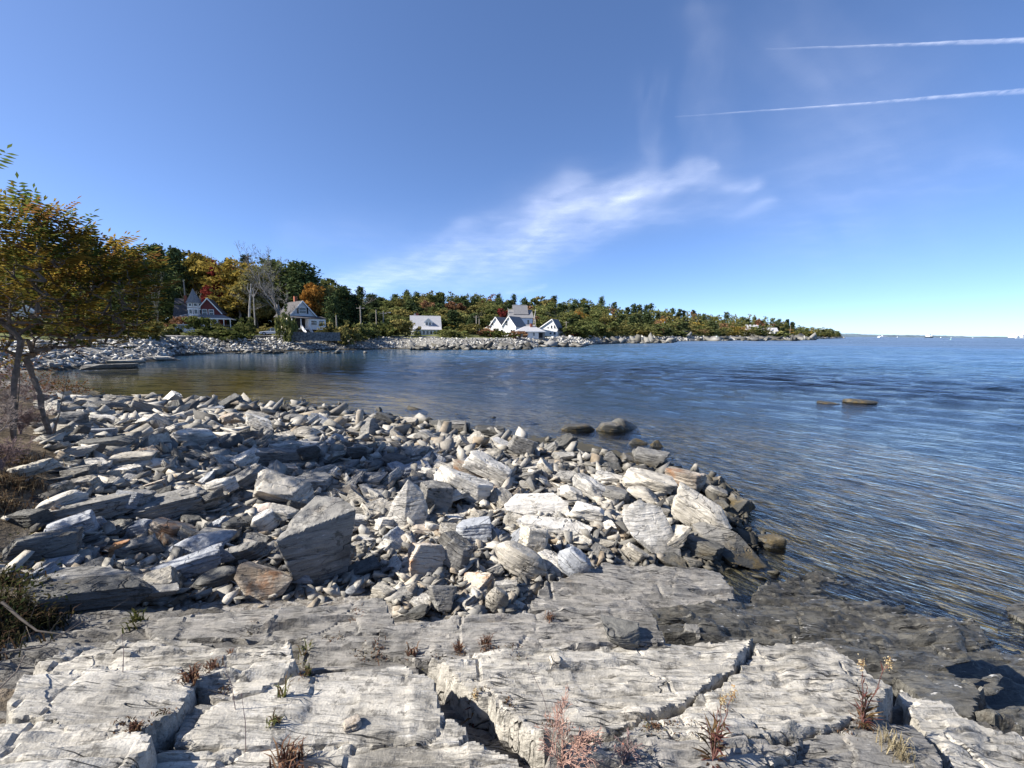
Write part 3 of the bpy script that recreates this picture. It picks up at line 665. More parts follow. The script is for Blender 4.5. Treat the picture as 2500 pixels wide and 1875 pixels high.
# picture box x0,x1,y0,y1, kind, colour, depth ratio, yaw, roll (tilt seen from the camera), pitch, label
HERO = [
 (690, 800, 1157, 1215, 'slab', 'g', .8, 10, 10, 0, 'thin grey flake propped on the back of the tall standing boulder'),
 (1016, 1115, 1184, 1270, 'block', 'g', .7, 20, 25, 0, 'dark grey boulder leaning on the white pyramid'),
 (1043, 1205, 1168, 1240, 'slab', 'w', .35, -8, 20, 8, 'long white beam of rock sloping down behind the dark leaning boulder'),
 (1098, 1186, 1133, 1183, 'slab', 'r', .5, -12, 16, 5, 'cracked beige slab above the long white beam'),
 (1129, 1254, 1122, 1190, 'slab', 'w', .5, -15, 22, 5, 'white slab tilted beside the cracked beige one'),
 (988, 1082, 1322, 1420, 'block', 'r', .6, 25, 18, -20, 'beige block with a rust-stained upper edge above the pebbly gully'),
 (1081, 1155, 1325, 1410, 'block', 'g', .6, -20, 20, -20, 'grey block standing next to the rust-edged beige block'),
 (1192, 1348, 1342, 1426, 'lens', 'p', .4, -10, 24, -8, 'long pale lens-shaped slab lying across the rubble'),
 (1355, 1452, 1349, 1426, 'lens', 'b', .5, -10, 34, -6, 'smooth blue-grey oval stone pointing at the dark shelf'),
 (998, 1072, 1282, 1314, 'slab', 'r', .5, 5, 10, 0, 'brown wood-like slab below the white pyramid'),
 (836, 888, 1430, 1458, 'round', 'b', .7, 0, 5, 0, 'bluish-white oval cobble in the shaded gully'),
 (1034, 1118, 1432, 1505, 'block', 'g', .5, 12, 12, -25, 'squarish mottled block at the foot of the gully'),
 (1180, 1245, 1440, 1506, 'lens', 'p', .6, 0, 32, -15, 'pale oval stone leaning at the edge of the gully'),
 (604, 680, 1248, 1310, 'lens', 'w', .6, 10, -22, 0, 'white banded oval stone beside a pinkish one'),
 (578, 652, 1230, 1272, 'round', 'k', .7, 0, 0, 0, 'pinkish-white lumpy stone touching the white banded oval'),
 (588, 748, 1182, 1250, 'slab', 'p', .6, -14, 16, 14, 'broad beige slab tilted towards the water behind the pinkish stone'),
 (606, 772, 1106, 1146, 'slab', 'g', .4, 5, 3, 0, 'long low grey slab lying in the tree shade'),
 (542, 645, 1122, 1218, 'slab', 'g', .5, 20, -30, 10, 'dark slab propped up on its edge, pointing skyward'),
 (1444, 1520, 1268, 1306, 'wedge', 'w', .6, -15, 0, 0, 'small white wedge left of the striped leaning slab'),
 (1636, 1800, 1232, 1330, 'slab', 'p', .5, -25, 26, 5, 'long grey slab sloping to the water behind the striped slab'),
 (1660, 1778, 1318, 1384, 'block', 'd', .6, -12, 6, -5, 'black squarish block under the long dark wedge'),
 (1525, 1660, 1146, 1224, 'block', 'p', .6, -10, 8, 6, 'broad pale block near the point'),
 (1630, 1728, 1143, 1216, 'block', 'r', .6, -20, 4, 0, 'sandy square-cut block next to the broad pale block'),
 (1730, 1832, 1143, 1204, 'wedge', 'r', .8, 15, 0, 0, 'brown pyramid rock at the tip of the point'),
 (1715, 1783, 1198, 1230, 'block', 'g', .6, -15, 14, 0, 'small grey rock below the brown pyramid'),
 (1778, 1828, 1200, 1255, 'slab', 'g', .5, -30, 35, 0, 'grey rock standing in the water below the brown pyramid'),
 (1452, 1528, 1153, 1187, 'slab', 'w', .6, -8, 6, 0, 'flat white slab left of the broad pale block'),
 (1550, 1637, 1092, 1153, 'block', 'g', .7, -15, 8, 0, 'grey angular boulder at the waterline behind the broad pale block'),
 (1484, 1577, 1009, 1060, 'round', 'd', .7, 10, 0, 0, 'largest dark boulder standing off in the water'),
 (1455, 1532, 1034, 1060, 'lens', 'g', .6, 5, 0, 0, 'flat grey rock against the largest offshore boulder'),
 (1578, 1644, 1064, 1100, 'wedge', 'd', .7, 20, 0, 0, 'black peaked rock in the water off the point'),
 (1532, 1584, 1064, 1090, 'round', 'g', .6, 0, 4, 0, 'brown-grey rock awash beside the black peaked one'),
 (1362, 1458, 1038, 1057, 'lens', 'd', .4, 5, -3, 0, 'low black slab just breaking the water'),
 (1241, 1311, 1066, 1124, 'block', 'g', .7, 5, 22, 0, 'rounded grey boulder on the back slope of the heap'),
 (1306, 1356, 1112, 1172, 'slab', 'p', .7, -15, 40, 0, 'pale slab on edge beside the rounded grey boulder'),
 (1263, 1340, 1272, 1380, 'standing', 'p', .7, 12, 16, -10, 'upright pale block below the white-topped slab'),
 (1516, 1586, 1328, 1380, 'slab', 'p', .4, -15, 24, 0, 'short straw-coloured beam of rock under the striped slab'),
 (1845, 1926, 1286, 1350, 'round', 'd', .7, -10, 6, 0, 'weed-covered brown boulder washed by the waves'),
 (74, 184, 1204, 1268, 'lens', 'w', .5, 10, -18, 0, 'smooth white bone-shaped stone on the bank'),
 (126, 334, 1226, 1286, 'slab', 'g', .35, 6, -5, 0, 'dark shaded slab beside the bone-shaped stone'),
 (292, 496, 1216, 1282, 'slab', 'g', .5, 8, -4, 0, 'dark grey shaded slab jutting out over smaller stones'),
 (428, 540, 1188, 1250, 'block', 'p', .7, -15, 8, 0, 'pale veined boulder behind the jutting dark slab'),
 (280, 382, 1302, 1374, 'slab', 'g', .5, 6, 4, 0, 'layered grey block with an orange broken end'),
 (348, 448, 1270, 1334, 'block', 'r', .6, -20, 22, -8, 'brownish flat-faced stone in the shade'),
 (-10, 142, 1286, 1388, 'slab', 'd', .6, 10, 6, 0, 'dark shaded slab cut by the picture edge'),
 (106, 202, 1258, 1330, 'block', 'b', .6, 10, -8, 0, 'larger bluish boulder in the shade of the bank'),
 (194, 252, 1258, 1306, 'wedge', 'b', .8, 0, 0, 0, 'smaller bluish boulder in the shade of the bank'),
 (365, 522, 1358, 1432, 'block', 'b', .45, 6, -6, 0, 'cracked blue-grey block touching the longest slab'),
 (454, 566, 1398, 1458, 'lens', 'd', .7, 8, -4, 0, 'dark rounded stone in front of the cracked blue-grey block'),
 (520, 634, 1336, 1394, 'slab', 'g', .5, -8, -14, 0, 'grey wedge-shaped slab above the white and rust wedge'),
 (466, 566, 1302, 1336, 'slab', 'p', .5, 4, 8, 0, 'flat light slab in the shaded hollow'),
 (406, 552, 1318, 1372, 'round', 'b', .5, 4, -4, 0, 'rounded pale boulder split by a crack'),
 (284, 334, 1362, 1390, 'wedge', 'w', .8, 0, 0, 0, 'little white stone on the back edge of the longest slab'),
 (526, 612, 1262, 1312, 'slab', 'd', .5, -8, 6, 0, 'dark layered stone left of the white banded oval'),
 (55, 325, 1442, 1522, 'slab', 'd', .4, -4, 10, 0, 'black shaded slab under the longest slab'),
 (258, 353, 1100, 1150, 'block', 'p', .7, 8, 0, 0, 'blocky cream boulder on the upper beach'),
 (174, 294, 1070, 1108, 'slab', 'd', .45, 4, 2, 0, 'dark block-ended slab on the upper beach'),
 (400, 508, 1053, 1096, 'lens', 'w', .6, -6, 4, 0, 'broad whitish shell-like boulder on the beach'),
 (190, 260, 1037, 1074, 'block', 'b', .6, 0, 0, 0, 'blue-grey square boulder near the bare shrub'),
 (268, 325, 1057, 1093, 'wedge', 'r', .7, 25, 0, 0, 'small boulder half cream and half dark'),
 (446, 504, 998, 1030, 'wedge', 'p', .8, 10, 0, 0, 'pale pointed stone near the back waterline'),
 (490, 536, 1022, 1048, 'wedge', 'p', .8, -10, 0, 0, 'second pale pointed stone just below the first'),
 (588, 672, 1022, 1060, 'slab', 'w', .4, -18, 22, 0, 'long white shard pointing at the cove'),
 (776, 836, 1052, 1100, 'wedge', 'b', .8, 20, 0, 0, 'peaked stone with one dark side, mid beach'),
 (838, 896, 1084, 1130, 'block', 'd', .7, -10, 0, 0, 'dark squarish boulder at the edge of the tree shade'),
 (925, 1004, 1100, 1156, 'round', 'd', .8, 0, 0, 0, 'round dark boulder in the dappled tree shade'),
 (790, 845, 1010, 1042, 'block', 'g', .7, 8, 0, 0, 'brown-grey block by the back waterline'),
 (1082, 1150, 1025, 1060, 'block', 'g', .7, -10, 0, 0, 'square-topped block at the waterline'),
 (1152, 1238, 1038, 1072, 'slab', 'd', .6, -6, 4, 0, 'dark flat block next to the square-topped one'),
 (1030, 1056, 1016, 1040, 'round', 'd', .8, 0, 0, 0, 'dark knob of rock in the shallows'),
 (905, 940, 992, 1006, 'wedge', 'w', .7, 0, 0, 0, 'little white-topped rock out in the shallows'),
 (1108, 1180, 1180, 1236, 'block', 'd', .7, 10, 10, 0, 'dark crusty boulder below the white tilted slab'),
 (1105, 1205, 1262, 1340, 'block', 'b', .7, 10, 0, 0, 'rough bluish boulder with white lichen under the heap'),
 (1360, 1440, 1195, 1240, 'block', 'w', .5, -20, 24, 0, 'white slanted stone beside the big bright block'),
 (1385, 1480, 1230, 1290, 'block', 'w', .5, -8, 6, 0, 'white stone with a dark square end'),
 (1392, 1480, 1166, 1232, 'slab', 'w', .4, -14, 28, 0, 'steep white shard behind the white slanted stone'),
 (1465, 1545, 1190, 1240, 'slab', 'g', .6, -14, 12, 0, 'dark ribbed stone above the striped slab'),
 (1534, 1625, 1185, 1240, 'round', 'p', .7, -8, 10, 0, 'rounded light boulder on top of the striped slab'),
 (1595, 1640, 1240, 1270, 'block', 'g', .7, -10, 10, 0, 'small grey block wedged behind the striped slab'),
 (1160, 1245, 1270, 1330, 'wedge', 'b', .8, 20, 0, 0, 'bluish pointed stone in the middle of the heap'),
 (700, 770, 1040, 1075, 'round', 'p', .7, 0, 0, 0, 'smooth pale cobble on the middle beach'),
 (-6, 108, 1124, 1164, 'slab', 'p', .4, 4, -6, 0, 'pale slab poking out of the dry grass'),
]
def set_stone(name, px0, px1, py0, py1, kind, col, ratio, yaw, roll, pitch, label, seed, lvl=4, zf=None):
    cx = (px0 + px1) / 2
    g = hit(cx, py1 - 0.10 * (py1 - py0), zf or (lambda x, y: max(float(ground(x, y)), -0.03)))
    D = g.y; Wd = (px1 - px0) / FPX * D
    sl = math.hypot(g.x, g.y); phi = math.atan2(EYE - g.z, D)
    dep = ratio * Wd
    vis = (py1 - py0) / FPX * D
    Hh = (vis - dep * math.sin(phi) * 0.85) / math.cos(phi)
    Hh = min(max(Hh, 0.28 * Wd if kind == 'slab' else 0.4 * Wd, vis * 0.42), vis * 1.1)
    if kind == 'slab': Hh = min(Hh, 0.5 * Wd)
    sunk = 0.0
    if zf is None and float(ground(g.x, g.y + dep * .4)) < -0.04: sunk = 0.9 * Hh; Hh += sunk
    me = stone_mesh(seed, 'block' if kind == 'standing' else kind, lvl, (Wd, dep, Hh))
    o = link(name, me, ROCKM[col])
    e = Matrix.Rotation(R(yaw), 4, 'Z') @ Matrix.Rotation(R(roll), 4, 'Y') @ Matrix.Rotation(R(pitch), 4, 'X')
    view = math.atan2(g.x, g.y)
    M = Matrix.Rotation(-view * 0.6, 4, 'Z') @ e
    co = np.empty(len(me.vertices) * 3, np.float32); me.vertices.foreach_get('co', co); co = co.reshape(-1, 3)
    w = co @ np.array(M.to_3x3()).T
    zlo = w[:, 2].min()
    c = Vector((g.x, g.y + dep * 0.40, 0))
    base = float(np.median([float(height(c.x + dx * Wd * .3, c.y + dy * dep * .3)) for dx in (-1, 0, 1) for dy in (-1, 0, 1)])) if zf is None else g.z
    base = max(min(base, g.z + 0.12), -0.06)
    c.z = base - zlo - 0.10 * Hh - sunk
    o.matrix_world = Matrix.Translation(c) @ M
    stamp((c.x, c.y, base), Wd * .42, dep * .45, R(yaw) - view * 0.6, c.z + w[:, 2].max() * 0.75)
    tag(o, label, 'boulder' if Wd > 0.35 else 'stone', 'boulders on the near shore')
    YMAX_HERO.append((cx, (py0 + py1) / 2, (px1 - px0) / 2, (py1 - py0) / 2))
    return o
HULLS = [
 ([(672, 1322, 0), (712, 1395, .05), (735, 1470, .10), (800, 1472, .26), (850, 1400, .40), (868, 1245, .40), (772, 1208, .62), (838, 1215, .62), (716, 1262, .40), (745, 1450, .6), (845, 1400, .7)], M_GREY, 'tall standing grey boulder with a flat shaded face', (770, 1460)),
 ([(996, 1170, .2), (1022, 1186, .24), (958, 1225, .14), (1036, 1212, .2), (937, 1285, .02), (985, 1302, -.05), (1042, 1282, .1), (1046, 1245, .3), (960, 1235, .35), (1010, 1290, .3)], M_WHITE, 'white pyramid-shaped boulder beside the tall standing one', (985, 1294)),
 ([(1229, 1232, .1), (1262, 1206, .32), (1350, 1202, .36), (1388, 1228, .2), (1390, 1264, .05), (1355, 1272, 0), (1235, 1246, .05), (1300, 1280, .1), (1375, 1285, .15), (1270, 1245, .42), (1375, 1245, .42)], M_WHITE, 'big bright white block in the middle of the heap', (1320, 1270)),
 ([(1261, 1272, .05), (1280, 1257, .34), (1400, 1266, .38), (1446, 1288, .2), (1440, 1306, .0), (1330, 1312, -.03), (1275, 1292, 0), (1330, 1328, .06), (1430, 1320, .1), (1290, 1310, .3)], M_WHITE, 'white-topped slab with a dark front edge', (1340, 1318)),
 ([(1518, 1245, .42), (1560, 1218, .5), (1612, 1236, .5), (1640, 1290, .3), (1662, 1345, .1), (1664, 1380, -.02), (1606, 1364, 0), (1545, 1312, .14), (1520, 1272, .3), (1560, 1330, .45), (1650, 1370, .4), (1540, 1290, .6)], M_WHITE, 'big striped pale slab leaning on the heap', (1610, 1372)),
 ([(1690, 1278, .55), (1745, 1268, .62), (1800, 1302, .4), (1878, 1386, .02), (1852, 1394, -.04), (1785, 1374, -.04), (1718, 1316, .32), (1740, 1372, .4), (1690, 1330, .55), (1830, 1392, .3)], M_GREY, 'long dark wedge of rock running down into the water', (1800, 1388)),
 ([(568, 1412, .05), (585, 1377, .12), (716, 1412, .1), (690, 1452, .05), (640, 1474, -.02), (610, 1470, -.02), (588, 1432, .0), (610, 1370, .28), (702, 1398, .3), (690, 1450, .3)], M_RUST, 'white and rust-brown wedge in front of the tall standing boulder', (640, 1468)),
 ([(66, 1416, .1), (110, 1386, .38), (240, 1380, .44), (438, 1420, .18), (440, 1440, .06), (260, 1468, -.06), (90, 1442, 0), (250, 1492, .02), (420, 1458, .1), (100, 1466, .1), (150, 1420, .5)], M_GREY, 'longest grey slab of all, lying flat in front', (250, 1486)),
]
for i, (pts, m_, lab, b_) in enumerate(HULLS): hull_stone(pts, m_, lab, 40 + i, 6, b_)
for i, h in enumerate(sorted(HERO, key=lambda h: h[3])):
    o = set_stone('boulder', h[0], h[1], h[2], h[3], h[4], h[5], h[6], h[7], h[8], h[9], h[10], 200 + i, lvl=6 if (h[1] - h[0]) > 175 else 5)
    if 'orange broken end' in h[10]:
        # the broken end is a face of its own, of orange-brown rock
        g = o.matrix_world.copy(); dm = o.dimensions
        P, F = stone(991, 'block', 5); P = P * np.array([dm.x * .36, dm.y * .92, dm.z * 1.02])
        e = link('broken_end', np_mesh('broken_end', P, F, True, 34), M_ORANGE, o); e.location = (-dm.x * 0.42, -dm.y * 0.02, 0); e['label'] = 'rough orange-brown broken end'

# the rest of the heap: individual stones of mid size
FIELD = np.array([(110, 985), (300, 966), (700, 984), (1000, 1022), (1250, 1064), (1500, 1108), (1700, 1148), (1800, 1195), (1830, 1260), (1850, 1370), (1700, 1392),
                  (1480, 1374), (1300, 1440), (1270, 1500), (985, 1512), (925, 1450), (640, 1470), (350, 1492), (60, 1440), (-10, 1330), (60, 1262), (150, 1190), (110, 1100), (95, 1030)], float)
PROTO = [(stone_mesh(500 + k, ['block', 'slab', 'wedge', 'slab', 'slab', 'slab', 'slab', 'block'][k % 8], 5), ['block', 'slab', 'wedge', 'slab', 'slab', 'slab', 'slab', 'block'][k % 8]) for k in range(32)]
_placed = [(a, b, w, h) for a, b, w, h in YMAX_HERO]
def px_inside(p): return sdf_poly(np.array([p], float), FIELD)[0] > 0
N_MID = 235
tries = 0; mids = []
while len(mids) < N_MID and tries < 9000:
    tries += 1
    x = random.uniform(20, 1860); y = 965 + (1500 - 965) * random.random() ** 1.25
    if not px_inside((x, y)): continue
    k = (y - 900) / 500.0
    w = random.uniform(34, 62) + 50 * k * random.random()
    if x < 1000 and y > 1290: w *= 0.9
    ok = True
    for (a, b, ww, hh) in _placed:
        if abs(x - a) < (ww + w * .5) * 0.50 and abs(y - b) < (hh + w * .28) * 0.50: ok = False; break
    if not ok: continue
    g = hit(x, y)
    if g.z < -0.12: continue
    mids.append((x, y, w)); _placed.append((x, y, w / 2, w * .28))
mids.sort(key=lambda m: m[1])
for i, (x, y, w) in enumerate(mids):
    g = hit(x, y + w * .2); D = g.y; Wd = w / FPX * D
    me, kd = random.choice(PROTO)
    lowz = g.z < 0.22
    sh = x < 760 and y > 1240  # shaded side of the heap: its stones get darker, bluer colours for the shade
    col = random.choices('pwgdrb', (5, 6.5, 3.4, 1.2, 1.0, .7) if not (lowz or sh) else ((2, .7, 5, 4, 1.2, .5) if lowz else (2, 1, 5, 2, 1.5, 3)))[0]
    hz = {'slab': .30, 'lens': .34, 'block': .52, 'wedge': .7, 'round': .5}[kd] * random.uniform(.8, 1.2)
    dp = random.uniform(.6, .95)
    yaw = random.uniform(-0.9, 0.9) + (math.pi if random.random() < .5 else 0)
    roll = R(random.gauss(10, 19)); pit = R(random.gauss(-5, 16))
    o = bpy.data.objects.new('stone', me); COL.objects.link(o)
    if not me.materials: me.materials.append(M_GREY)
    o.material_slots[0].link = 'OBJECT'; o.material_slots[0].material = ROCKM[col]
    base = float(height(g.x, g.y + Wd * .2))
    base = min(base, g.z + 0.6 * Wd)
    o.location = (g.x, g.y + Wd * dp * .3, base + Wd * hz * .30)
    o.rotation_euler = Euler((pit, roll, yaw)); o.scale = (Wd * 1.1, Wd * dp, Wd * hz)
    stamp((o.location.x, o.location.y, base), Wd * .42, Wd * dp * .42, yaw, base + Wd * hz * .7)
    ROCKS.append((o, x, y, w, kd, col, g.z))

# small stones: nobody could count them
def scatter(name, pts, sizes, mat, seed, lvl=1, flat=0.6, sink=0.3, label=None):
    g = np.random.default_rng(seed); protos = []
    for k in range(24):
        n_ = 9; q = g.uniform(-.5, .5, (n_, 3)); ax = g.integers(0, 3, n_); q[np.arange(n_), ax] = np.sign(q[np.arange(n_), ax]) * .5; q[:, 2] = np.sign(q[:, 2]) * np.abs(q[:, 2]) ** .4 * .6
        _, V_, T_ = hull_faces(q); protos.append((V_, T_))
    VV, FF, b = [], [], 0
    for p, s in zip(pts, sizes):
        P, F = protos[g.integers(len(protos))]
        a, bb, c = g.uniform(0, 6.28), g.normal(0, .42), g.normal(0, .42)
        Rm = np.array(Euler((bb, c, a)).to_matrix())
        Q = (P * np.array([s * g.uniform(.9, 1.9), s * g.uniform(.5, .95), s * flat * g.uniform(.5, 1.2)])) @ Rm.T + np.array([p[0], p[1], p[2] + s * flat * (0.5 - sink)])
        VV.append(Q); FF.append(F + b); b += len(Q)
    me = np_mesh(name, np.concatenate(VV), np.concatenate(FF))
    o = link(name, me, mat); tag(o, label, 'rubble', kind='stuff'); return o
pts, szs = [], []
n_try = 0
while len(pts) < 6500 and n_try < 60000:
    n_try += 1
    x = random.uniform(0, 1900); y = 960 + 550 * random.random() ** 1.2
    if not px_inside((x, y)) and random.random() > 0.03: continue
    p = at_z(x, y, 0.5); z = float(ground(p.x, p.y))
    p = at_z(x, y, z); zz = float(ground(p.x, p.y))
    if zz < -0.25 or p.y > 30 or p.y < 0: continue
    if 0 <= int((p.y - HY0) / HS) < len(_hy) and 0 <= int((p.x - HX0) / HS) < len(_hx) and SLABMASK[int((p.y - HY0) / HS), int((p.x - HX0) / HS)]: continue
    w = random.uniform(8, 24) if random.random() < .4 else random.uniform(22, 50)
    if y > 1250: w = max(w, random.uniform(12, 26))
    pts.append((p.x, p.y, zz + (random.random() ** 2) * 0.05)); szs.append(w / FPX * p.y)
scatter('rubble', pts, szs, M_RUBBLE, 5, 2, flat=.38, label='small broken stones filling the gaps between the boulders')
# ------------------------------------------------------------------ water
def water_mat():
    t = NT('sea_water'); p = t.pos()
    cam_d = t.n('ShaderNodeVectorMath', operation='LENGTH'); t.put(cam_d.inputs[0], p); dist = cam_d.outputs['Value']
    sep = t.n('ShaderNodeSeparateXYZ'); t.put(sep.inputs[0], p)
    wind = t.mapping(p, (1.0, 1.0, 1.0), (0, 0, R(-48)))
    w1 = t.noise(t.mapping(wind, (4.2, 1.5, 1)), 1.0, 3, 0.5, 0.3)
    w2 = t.noise(t.mapping(wind, (12.0, 5.0, 1)), 1.0, 3, 0.5, 0.4)
    w3 = t.noise(t.mapping(p, (0.5, 1.3, 1), (0, 0, R(12))), 1.0, 4, 0.55, 0.2)
    w4 = t.noise(t.mapping(p, (0.04, 0.12, 1), (0, 0, R(8))), 1.0, 4, 0.6)
    gust = t.rng(t.noise(t.mapping(p, (0.006, 0.03, 1), (0, 0, R(6))), 1.0, 3, 0.5), 0.35, 0.65, 0.55, 1.2)
    calm = t.rng(t.math('ADD', sep.outputs[0], t.math('MULTIPLY', t.noise(p, 0.08, 3), 14.0)), -14.0, 8.0, 0.16, 1.0)
    calm = t.math('MAXIMUM', calm, t.rng(dist, 70, 130, 0.0, 1.0))
    h = t.math('ADD', t.math('MULTIPLY', w1, 0.08), t.math('MULTIPLY', w2, 0.04))
    h = t.math('ADD', h, t.math('MULTIPLY', w3, t.rng(dist, 8, 60, 0.03, 0.32)))
    h = t.math('ADD', h, t.math('MULTIPLY', w4, t.rng(dist, 60, 500, 0.0, 3.5)))
    h = t.math('MULTIPLY', h, t.math('MULTIPLY', gust, calm))
    nm = t.bump(h, 1.0, 1.0)
    fr = t.n('ShaderNodeFresnel', {'IOR': 1.333}); t.put(fr.inputs['Normal'], nm)
    gl = t.n('ShaderNodeBsdfGlossy', {'Color': (0.95, 0.97, 1.0, 1), 'Roughness': t.rng(dist, 40, 300, 0.06, 0.35)}); t.put(gl.inputs['Normal'], nm)
    tr = t.n('ShaderNodeBsdfTransparent', {'Color': (0.90, 0.93, 0.90, 1)})
    body = t.n('ShaderNodeBsdfDiffuse', {'Color': (0.04, 0.09, 0.155, 1)})
    mx0 = t.n('ShaderNodeMixShader'); t.put(mx0.inputs[0], t.rng(dist, 38, 75, 0.0, 0.9)); t.put(mx0.inputs[1], tr.outputs[0]); t.put(mx0.inputs[2], body.outputs[0])
    mx = t.n('ShaderNodeMixShader'); t.put(mx.inputs[0], t.math('MINIMUM', fr.outputs[0], t.rng(dist, 30, 220, 0.9, 0.62))); t.put(mx.inputs[1], mx0.outputs[0]); t.put(mx.inputs[2], gl.outputs[0])
    return t.end(mx.outputs[0])
M_WATER = water_mat()
_ang = np.linspace(R(-68), R(68), 400)
_rad = np.concatenate([np.exp(np.linspace(math.log(3.0), math.log(320.0), 660)), np.exp(np.linspace(math.log(324.0), math.log(60000.0), 60))])
_A, _RR = np.meshgrid(_ang, _rad); WX = _RR * np.sin(_A); WY = _RR * np.cos(_A)
WZ = np.zeros_like(WX); _g = np.random.default_rng(4)
for k in range(26):
    lam = 0.26 * 1.062 ** k * _g.uniform(.9, 1.1)
    th = R(48) + _g.normal(0, .30); kx, ky = math.cos(th) * 6.283 / lam, math.sin(th) * 6.283 / lam
    fade = np.clip(1.35 - _RR / (lam * 34), 0, 1)
    WZ += fade * 0.0024 * lam ** 0.8 * np.sin(WX * kx + WY * ky + _g.uniform(0, 6.28) + 1.2 * noise2(WX * .12 + k, WY * .12, 50 + k))
WZ *= np.clip((WX + 18) / 20, 0.12, 1) * np.clip((70 - _RR) / 40, 0, 1) * .8
for k in range(18):                      # wind chop further out
    lam = 1.4 * 1.07 ** k * _g.uniform(.92, 1.08); th = R(62) + _g.normal(0, .5); kx, ky = math.cos(th) * 6.283 / lam, math.sin(th) * 6.283 / lam
    fade = np.clip((_RR - 14) / 26, 0, 1) * np.clip(1.6 - _RR * .0071 * 3.4 / lam, 0, 1)
    WZ += fade * np.clip((WX + 16 + _RR * .16) / 22, .06, 1) * .044 * lam / 6.283 * np.sin(WX * kx + WY * ky + _g.uniform(0, 6.28) + 1.5 * noise2(WX * .3 / lam + k, WY * .3 / lam, 150 + k))
sea = link('sea', grid_mesh('sea', WX, WY, WZ), M_WATER); tag(sea, 'rippled blue sea water of the cove and bay', kind='structure')
M_DEEP = plain('deep_sea_bed', (0.025, 0.045, 0.068), 0.9, 0.3, 0.05)  # dark tint stands for the light that deep water swallows
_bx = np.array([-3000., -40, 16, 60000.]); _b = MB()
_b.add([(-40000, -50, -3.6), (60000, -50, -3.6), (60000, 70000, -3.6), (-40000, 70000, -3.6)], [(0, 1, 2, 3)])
tag(_b.build('sea_bed', M_DEEP), 'deep sea bed, tinted dark for the light lost in the water', kind='structure')
# a pool left by the tide on the wet shelf
# ------------------------------------------------------------------ far shore: land, road, riprap
SHORE_PX = [(-160, 930), (0, 915), (150, 905), (250, 893), (400, 881), (425, 870), (550, 862), (700, 858), (850, 854), (1000, 852), (1120, 853), (1210, 853), (1280, 850), (1330, 847), (1410, 844), (1470, 839.5), (1560, 836.5), (1640, 833.5), (1760, 831.5), (1880, 830), (1980, 828.3), (2035, 826.6), (2062, 825.6)]
_sh = np.array([tuple(at_z(x, y, 0))[:2] for x, y in SHORE_PX])
def resample(P, n_per):
    out = [P[0]]
    for a, b in zip(P[:-1], P[1:]):
        L = np.linalg.norm(b - a); n = max(1, int(L / n_per))
        for k in range(1, n + 1): out.append(a + (b - a) * k / n)
    return np.array(out)
SH = resample(_sh, 4.0)
def inland_dir(p):
    d = np.array([-0.98, 0.2]) if p[1] < 35 else np.array([-0.62, 0.78])
    if 35 <= p[1] < 80:
        t = (p[1] - 35) / 45; d = np.array([-0.98, 0.2]) * (1 - t) + np.array([-0.55, 0.84]) * t
    if p[1] >= 80:
        t = min((p[1] - 80) / 250, 1); d = np.array([-0.55, 0.84]) * (1 - t) + np.array([-0.86, 0.5]) * t
    return d / np.linalg.norm(d)
_PO = np.array([-6, -1.5, 0, 3, 6.5, 10, 14, 22, 40, 70, 110, 160, 220, 300])
_PZ = np.array([-3.5, -0.6, 0.0, 1.1, 2.0, 2.35, 2.5, 3.0, 3.9, 5.2, 7.0, 8.5, 9.0, 8.0])
def land_scale(p):
    """lower hill towards the tip of the headland"""
    D = p[1]
    return float(np.interp(D, [0, 40, 90, 200, 330, 500, 900], [.9, 1.0, 1.0, 1.05, 1.15, 1.0, 0.45]))
LV = np.zeros((len(SH), len(_PO), 3))
for i, p in enumerate(SH):
    d = inland_dir(p); k = land_scale(p)
    L = np.linalg.norm(SH - np.array([2.0, 100]), axis=1)[i]
    ko = float(np.interp(p[1], [0, 300, 700, 1000], [1, 1, .7, .25]))
    for j, (o_, z_) in enumerate(zip(_PO, _PZ)):
        q = p + d * o_ * (ko if o_ > 14 else 1)
        LV[i, j] = (q[0], q[1], z_ if z_ < 3 else 3 + (z_ - 3) * k)
LV[:, 3:, 2] += 0.35 * noise2(LV[:, 3:, 0] * .12, LV[:, 3:, 1] * .12, 8)
def far_land_mat():
    t = NT('far_land'); p = t.pos(); sep = t.n('ShaderNodeSeparateXYZ'); t.put(sep.inputs[0], p)
    z = t.math('ADD', sep.outputs[2], t.math('MULTIPLY', t.math('SUBTRACT', t.noise(p, .25, 3), .5), .8))
    peb = t.mix(t.rng(t.noise(p, 2.4, 5, .7), .4, .6), (0.10, 0.095, 0.085), (0.30, 0.285, 0.255))
    grass = t.mix(t.rng(t.noise(p, .5, 4), .4, .6), (0.05, 0.065, 0.022), (0.15, 0.15, 0.055))
    c = t.mix(t.rng(z, 0.1, 0.45), (0.05, 0.045, 0.035), peb)
    c = t.mix(t.rng(z, 2.2, 2.5), c, grass)
    c = t.mix(t.rng(z, 3.0, 4.0), c, (0.045, 0.04, 0.022))
    return t.end(t.bsdf(c, .95, t.bump(t.noise(p, 3.0, 4), .6, .2), .1))
M_FARLAND = far_land_mat()
tag(link('far_shore_land', grid_mesh('far_shore_land', LV[:, :, 0], LV[:, :, 1], LV[:, :, 2]), M_FARLAND), 'wooded land rising behind the cove', kind='structure')
_lv = LV[:, 2:].reshape(-1, 3)
def land_z(x, y):
    d = (_lv[:, 0] - x) ** 2 + (_lv[:, 1] - y) ** 2
    k = np.argpartition(d, 4)[:4]; w = 1 / (d[k] + 1e-3)
    return float((w * _lv[k, 2]).sum() / w.sum())
_shD = np.array([[to_px((p[0], p[1], 0))[0], p[1]] for p in SH]); _o = np.argsort(_shD[:, 0])
def shore_D(x): return float(np.interp(x, _shD[_o, 0], _shD[_o, 1]))
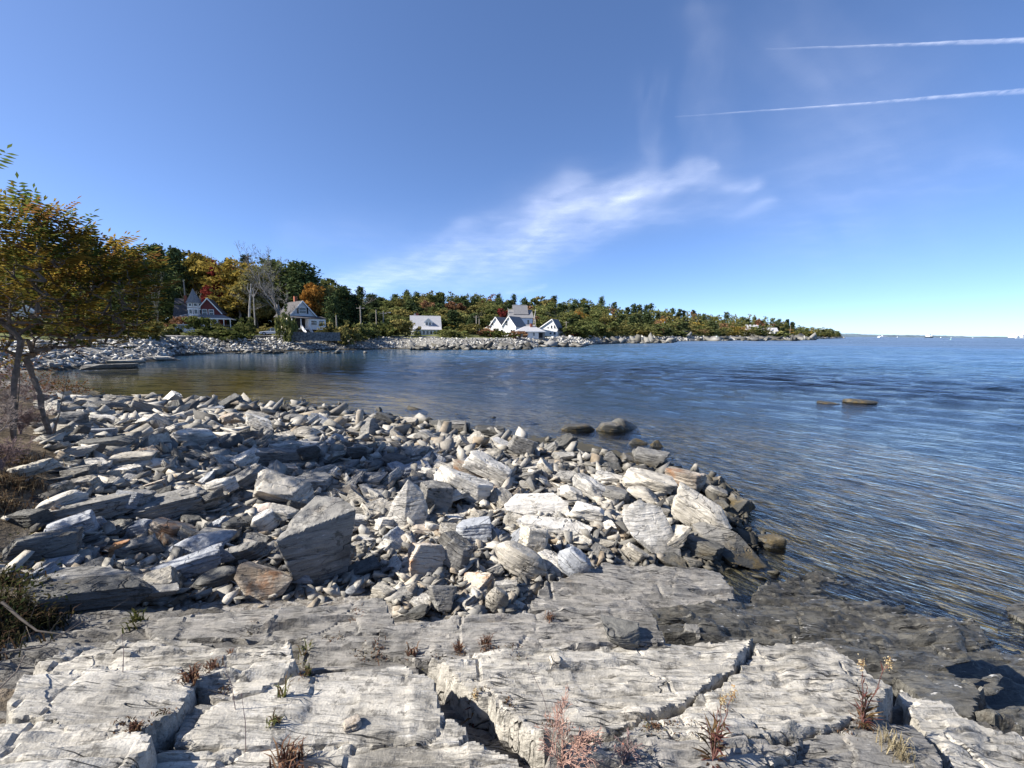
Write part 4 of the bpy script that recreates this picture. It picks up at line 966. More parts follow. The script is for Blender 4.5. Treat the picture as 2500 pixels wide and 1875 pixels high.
# road along the cove
M_ROAD = plain('asphalt_road', (0.16, 0.155, 0.15), .9, .15, 2.0)
rd = []
for i, p in enumerate(SH):
    if 44 < p[1] < 100 and p[0] < -8:
        d = inland_dir(p); rd.append((p + d * 10.0, p + d * 14.5))
_m = MB()
for (a, b), (c, d) in zip(rd[:-1], rd[1:]):
    _m.add([(a[0], a[1], 2.62), (b[0], b[1], 2.74), (d[0], d[1], 2.74), (c[0], c[1], 2.62), (a[0], a[1], 2.2), (b[0], b[1], 2.2), (d[0], d[1], 2.2), (c[0], c[1], 2.2)], [(0, 1, 2, 3), (0, 3, 7, 4), (1, 2, 6, 5)])
tag(_m.build('road', M_ROAD), 'narrow grey road along the far side of the cove', kind='structure')
# stones of the far shore: too many and small to count
pts, szs = [], []; rr = random.Random(3); _wt = [1.0 / max(q[1], 30) ** .9 for q in SH[:-1]]
for _ in range(13000):
    i = rr.choices(range(len(SH) - 1), _wt)[0]; p = SH[i] + (SH[i + 1] - SH[i]) * rr.random()
    o_ = rr.uniform(.3, 8.5); d = inland_dir(p); q = p + d * o_
    z = float(np.interp(o_, _PO, _PZ)) + rr.uniform(-.1, .12)
    s = rr.uniform(.18, .62) * (1.0 if q[1] < 120 else 1.0 + q[1] / 260)
    if q[1] > 130: s *= rr.choice((1, 1, 1.8))
    pts.append((q[0], q[1], z)); szs.append(s)
scatter('riprap', pts, szs, M_RIPRAP, 9, 1, flat=.6, label='white stone riprap lining the far shore of the cove')
# dark low reefs on the far side
pts, szs = [], []
for (x0, x1, y, n) in [(1000, 1290, 852, 190), (1290, 1420, 845, 90), (1420, 1640, 837.5, 170), (1640, 1980, 830.5, 120), (460, 900, 861, 60)]:
    for _ in range(n):
        x = rr.uniform(x0, x1); yy = y + rr.uniform(-1.2, 2.0) + (x - x0) / (x1 - x0) * (-2.0 if x0 == 1420 else 0)
        p = at_z(x, yy, 0.05); pts.append((p.x, p.y, 0.0)); szs.append(rr.uniform(9, 30) / FPX * p.y * (.5 if x0 < 500 else 1))
scatter('reef', pts, szs, M_REEF, 12, 1, flat=.34, label='low dark weedy reef at the foot of the far shore')
# boulders lying off the far beach on the left, and the two skerries in the bay
SK = [(2075, 2150, 973, 989, 'round', 'd', .5, 'flat dark skerry out in the bay, the bigger of two'), (2005, 2055, 981, 989, 'round', 'd', .5, 'small low skerry out in the bay'),
      (200, 310, 890, 904, 'slab', 'g', .3, 'low grey ledge at the left end of the far beach'), (340, 425, 872, 881, 'slab', 'w', .3, 'long white ledge at the left end of the far beach'), (262, 335, 880, 890, 'slab', 'p', .35, 'pale ledge stone behind the low grey one')]
for i, (a, b, c, d, kd, col, ra, lab) in enumerate(SK):
    o = set_stone('sea_rock' if i < 2 else 'ledge_stone', a, b, c, d, kd, col, ra, 0, 0, 0, lab, 900 + i, 5, zf=lambda x, y: 0.0 if i < 2 else 0.1)
    if i < 2: o.matrix_world = Matrix.Translation((0, 0, -o.location.z + .02)) @ o.matrix_world @ Matrix.Diagonal((1, 1, 1.15, 1))
    o['category'] = 'rock'; o['group'] = 'skerries in the bay' if i < 2 else 'ledges on the far beach'

# ------------------------------------------------------------------ trees
def leaf_mat(name, cols, trans=0.25, var=0.35):
    t = NT(name); info = t.n('ShaderNodeObjectInfo').outputs['Random']
    at = t.n('ShaderNodeAttribute', attribute_name='tint').outputs['Fac']
    ramp = t.n('ShaderNodeValToRGB'); e = ramp.color_ramp
    while len(e.elements) < len(cols): e.elements.new(.5)
    for i, c in enumerate(cols): e.elements[i].position = i / (len(cols) - 1); e.elements[i].color = tuple(c) + (1,)
    t.put(ramp.inputs[0], t.math('ADD', t.math('MULTIPLY', at, .75), t.math('MULTIPLY', info, .25)))
    v = t.math('ADD', t.math('MULTIPLY', info, var), 1 - var / 2); vc = t.n('ShaderNodeCombineXYZ', {0: v, 1: v, 2: v})
    c = t.mix(1.0, ramp.outputs[0], vc.outputs[0], 'MULTIPLY')
    d = t.n('ShaderNodeBsdfDiffuse', {'Color': c}); tr = t.n('ShaderNodeBsdfTranslucent', {'Color': c})
    mx = t.n('ShaderNodeMixShader', {0: trans}); t.put(mx.inputs[1], d.outputs[0]); t.put(mx.inputs[2], tr.outputs[0])
    return t.end(mx.outputs[0])
LM = dict(
    green=leaf_mat('leaves_green', [(0.06, 0.08, 0.028), (0.13, 0.145, 0.05), (0.20, 0.19, 0.07)]),
    olive=leaf_mat('leaves_olive', [(0.09, 0.092, 0.032), (0.185, 0.165, 0.058), (0.25, 0.20, 0.07)]),
    yellow=leaf_mat('leaves_yellow', [(0.14, 0.11, 0.025), (0.25, 0.19, 0.045), (0.33, 0.24, 0.06)]),
    orange=leaf_mat('leaves_orange', [(0.22, 0.10, 0.025), (0.38, 0.19, 0.045), (0.45, 0.26, 0.07)]),
    red=leaf_mat('leaves_red', [(0.09, 0.018, 0.02), (0.20, 0.035, 0.035), (0.26, 0.07, 0.05)]),
    russet=leaf_mat('leaves_russet', [(0.12, 0.06, 0.035), (0.22, 0.115, 0.065), (0.27, 0.17, 0.09)]),
    pine=leaf_mat('needles_pine', [(0.03, 0.048, 0.022), (0.065, 0.09, 0.038), (0.10, 0.122, 0.052)], .1),
    spruce=leaf_mat('needles_spruce', [(0.02, 0.033, 0.019), (0.04, 0.06, 0.03), (0.065, 0.082, 0.04)], .1),
    shrubg=leaf_mat('leaves_shrub', [(0.05, 0.065, 0.02), (0.10, 0.115, 0.035), (0.16, 0.155, 0.05)]))
M_BARK = plain('bark', (0.10, 0.085, 0.07), .9, .3, 3.0); M_BARKG = plain('bark_grey', (0.20, 0.185, 0.17), .9, .25, 3.0)
M_BIRCH = plain('bark_white', (0.36, 0.335, 0.30), .8, .25, 2.0)
def cards(C, size, g, aspect=.62, up=0.0):
    """small leaf-sized quads at points C"""
    n = len(C)
    a = g.normal(0, 1, (n, 3)); a[:, 2] += up; a /= np.linalg.norm(a, axis=1)[:, None]
    b = np.cross(a, g.normal(0, 1, (n, 3))); b /= np.linalg.norm(b, axis=1)[:, None]
    s = (size * g.uniform(.6, 1.25, n))[:, None]
    V = np.stack([C - a * s * .5, C + b * s * aspect * .5, C + a * s * .5, C - b * s * aspect * .5], 1).reshape(-1, 3)
    return V, np.arange(4 * n).reshape(-1, 4)
def crown_mesh(name, seed, H=14.0, W=8.0, clumps=70, per=22, leaf=.55, base=.25, shape='round'):
    g = np.random.default_rng(seed); P, T = [], []
    lob = [(g.normal(0, .42 * W / 2, 2), g.uniform(base + .12, .93), g.uniform(.42, .7)) for _ in range(12)]
    for _ in range(clumps):
        (cx, cy), fz, rs = lob[g.integers(len(lob))]
        d = g.normal(0, 1, 3); d /= np.linalg.norm(d); d[2] = d[2] * .9
        r = g.uniform(.55, 1.0)
        env = math.sin(math.pi * min(max((fz - base) / (1 - base), .08), .92)) ** .5
        c = np.array([cx * env + d[0] * W * .5 * rs * r, cy * env + d[1] * W * .5 * rs * r, H * fz + d[2] * W * .5 * rs * r])
        c[2] = min(max(c[2], H * base * .9), H)
        q = c + g.normal(0, 1, (per, 3)) * np.array([.62, .62, .42]) * W * .085
        P.append(q); T.append(np.clip(g.uniform(.0, 1.0) + g.normal(0, .12, per), 0, 1))
    P = np.concatenate(P); T = np.concatenate(T); V, F = cards(P, leaf, g)
    me = np_mesh(name, V, F); face_col(me, np.repeat(T[:, None], 3, 1)); return me
def pine_mesh(name, seed, H=15.0, W=6.0, per=20, leaf=.6, spruce=False):
    g = np.random.default_rng(seed); P, T = [], []; n = 15 if not spruce else 18
    for k in range(n):
        f = (k + g.uniform(-.3, .3)) / (n - 1); f = min(max(f, 0), 1); z = H * ((.12 if not spruce else .05) + (.86 if not spruce else .94) * f)
        L = W / 2 * ((1 - f) ** .62 * (.72 + .4 * g.random()) + .14) if not spruce else W / 2 * ((1 - f) * .95 * (.85 + .25 * g.random()) + .05)
        for j in range(7):
            a = g.uniform(0, 6.28); tone = g.uniform(.05, .95); Lb = L * g.uniform(.7, 1.1)
            for s in (.2, .5, .8, 1.0):
                c = np.array([math.cos(a) * Lb * s, math.sin(a) * Lb * s, z + (.12 if not spruce else -.25) * Lb * s + g.normal(0, .15)]); m = max(2, per // 6)
                P.append(c + g.normal(0, 1, (m, 3)) * np.array([.5, .5, .36]) * (W / 6)); T.append(np.clip(tone + g.normal(0, .12, m), 0, 1))
    P = np.concatenate(P); T = np.concatenate(T); V, F = cards(P, leaf, g, .55, .1)
    me = np_mesh(name, V, F); face_col(me, np.repeat(T[:, None], 3, 1)); return me
def trunk_mesh(name, seed, H=14.0, r=.22, top=.75, limbs=6, base=.3, W=8):
    g = np.random.default_rng(seed); m = MB()
    p = [Vector((0, 0, -1.0))]; n = 6
    for k in range(1, n + 1): p.append(Vector((g.normal(0, .12) * k * .5, g.normal(0, .12) * k * .5, H * top * k / n)))
    m.tube(p, [r * (1.15 - .95 * k / n) for k in range(n + 1)], 7)
    for k in range(limbs):
        f = g.uniform(base, top * .95); i = min(int(f / top * n), n - 1); s = p[i].lerp(p[i + 1], f / top * n - i)
        a = g.uniform(0, 6.28); L = W * g.uniform(.22, .42)
        q1 = s + Vector((math.cos(a) * L * .5, math.sin(a) * L * .5, L * .45)); q2 = s + Vector((math.cos(a) * L, math.sin(a) * L, L * g.uniform(.6, 1.0)))
        m.tube([s, q1, q2], [r * .38, r * .25, r * .08], 5)
    me = bpy.data.meshes.new(name); me.from_pydata(m.v, [], m.f); me.update(); return me
def bare_mesh(name, seed, H=16.0, depth=6, r=.26, spread=.5, up=.35, rmin=.012):
    g = np.random.default_rng(seed); V, F = [], []
    def seg(a, b, ra, rb, n):
        t = (b - a).normalized(); o = t.orthogonal().normalized(); q = t.cross(o); base = len(V)
        for (p, rad) in ((a, ra), (b, rb)):
            for k in range(n):
                an = 6.283 * k / n; V.append(p + (o * math.cos(an) + q * math.sin(an)) * rad)
        for k in range(n): F.append((base + k, base + (k + 1) % n, base + n + (k + 1) % n, base + n + k))
    def grow(p, d, L, rad, k):
        n = 6 if k > depth - 2 else (4 if k > 2 else 3)
        q = p
        for s in range(3 if k > 1 else 2):
            d2 = (d + Vector(g.normal(0, .10, 3))).normalized(); e = q + d2 * L / 3; r2 = rad * .86; seg(q, e, rad, r2, n); q, d, rad = e, d2, r2
            if k > 0 and s < 2 and g.random() < .75:
                side = d.cross(Vector(g.normal(0, 1, 3))).normalized(); grow(q, (d + side * (spread * g.uniform(.7, 1.4)) + Vector((0, 0, up * .3))).normalized(), L * g.uniform(.5, .72), max(rad * .5, rmin), k - 1)
        if k > 0:
            for j in range(2):
                side = d.cross(Vector(g.normal(0, 1, 3))).normalized()
                grow(q, (d + side * spread * g.uniform(.6, 1.2) + Vector((0, 0, up * .4))).normalized(), L * g.uniform(.62, .82), max(rad * .7, rmin), k - 1)
    grow(Vector((0, 0, -.035 * H)), Vector((0, 0, 1)), H * .30, r, depth - 1)
    V = np.array([v[:] for v in V]); V *= H / max(V[:, 2].max(), .45 * np.abs(V).max())
    return np_mesh(name, V, np.array([list(f) for f in F]) if all(len(f) == 4 for f in F) else F)
TP = dict(broad=[], pine=[], spruce=[], bare=[])
for k in range(5): TP['broad'].append((crown_mesh('crown', 20 + k, 14, [8, 7, 9, 6.5, 8][k], 150, 26, .70, [.12, .1, .16, .06, .1][k]), trunk_mesh('trunk', 30 + k, 14, .2, .7)))
for k in range(4): TP['pine'].append((pine_mesh('crown', 40 + k, 15, [6.5, 6, 7, 5.5][k], 38, .66), trunk_mesh('trunk', 44 + k, 15, .17, .97, 0)))
for k in range(2): TP['spruce'].append((pine_mesh('crown', 50 + k, 14, 5, 26, .6, True), trunk_mesh('trunk', 54 + k, 14, .15, .97, 0)))
for k in range(3): TP['bare'].append((bare_mesh('crown', 60 + k, 12, 5, .17), trunk_mesh('trunk', 64 + k, 12, .2, .3, 0)))
TREES = []
TKIND = dict(green='broad', olive='broad', yellow='broad', orange='broad', red='broad', russet='broad', pine='pine', spruce='spruce', bare='bare')
def tree(x, D, ytop, wpx, kind, label=None, var=None, name=None, zbase=None, bark=None):
    p = at_d(x, 800, D); zb = land_z(p.x, p.y) if zbase is None else zbase
    ztop = at_d(x, ytop, D).z; H = max(ztop - zb, 2.5)
    fam = TKIND[kind]; v = TP[fam][random.randrange(len(TP[fam])) if var is None else var]
    base_h = {'broad': 14, 'pine': 15, 'spruce': 14, 'bare': 12}[fam]; base_w = {'broad': 8, 'pine': 6.3, 'spruce': 5, 'bare': 8}[fam]
    W = wpx / FPX * D
    H = max(H, .95 * W); zb = ztop - H
    root = empty(name or {'broad': 'broadleaf_tree', 'pine': 'pine_tree', 'spruce': 'spruce_tree', 'bare': 'bare_tree'}[fam], (p.x, p.y, zb), random.uniform(0, 6.28))
    root.scale = (W / base_w, W / base_w, H / base_h)
    c = bpy.data.objects.new('crown', v[0]); COL.objects.link(c); c.parent = root
    if not v[0].materials: v[0].materials.append(M_BARKG)
    c.material_slots[0].link = 'OBJECT'; c.material_slots[0].material = LM[kind] if kind in LM else M_BARKG
    t = bpy.data.objects.new('trunk', v[1]); COL.objects.link(t); t.parent = root
    if not v[1].materials: v[1].materials.append(M_BARK)
    if bark is not None: t.material_slots[0].link = 'OBJECT'; t.material_slots[0].material = bark
    tag(root, label, 'tree', 'trees behind the cove')
    if label is None: TREES.append((root, x, (ytop + 800) / 2, kind, fam, D))
    return root
# trees that stand out in the photograph
tree(588, 101, 642, 112, 'yellow', 'big yellow-green tree between the two near houses', 2, bark=M_BIRCH)
tree(550, 106, 622, 92, 'red', 'dark red maple top rising behind the yellow-green tree', 0)
tree(519, 99, 684, 50, 'red', 'small crimson maple beside the turret roof', 3)
tree(495, 106, 626, 80, 'yellow', 'yellow-tinged tree behind the turret house', 1)
tree(630, 96, 650, 80, 'olive', 'olive tree beside the white dead trunk', 4)
tree(768, 96, 694, 58, 'orange', 'orange tree beside the gable of the white house', 1)
tree(800, 112, 682, 60, 'olive', 'olive-yellow tree behind the orange one', 0)
tree(745, 108, 645, 110, 'pine', 'dark spreading pine behind the white gable', 2)
tree(700, 112, 640, 120, 'green', 'rounded dark green crown behind the big bare tree', 2)
tree(842, 98, 705, 70, 'pine', 'dense dark evergreen right of the white gable house', 0)
tree(868, 100, 722, 60, 'spruce', 'dark spruce by the first utility pole', 0)
tree(815, 94, 725, 60, 'pine', 'dark evergreen close behind the enclosed porch', 1)
tree(1040, 150, 728, 44, 'red', 'pinkish-red tree above the dormer house', 3).children[0].material_slots[0].material = LM['russet']
tree(1062, 140, 760, 30, 'orange', 'small bright orange tree behind the dormer house', 1)
tree(1096, 118, 790, 26, 'yellow', 'yellow bush-like tree at the corner of the dormer house', 3)
tree(1120, 128, 757, 60, 'green', 'rounded grey-green tree right of the dormer house', 0)
tree(1410, 200, 762, 22, 'orange', 'orange tree at the edge of the wood right of the gable-window house', 2)
tree(1228, 152, 755, 30, 'red', 'dark purple-red tree behind the twin white gables', 1)
tree(1850, 420, 775, 22, 'russet', 'reddish tree behind the large house on the headland', 0)
tree(590 - 250, 84, 612, 90, 'pine', 'tall dark pine behind the sumac leaves', 0)
tree(395, 92, 606, 90, 'pine', 'tall dark pine left of the turret house', 1)
tree(440, 104, 610, 80, 'pine', 'tall dark pine straight behind the turret house', 3)
tree(470, 110, 612, 70, 'green', 'dark green broadleaf behind the turret house', 0)
tree(385, 80, 655, 70, 'bare', 'leafless grey tree between the sumac and the turret house', 1)
# the great bare tree and the white dead trunks
M_TREEB = M_BARKG
def lone_bare(x, D, ytop, wpx, ybase, label, seed, mat, depth=6, spread=.5, name='bare_tree'):
    p = at_d(x, ybase, D); H = at_d(x, ytop, D).z - p.z
    root = empty(name, tuple(p)); me = bare_mesh('branches', seed, H, depth, H * .014, spread)
    V = np.empty(len(me.vertices) * 3, np.float32); me.vertices.foreach_get('co', V); V = V.reshape(-1, 3)
    k = wpx / FPX * D / max(np.ptp(V[:, 0]), .1); V[:, :2] *= k; me.vertices.foreach_set('co', V.ravel()); me.update()
    link('branches', me, mat, root); m = MB(); m.tube([(0, 0, -1), (0, 0, H * .12), (0, 0, H * .30)], [H * .024, H * .02, H * .015], 8); m.build('trunk', mat, root, smooth=True)
    tag(root, label, 'tree', 'trees behind the cove'); return root
lone_bare(682, 80, 594, 150, 806, 'great leafless tree towering in front of the white gable house', 77, M_BARKG, 7)
def dead_trunk(x, D, yb, yt, w, lean, label, fork=True):
    a = at_d(x, yb, D); b = at_d(x + lean, yt, D); root = empty('dead_tree', tuple(a)); m = MB(); v = b - a
    m.tube([(0, 0, -1), tuple(v * .4), tuple(v * .75), tuple(v)], [w, w * .9, w * .7, w * .35], 7); m.build('trunk', M_BIRCH, root, smooth=True)
    if fork:
        for s in (-1, 1):
            m = MB(); q = v * .72; m.tube([tuple(q), tuple(q + Vector((s * .5, 0, 1.0))), tuple(q + Vector((s * .8 + .3, 0.3, 2.2)))], [w * .45, w * .28, w * .08], 6); m.build('limb', M_BIRCH, root, smooth=True)
    tag(root, label, 'tree', 'trees behind the cove')
dead_trunk(607, 84, 783, 692, .2, 6, 'thick white dead trunk standing beside the yellow-green tree')
dead_trunk(622, 88, 783, 704, .12, -4, 'thinner white dead trunk behind the thick one')
dead_trunk(1246, 140, 782, 752, .22, -6, 'pale dead snag behind the twin white gables', False)
dead_trunk(1304, 150, 782, 754, .22, 4, 'pale crooked snag right of the tall grey roof', False)
# the wood behind, tree by tree as far as they can be told apart
SKY_X = [-150, 250, 300, 350, 420, 500, 560, 620, 700, 760, 790, 830, 880, 940, 1000, 1060, 1130, 1160, 1240, 1300, 1350, 1450, 1550, 1650, 1750, 1800, 1870, 1920, 1950, 1975, 2000, 2040, 2060]
SKY_Y = [600, 590, 600, 612, 614, 622, 632, 640, 648, 662, 690, 690, 704, 722, 710, 710, 716, 716, 723, 730, 728, 736, 746, 755, 766, 768, 773, 780, 790, 797, 797, 802, 812]
def skyline(x): return float(np.interp(x, SKY_X, SKY_Y))
rw = random.Random(21)
def pick_kind(x, row):
    if x < 780: return rw.choices(['pine', 'green', 'olive', 'bare', 'spruce', 'yellow'], [5, 4, 2, 1, 1.5, .7])[0]
    if row >= 4: return rw.choices(['pine', 'green', 'spruce', 'olive', 'russet'], [4, 6, 1.2, 2, .25])[0]
    return rw.choices(['pine', 'green', 'olive', 'russet', 'yellow', 'orange', 'bare', 'spruce'], [2.6, 6.4, 3.4, .5, .35, .15, .5, 1.6])[0]
far_trees = []
for row in range(-1, 6):
    x = (-140 if row >= 0 else 800) + row * 9
    while x < 2052:
        f = max(row, 0) / 5
        sd = shore_D(x)
        D = sd * 1.0 + (26 + 118 * f * (1.0 if x < 1900 else .5)) * (1 if sd > 90 else .62) + rw.uniform(-4, 4)
        if x < 860: D = max(D, 104 + 34 * f)
        elif x < 1110: D = max(D, 122 + 80 * f)
        elif x < 1400: D = max(D, 158 + 75 * f)
        y0 = np.interp(x, [0, 2060], [804, 822]); ys = skyline(x)
        top = y0 - (y0 - ys) * (0.48 + .52 * f) + rw.uniform(-4, 7) * (1 if f > .9 else 1.6)
        if row < 0: D = sd + (22 if sd < 110 else 26); top = y0 - (y0 - ys) * rw.uniform(.2, .36); D = D if x < 980 or x > 1370 else D + 34
        if x > 1930: top = max(top, ys + rw.uniform(0, 4))
        w = rw.uniform(6.8, 10.2) * FPX / D * (1.0 if x > 880 else 1.1)
        k = pick_kind(x, row)
        if row == 5 and rw.random() < .25: top -= 8 if x < 1480 else 2
        if x > 1480 and k == 'bare': k = 'green'
        if x > 1480: top += rw.uniform(0, 3)
        if x > 1480 or (row == 0 and 1480 < x): far_trees.append((x, D, top, w, k))
        else: tree(x, D, top, w * (1.25 if TKIND[k] == 'broad' else 1.0), k)
        x += w * rw.uniform(.46, .66) * (1.2 if x < 1480 else 1)
# the headland wood beyond: one far mass
LP = dict(broad=[(crown_mesh('c', 120 + k, 14, 8, 42, 9, 1.15, .05)) for k in range(3)], pine=[pine_mesh('c', 130 + k, 15, 6.3, 6, 1.1) for k in range(3)], spruce=[pine_mesh('c', 140, 14, 5, 9, 1.0, True)], bare=[bare_mesh('c', 150, 12, 4, .2)])
def arr(me):
    V = np.empty(len(me.vertices) * 3, np.float32); me.vertices.foreach_get('co', V)
    F = np.empty(len(me.loops), np.int32); me.loops.foreach_get('vertex_index', F); return V.reshape(-1, 3), F.reshape(-1, 4)
LA = {k: [arr(m) for m in v] for k, v in LP.items()}
CK = dict(green=[(.06, .08, .028), (.19, .185, .066)], olive=[(.09, .092, .032), (.24, .195, .07)], yellow=[(.14, .11, .025), (.33, .24, .06)], orange=[(.22, .1, .025), (.45, .26, .07)], russet=[(.12, .06, .035), (.27, .17, .09)], pine=[(.03, .048, .022), (.10, .122, .052)], spruce=[(.02, .033, .019), (.065, .082, .04)], bare=[(.14, .12, .11), (.22, .2, .18)])
VV, FF, CC, b = [], [], [], 0; gg = np.random.default_rng(5)
for (x, D, top, w, k) in far_trees:
    fam = TKIND[k]; V, F = LA[fam][rw.randrange(len(LA[fam]))]; p = at_d(x, 800, D); zb = land_z(p.x, p.y); H = max(at_d(x, top, D).z - zb, 4.0)
    a = rw.uniform(0, 6.28); s = w / FPX * D / {'broad': 7, 'pine': 5.6, 'spruce': 4.6, 'bare': 8}[fam]
    Q = V.copy(); Q[:, :2] = np.stack([V[:, 0] * math.cos(a) - V[:, 1] * math.sin(a), V[:, 0] * math.sin(a) + V[:, 1] * math.cos(a)], -1) * s
    Q[:, 2] *= H / {'broad': 14, 'pine': 15, 'spruce': 14, 'bare': 12}[fam]; Q += np.array([p.x, p.y, zb])
    c0, c1 = np.array(CK[k][0]), np.array(CK[k][1]); u = np.clip(rw.uniform(0, .6) + gg.uniform(0, .4, len(F)), 0, 1)[:, None]
    VV.append(Q); FF.append(F + b); CC.append(c0 * (1 - u) + c1 * u); b += len(Q)
def tint_mat(name, trans=.2):
    t = NT(name); c = t.n('ShaderNodeAttribute', attribute_name='tint').outputs['Color']
    d = t.n('ShaderNodeBsdfDiffuse', {'Color': c}); tr = t.n('ShaderNodeBsdfTranslucent', {'Color': c})
    mx = t.n('ShaderNodeMixShader', {0: trans}); t.put(mx.inputs[1], d.outputs[0]); t.put(mx.inputs[2], tr.outputs[0]); return t.end(mx.outputs[0])
M_TINT = tint_mat('foliage_tint')
me = np_mesh('forest', np.concatenate(VV), np.concatenate(FF)); face_col(me, np.concatenate(CC))
tag(link('forest', me, M_TINT), 'mixed autumn wood covering the far headland', 'forest', kind='stuff')
# shrubs along road and gardens
SHP = [crown_mesh('foliage', 160 + k, 2.2, 3.2, 46, 26, .34, .05) for k in range(3)]
def shrub(x, D, ybase, w, h, kind, label, z=None):
    p = at_d(x, ybase, D); zb = land_z(p.x, p.y) if z is None else z
    me = SHP[random.randrange(3)]; o = bpy.data.objects.new('shrub', me); COL.objects.link(o)
    if not me.materials: me.materials.append(M_BARK)
    o.material_slots[0].link = 'OBJECT'; o.material_slots[0].material = LM[kind]
    o.location = (p.x, p.y, min(zb, p.z) - .1); o.rotation_euler = (0, 0, random.uniform(0, 6.28)); o.scale = (w / FPX * D / 3.0, w / FPX * D / 3.0, (h / FPX * D + max(p.z - zb, 0)) / 2.1)
    tag(o, label, 'shrub', 'shrubs along the far shore'); return o
SHR = [(445, 76, 800, 50, 22, 'russet', 'reddish clipped shrub in front of the turret house porch'), (487, 76, 805, 60, 26, 'shrubg', 'grey-green shrub before the turret house porch'), (528, 76, 806, 34, 22, 'shrubg', 'light green round shrub at the turret house foundation'),
       (410, 72, 810, 70, 16, 'shrubg', 'low hedge piece left of the white car'), (520, 73, 812, 90, 12, 'green', 'low green hedge in front of the turret house'), (580, 74, 812, 80, 12, 'shrubg', 'low hedge between the turret house and the road'),
       (603, 80, 808, 46, 28, 'green', 'dark bush at the foot of the white dead trunks'), (640, 86, 806, 40, 14, 'olive', 'bush on the lawn left of the silver car'), (702, 78, 800, 46, 46, 'green', 'tall ivy-dark bush in front of the white gable house'),
       (795, 84, 806, 50, 14, 'olive', 'yellow-green bush right of the porch stairs'), (835, 84, 808, 60, 20, 'olive', 'bushy growth above the stone retaining wall'), (872, 88, 812, 60, 18, 'green', 'dark bush around the first utility pole'),
       (905, 92, 815, 60, 22, 'green', 'wide green thicket behind the riprap'), (945, 98, 818, 70, 34, 'shrubg', 'tall light green thicket left of the dormer house'), (985, 100, 820, 60, 34, 'olive', 'olive thicket touching the dormer house'), (1016, 98, 822, 22, 12, 'green', 'dark shrub at the dormer house corner'),
       (1105, 104, 822, 70, 22, 'green', 'dark low thicket right of the dormer house'), (1150, 110, 820, 60, 26, 'olive', 'thicket beneath the paired utility poles'), (1185, 114, 820, 50, 22, 'russet', 'brownish thicket left of the twin gables'),
       (1225, 112, 826, 70, 22, 'shrubg', 'rounded light green hedge before the twin white gables'), (1265, 112, 826, 40, 16, 'russet', 'rust-coloured bush beside the low cottage'), (1395, 150, 814, 30, 8, 'russet', 'reddish scrub right of the gable-window house'),
       (1480, 190, 818, 60, 10, 'green', 'dark scrub at the wood edge behind the reef'), (1560, 215, 818, 60, 10, 'olive', 'scrub below the wood, middle of the headland'), (1650, 260, 820, 60, 10, 'green', 'scrub below the wood towards the headland house'), (1800, 360, 818, 40, 8, 'olive', 'scrub left of the headland house'), (1890, 380, 818, 60, 7, 'green', 'scrub in front of the headland house'),
       (350, 60, 815, 110, 26, 'olive', 'rough hedge beyond the sumac along the far road'), (270, 56, 815, 120, 34, 'green', 'dark hedge seen under the sumac branches'), (180, 54, 815, 120, 40, 'olive', 'hedge behind the sumac trunks'), (60, 52, 820, 160, 40, 'green', 'hedge in front of the half-hidden white cottage')]
for s_ in SHR: shrub(*s_)
# ------------------------------------------------------------------ houses
def clap(name, col, rough=.7):
    t = NT(name); o = t.obj(); sep = t.n('ShaderNodeSeparateXYZ'); t.put(sep.inputs[0], o)
    fr = t.math('FRACT', t.math('MULTIPLY', sep.outputs[2], 6.0)); n = t.noise(o, 3.0, 4)
    c = t.mix(t.rng(n, .3, .7), tuple(x * .88 for x in col), col)
    return t.end(t.bsdf(c, rough, t.bump(fr, .4, .02), .3))
M_WHITE_P = clap('paint_white', (0.78, 0.77, 0.74)); M_CREAM = clap('paint_cream', (0.78, 0.70, 0.52)); M_RED_P = clap('paint_dark_red', (0.15, 0.035, 0.035)); M_BLUE_P = clap('paint_pale_blue', (0.62, 0.68, 0.74)); M_WHITE_DIM = clap('paint_white_dimmed', (0.58, 0.60, 0.63))  # last one: shade on white walls put into a grey paint
M_TRIM = plain('trim_white', (0.8, 0.79, 0.76), .6, .05)
M_GLASS = NT('window_glass'); M_GLASS = M_GLASS.end(M_GLASS.bsdf((0.03, 0.04, 0.055), .08, None, .6))
M_ROOF_D = plain('roof_dark', (0.075, 0.07, 0.072), .9, .3, 4.0); M_ROOF_G = plain('roof_grey', (0.20, 0.195, 0.195), .9, .2, 4.0); M_ROOF_L = plain('roof_light_grey', (0.33, 0.33, 0.345), .85, .12, 4.0)
M_DECK = plain('deck_grey', (0.22, 0.215, 0.205), .8, .2); M_BRICK = plain('chimney_brick', (0.30, 0.10, 0.06), .9, .3, 8); M_DARKIN = plain('porch_shade', (0.02, 0.02, 0.022), .9)  # last one: inner shade of porch and doorway as a near-black colour
M_STONEW = plain('wall_stone', (0.16, 0.155, 0.15), .9, .5, 3.0, bump=.6)
def fbox(mb, face, F, u0, u1, z0, z1, d0, d1):
    if face == 'front': mb.box(u0, u1, F - d1, F - d0, z0, z1)
    elif face == 'left': mb.box(F - d1, F - d0, u0, u1, z0, z1)
    else: mb.box(F + d0, F + d1, u0, u1, z0, z1)
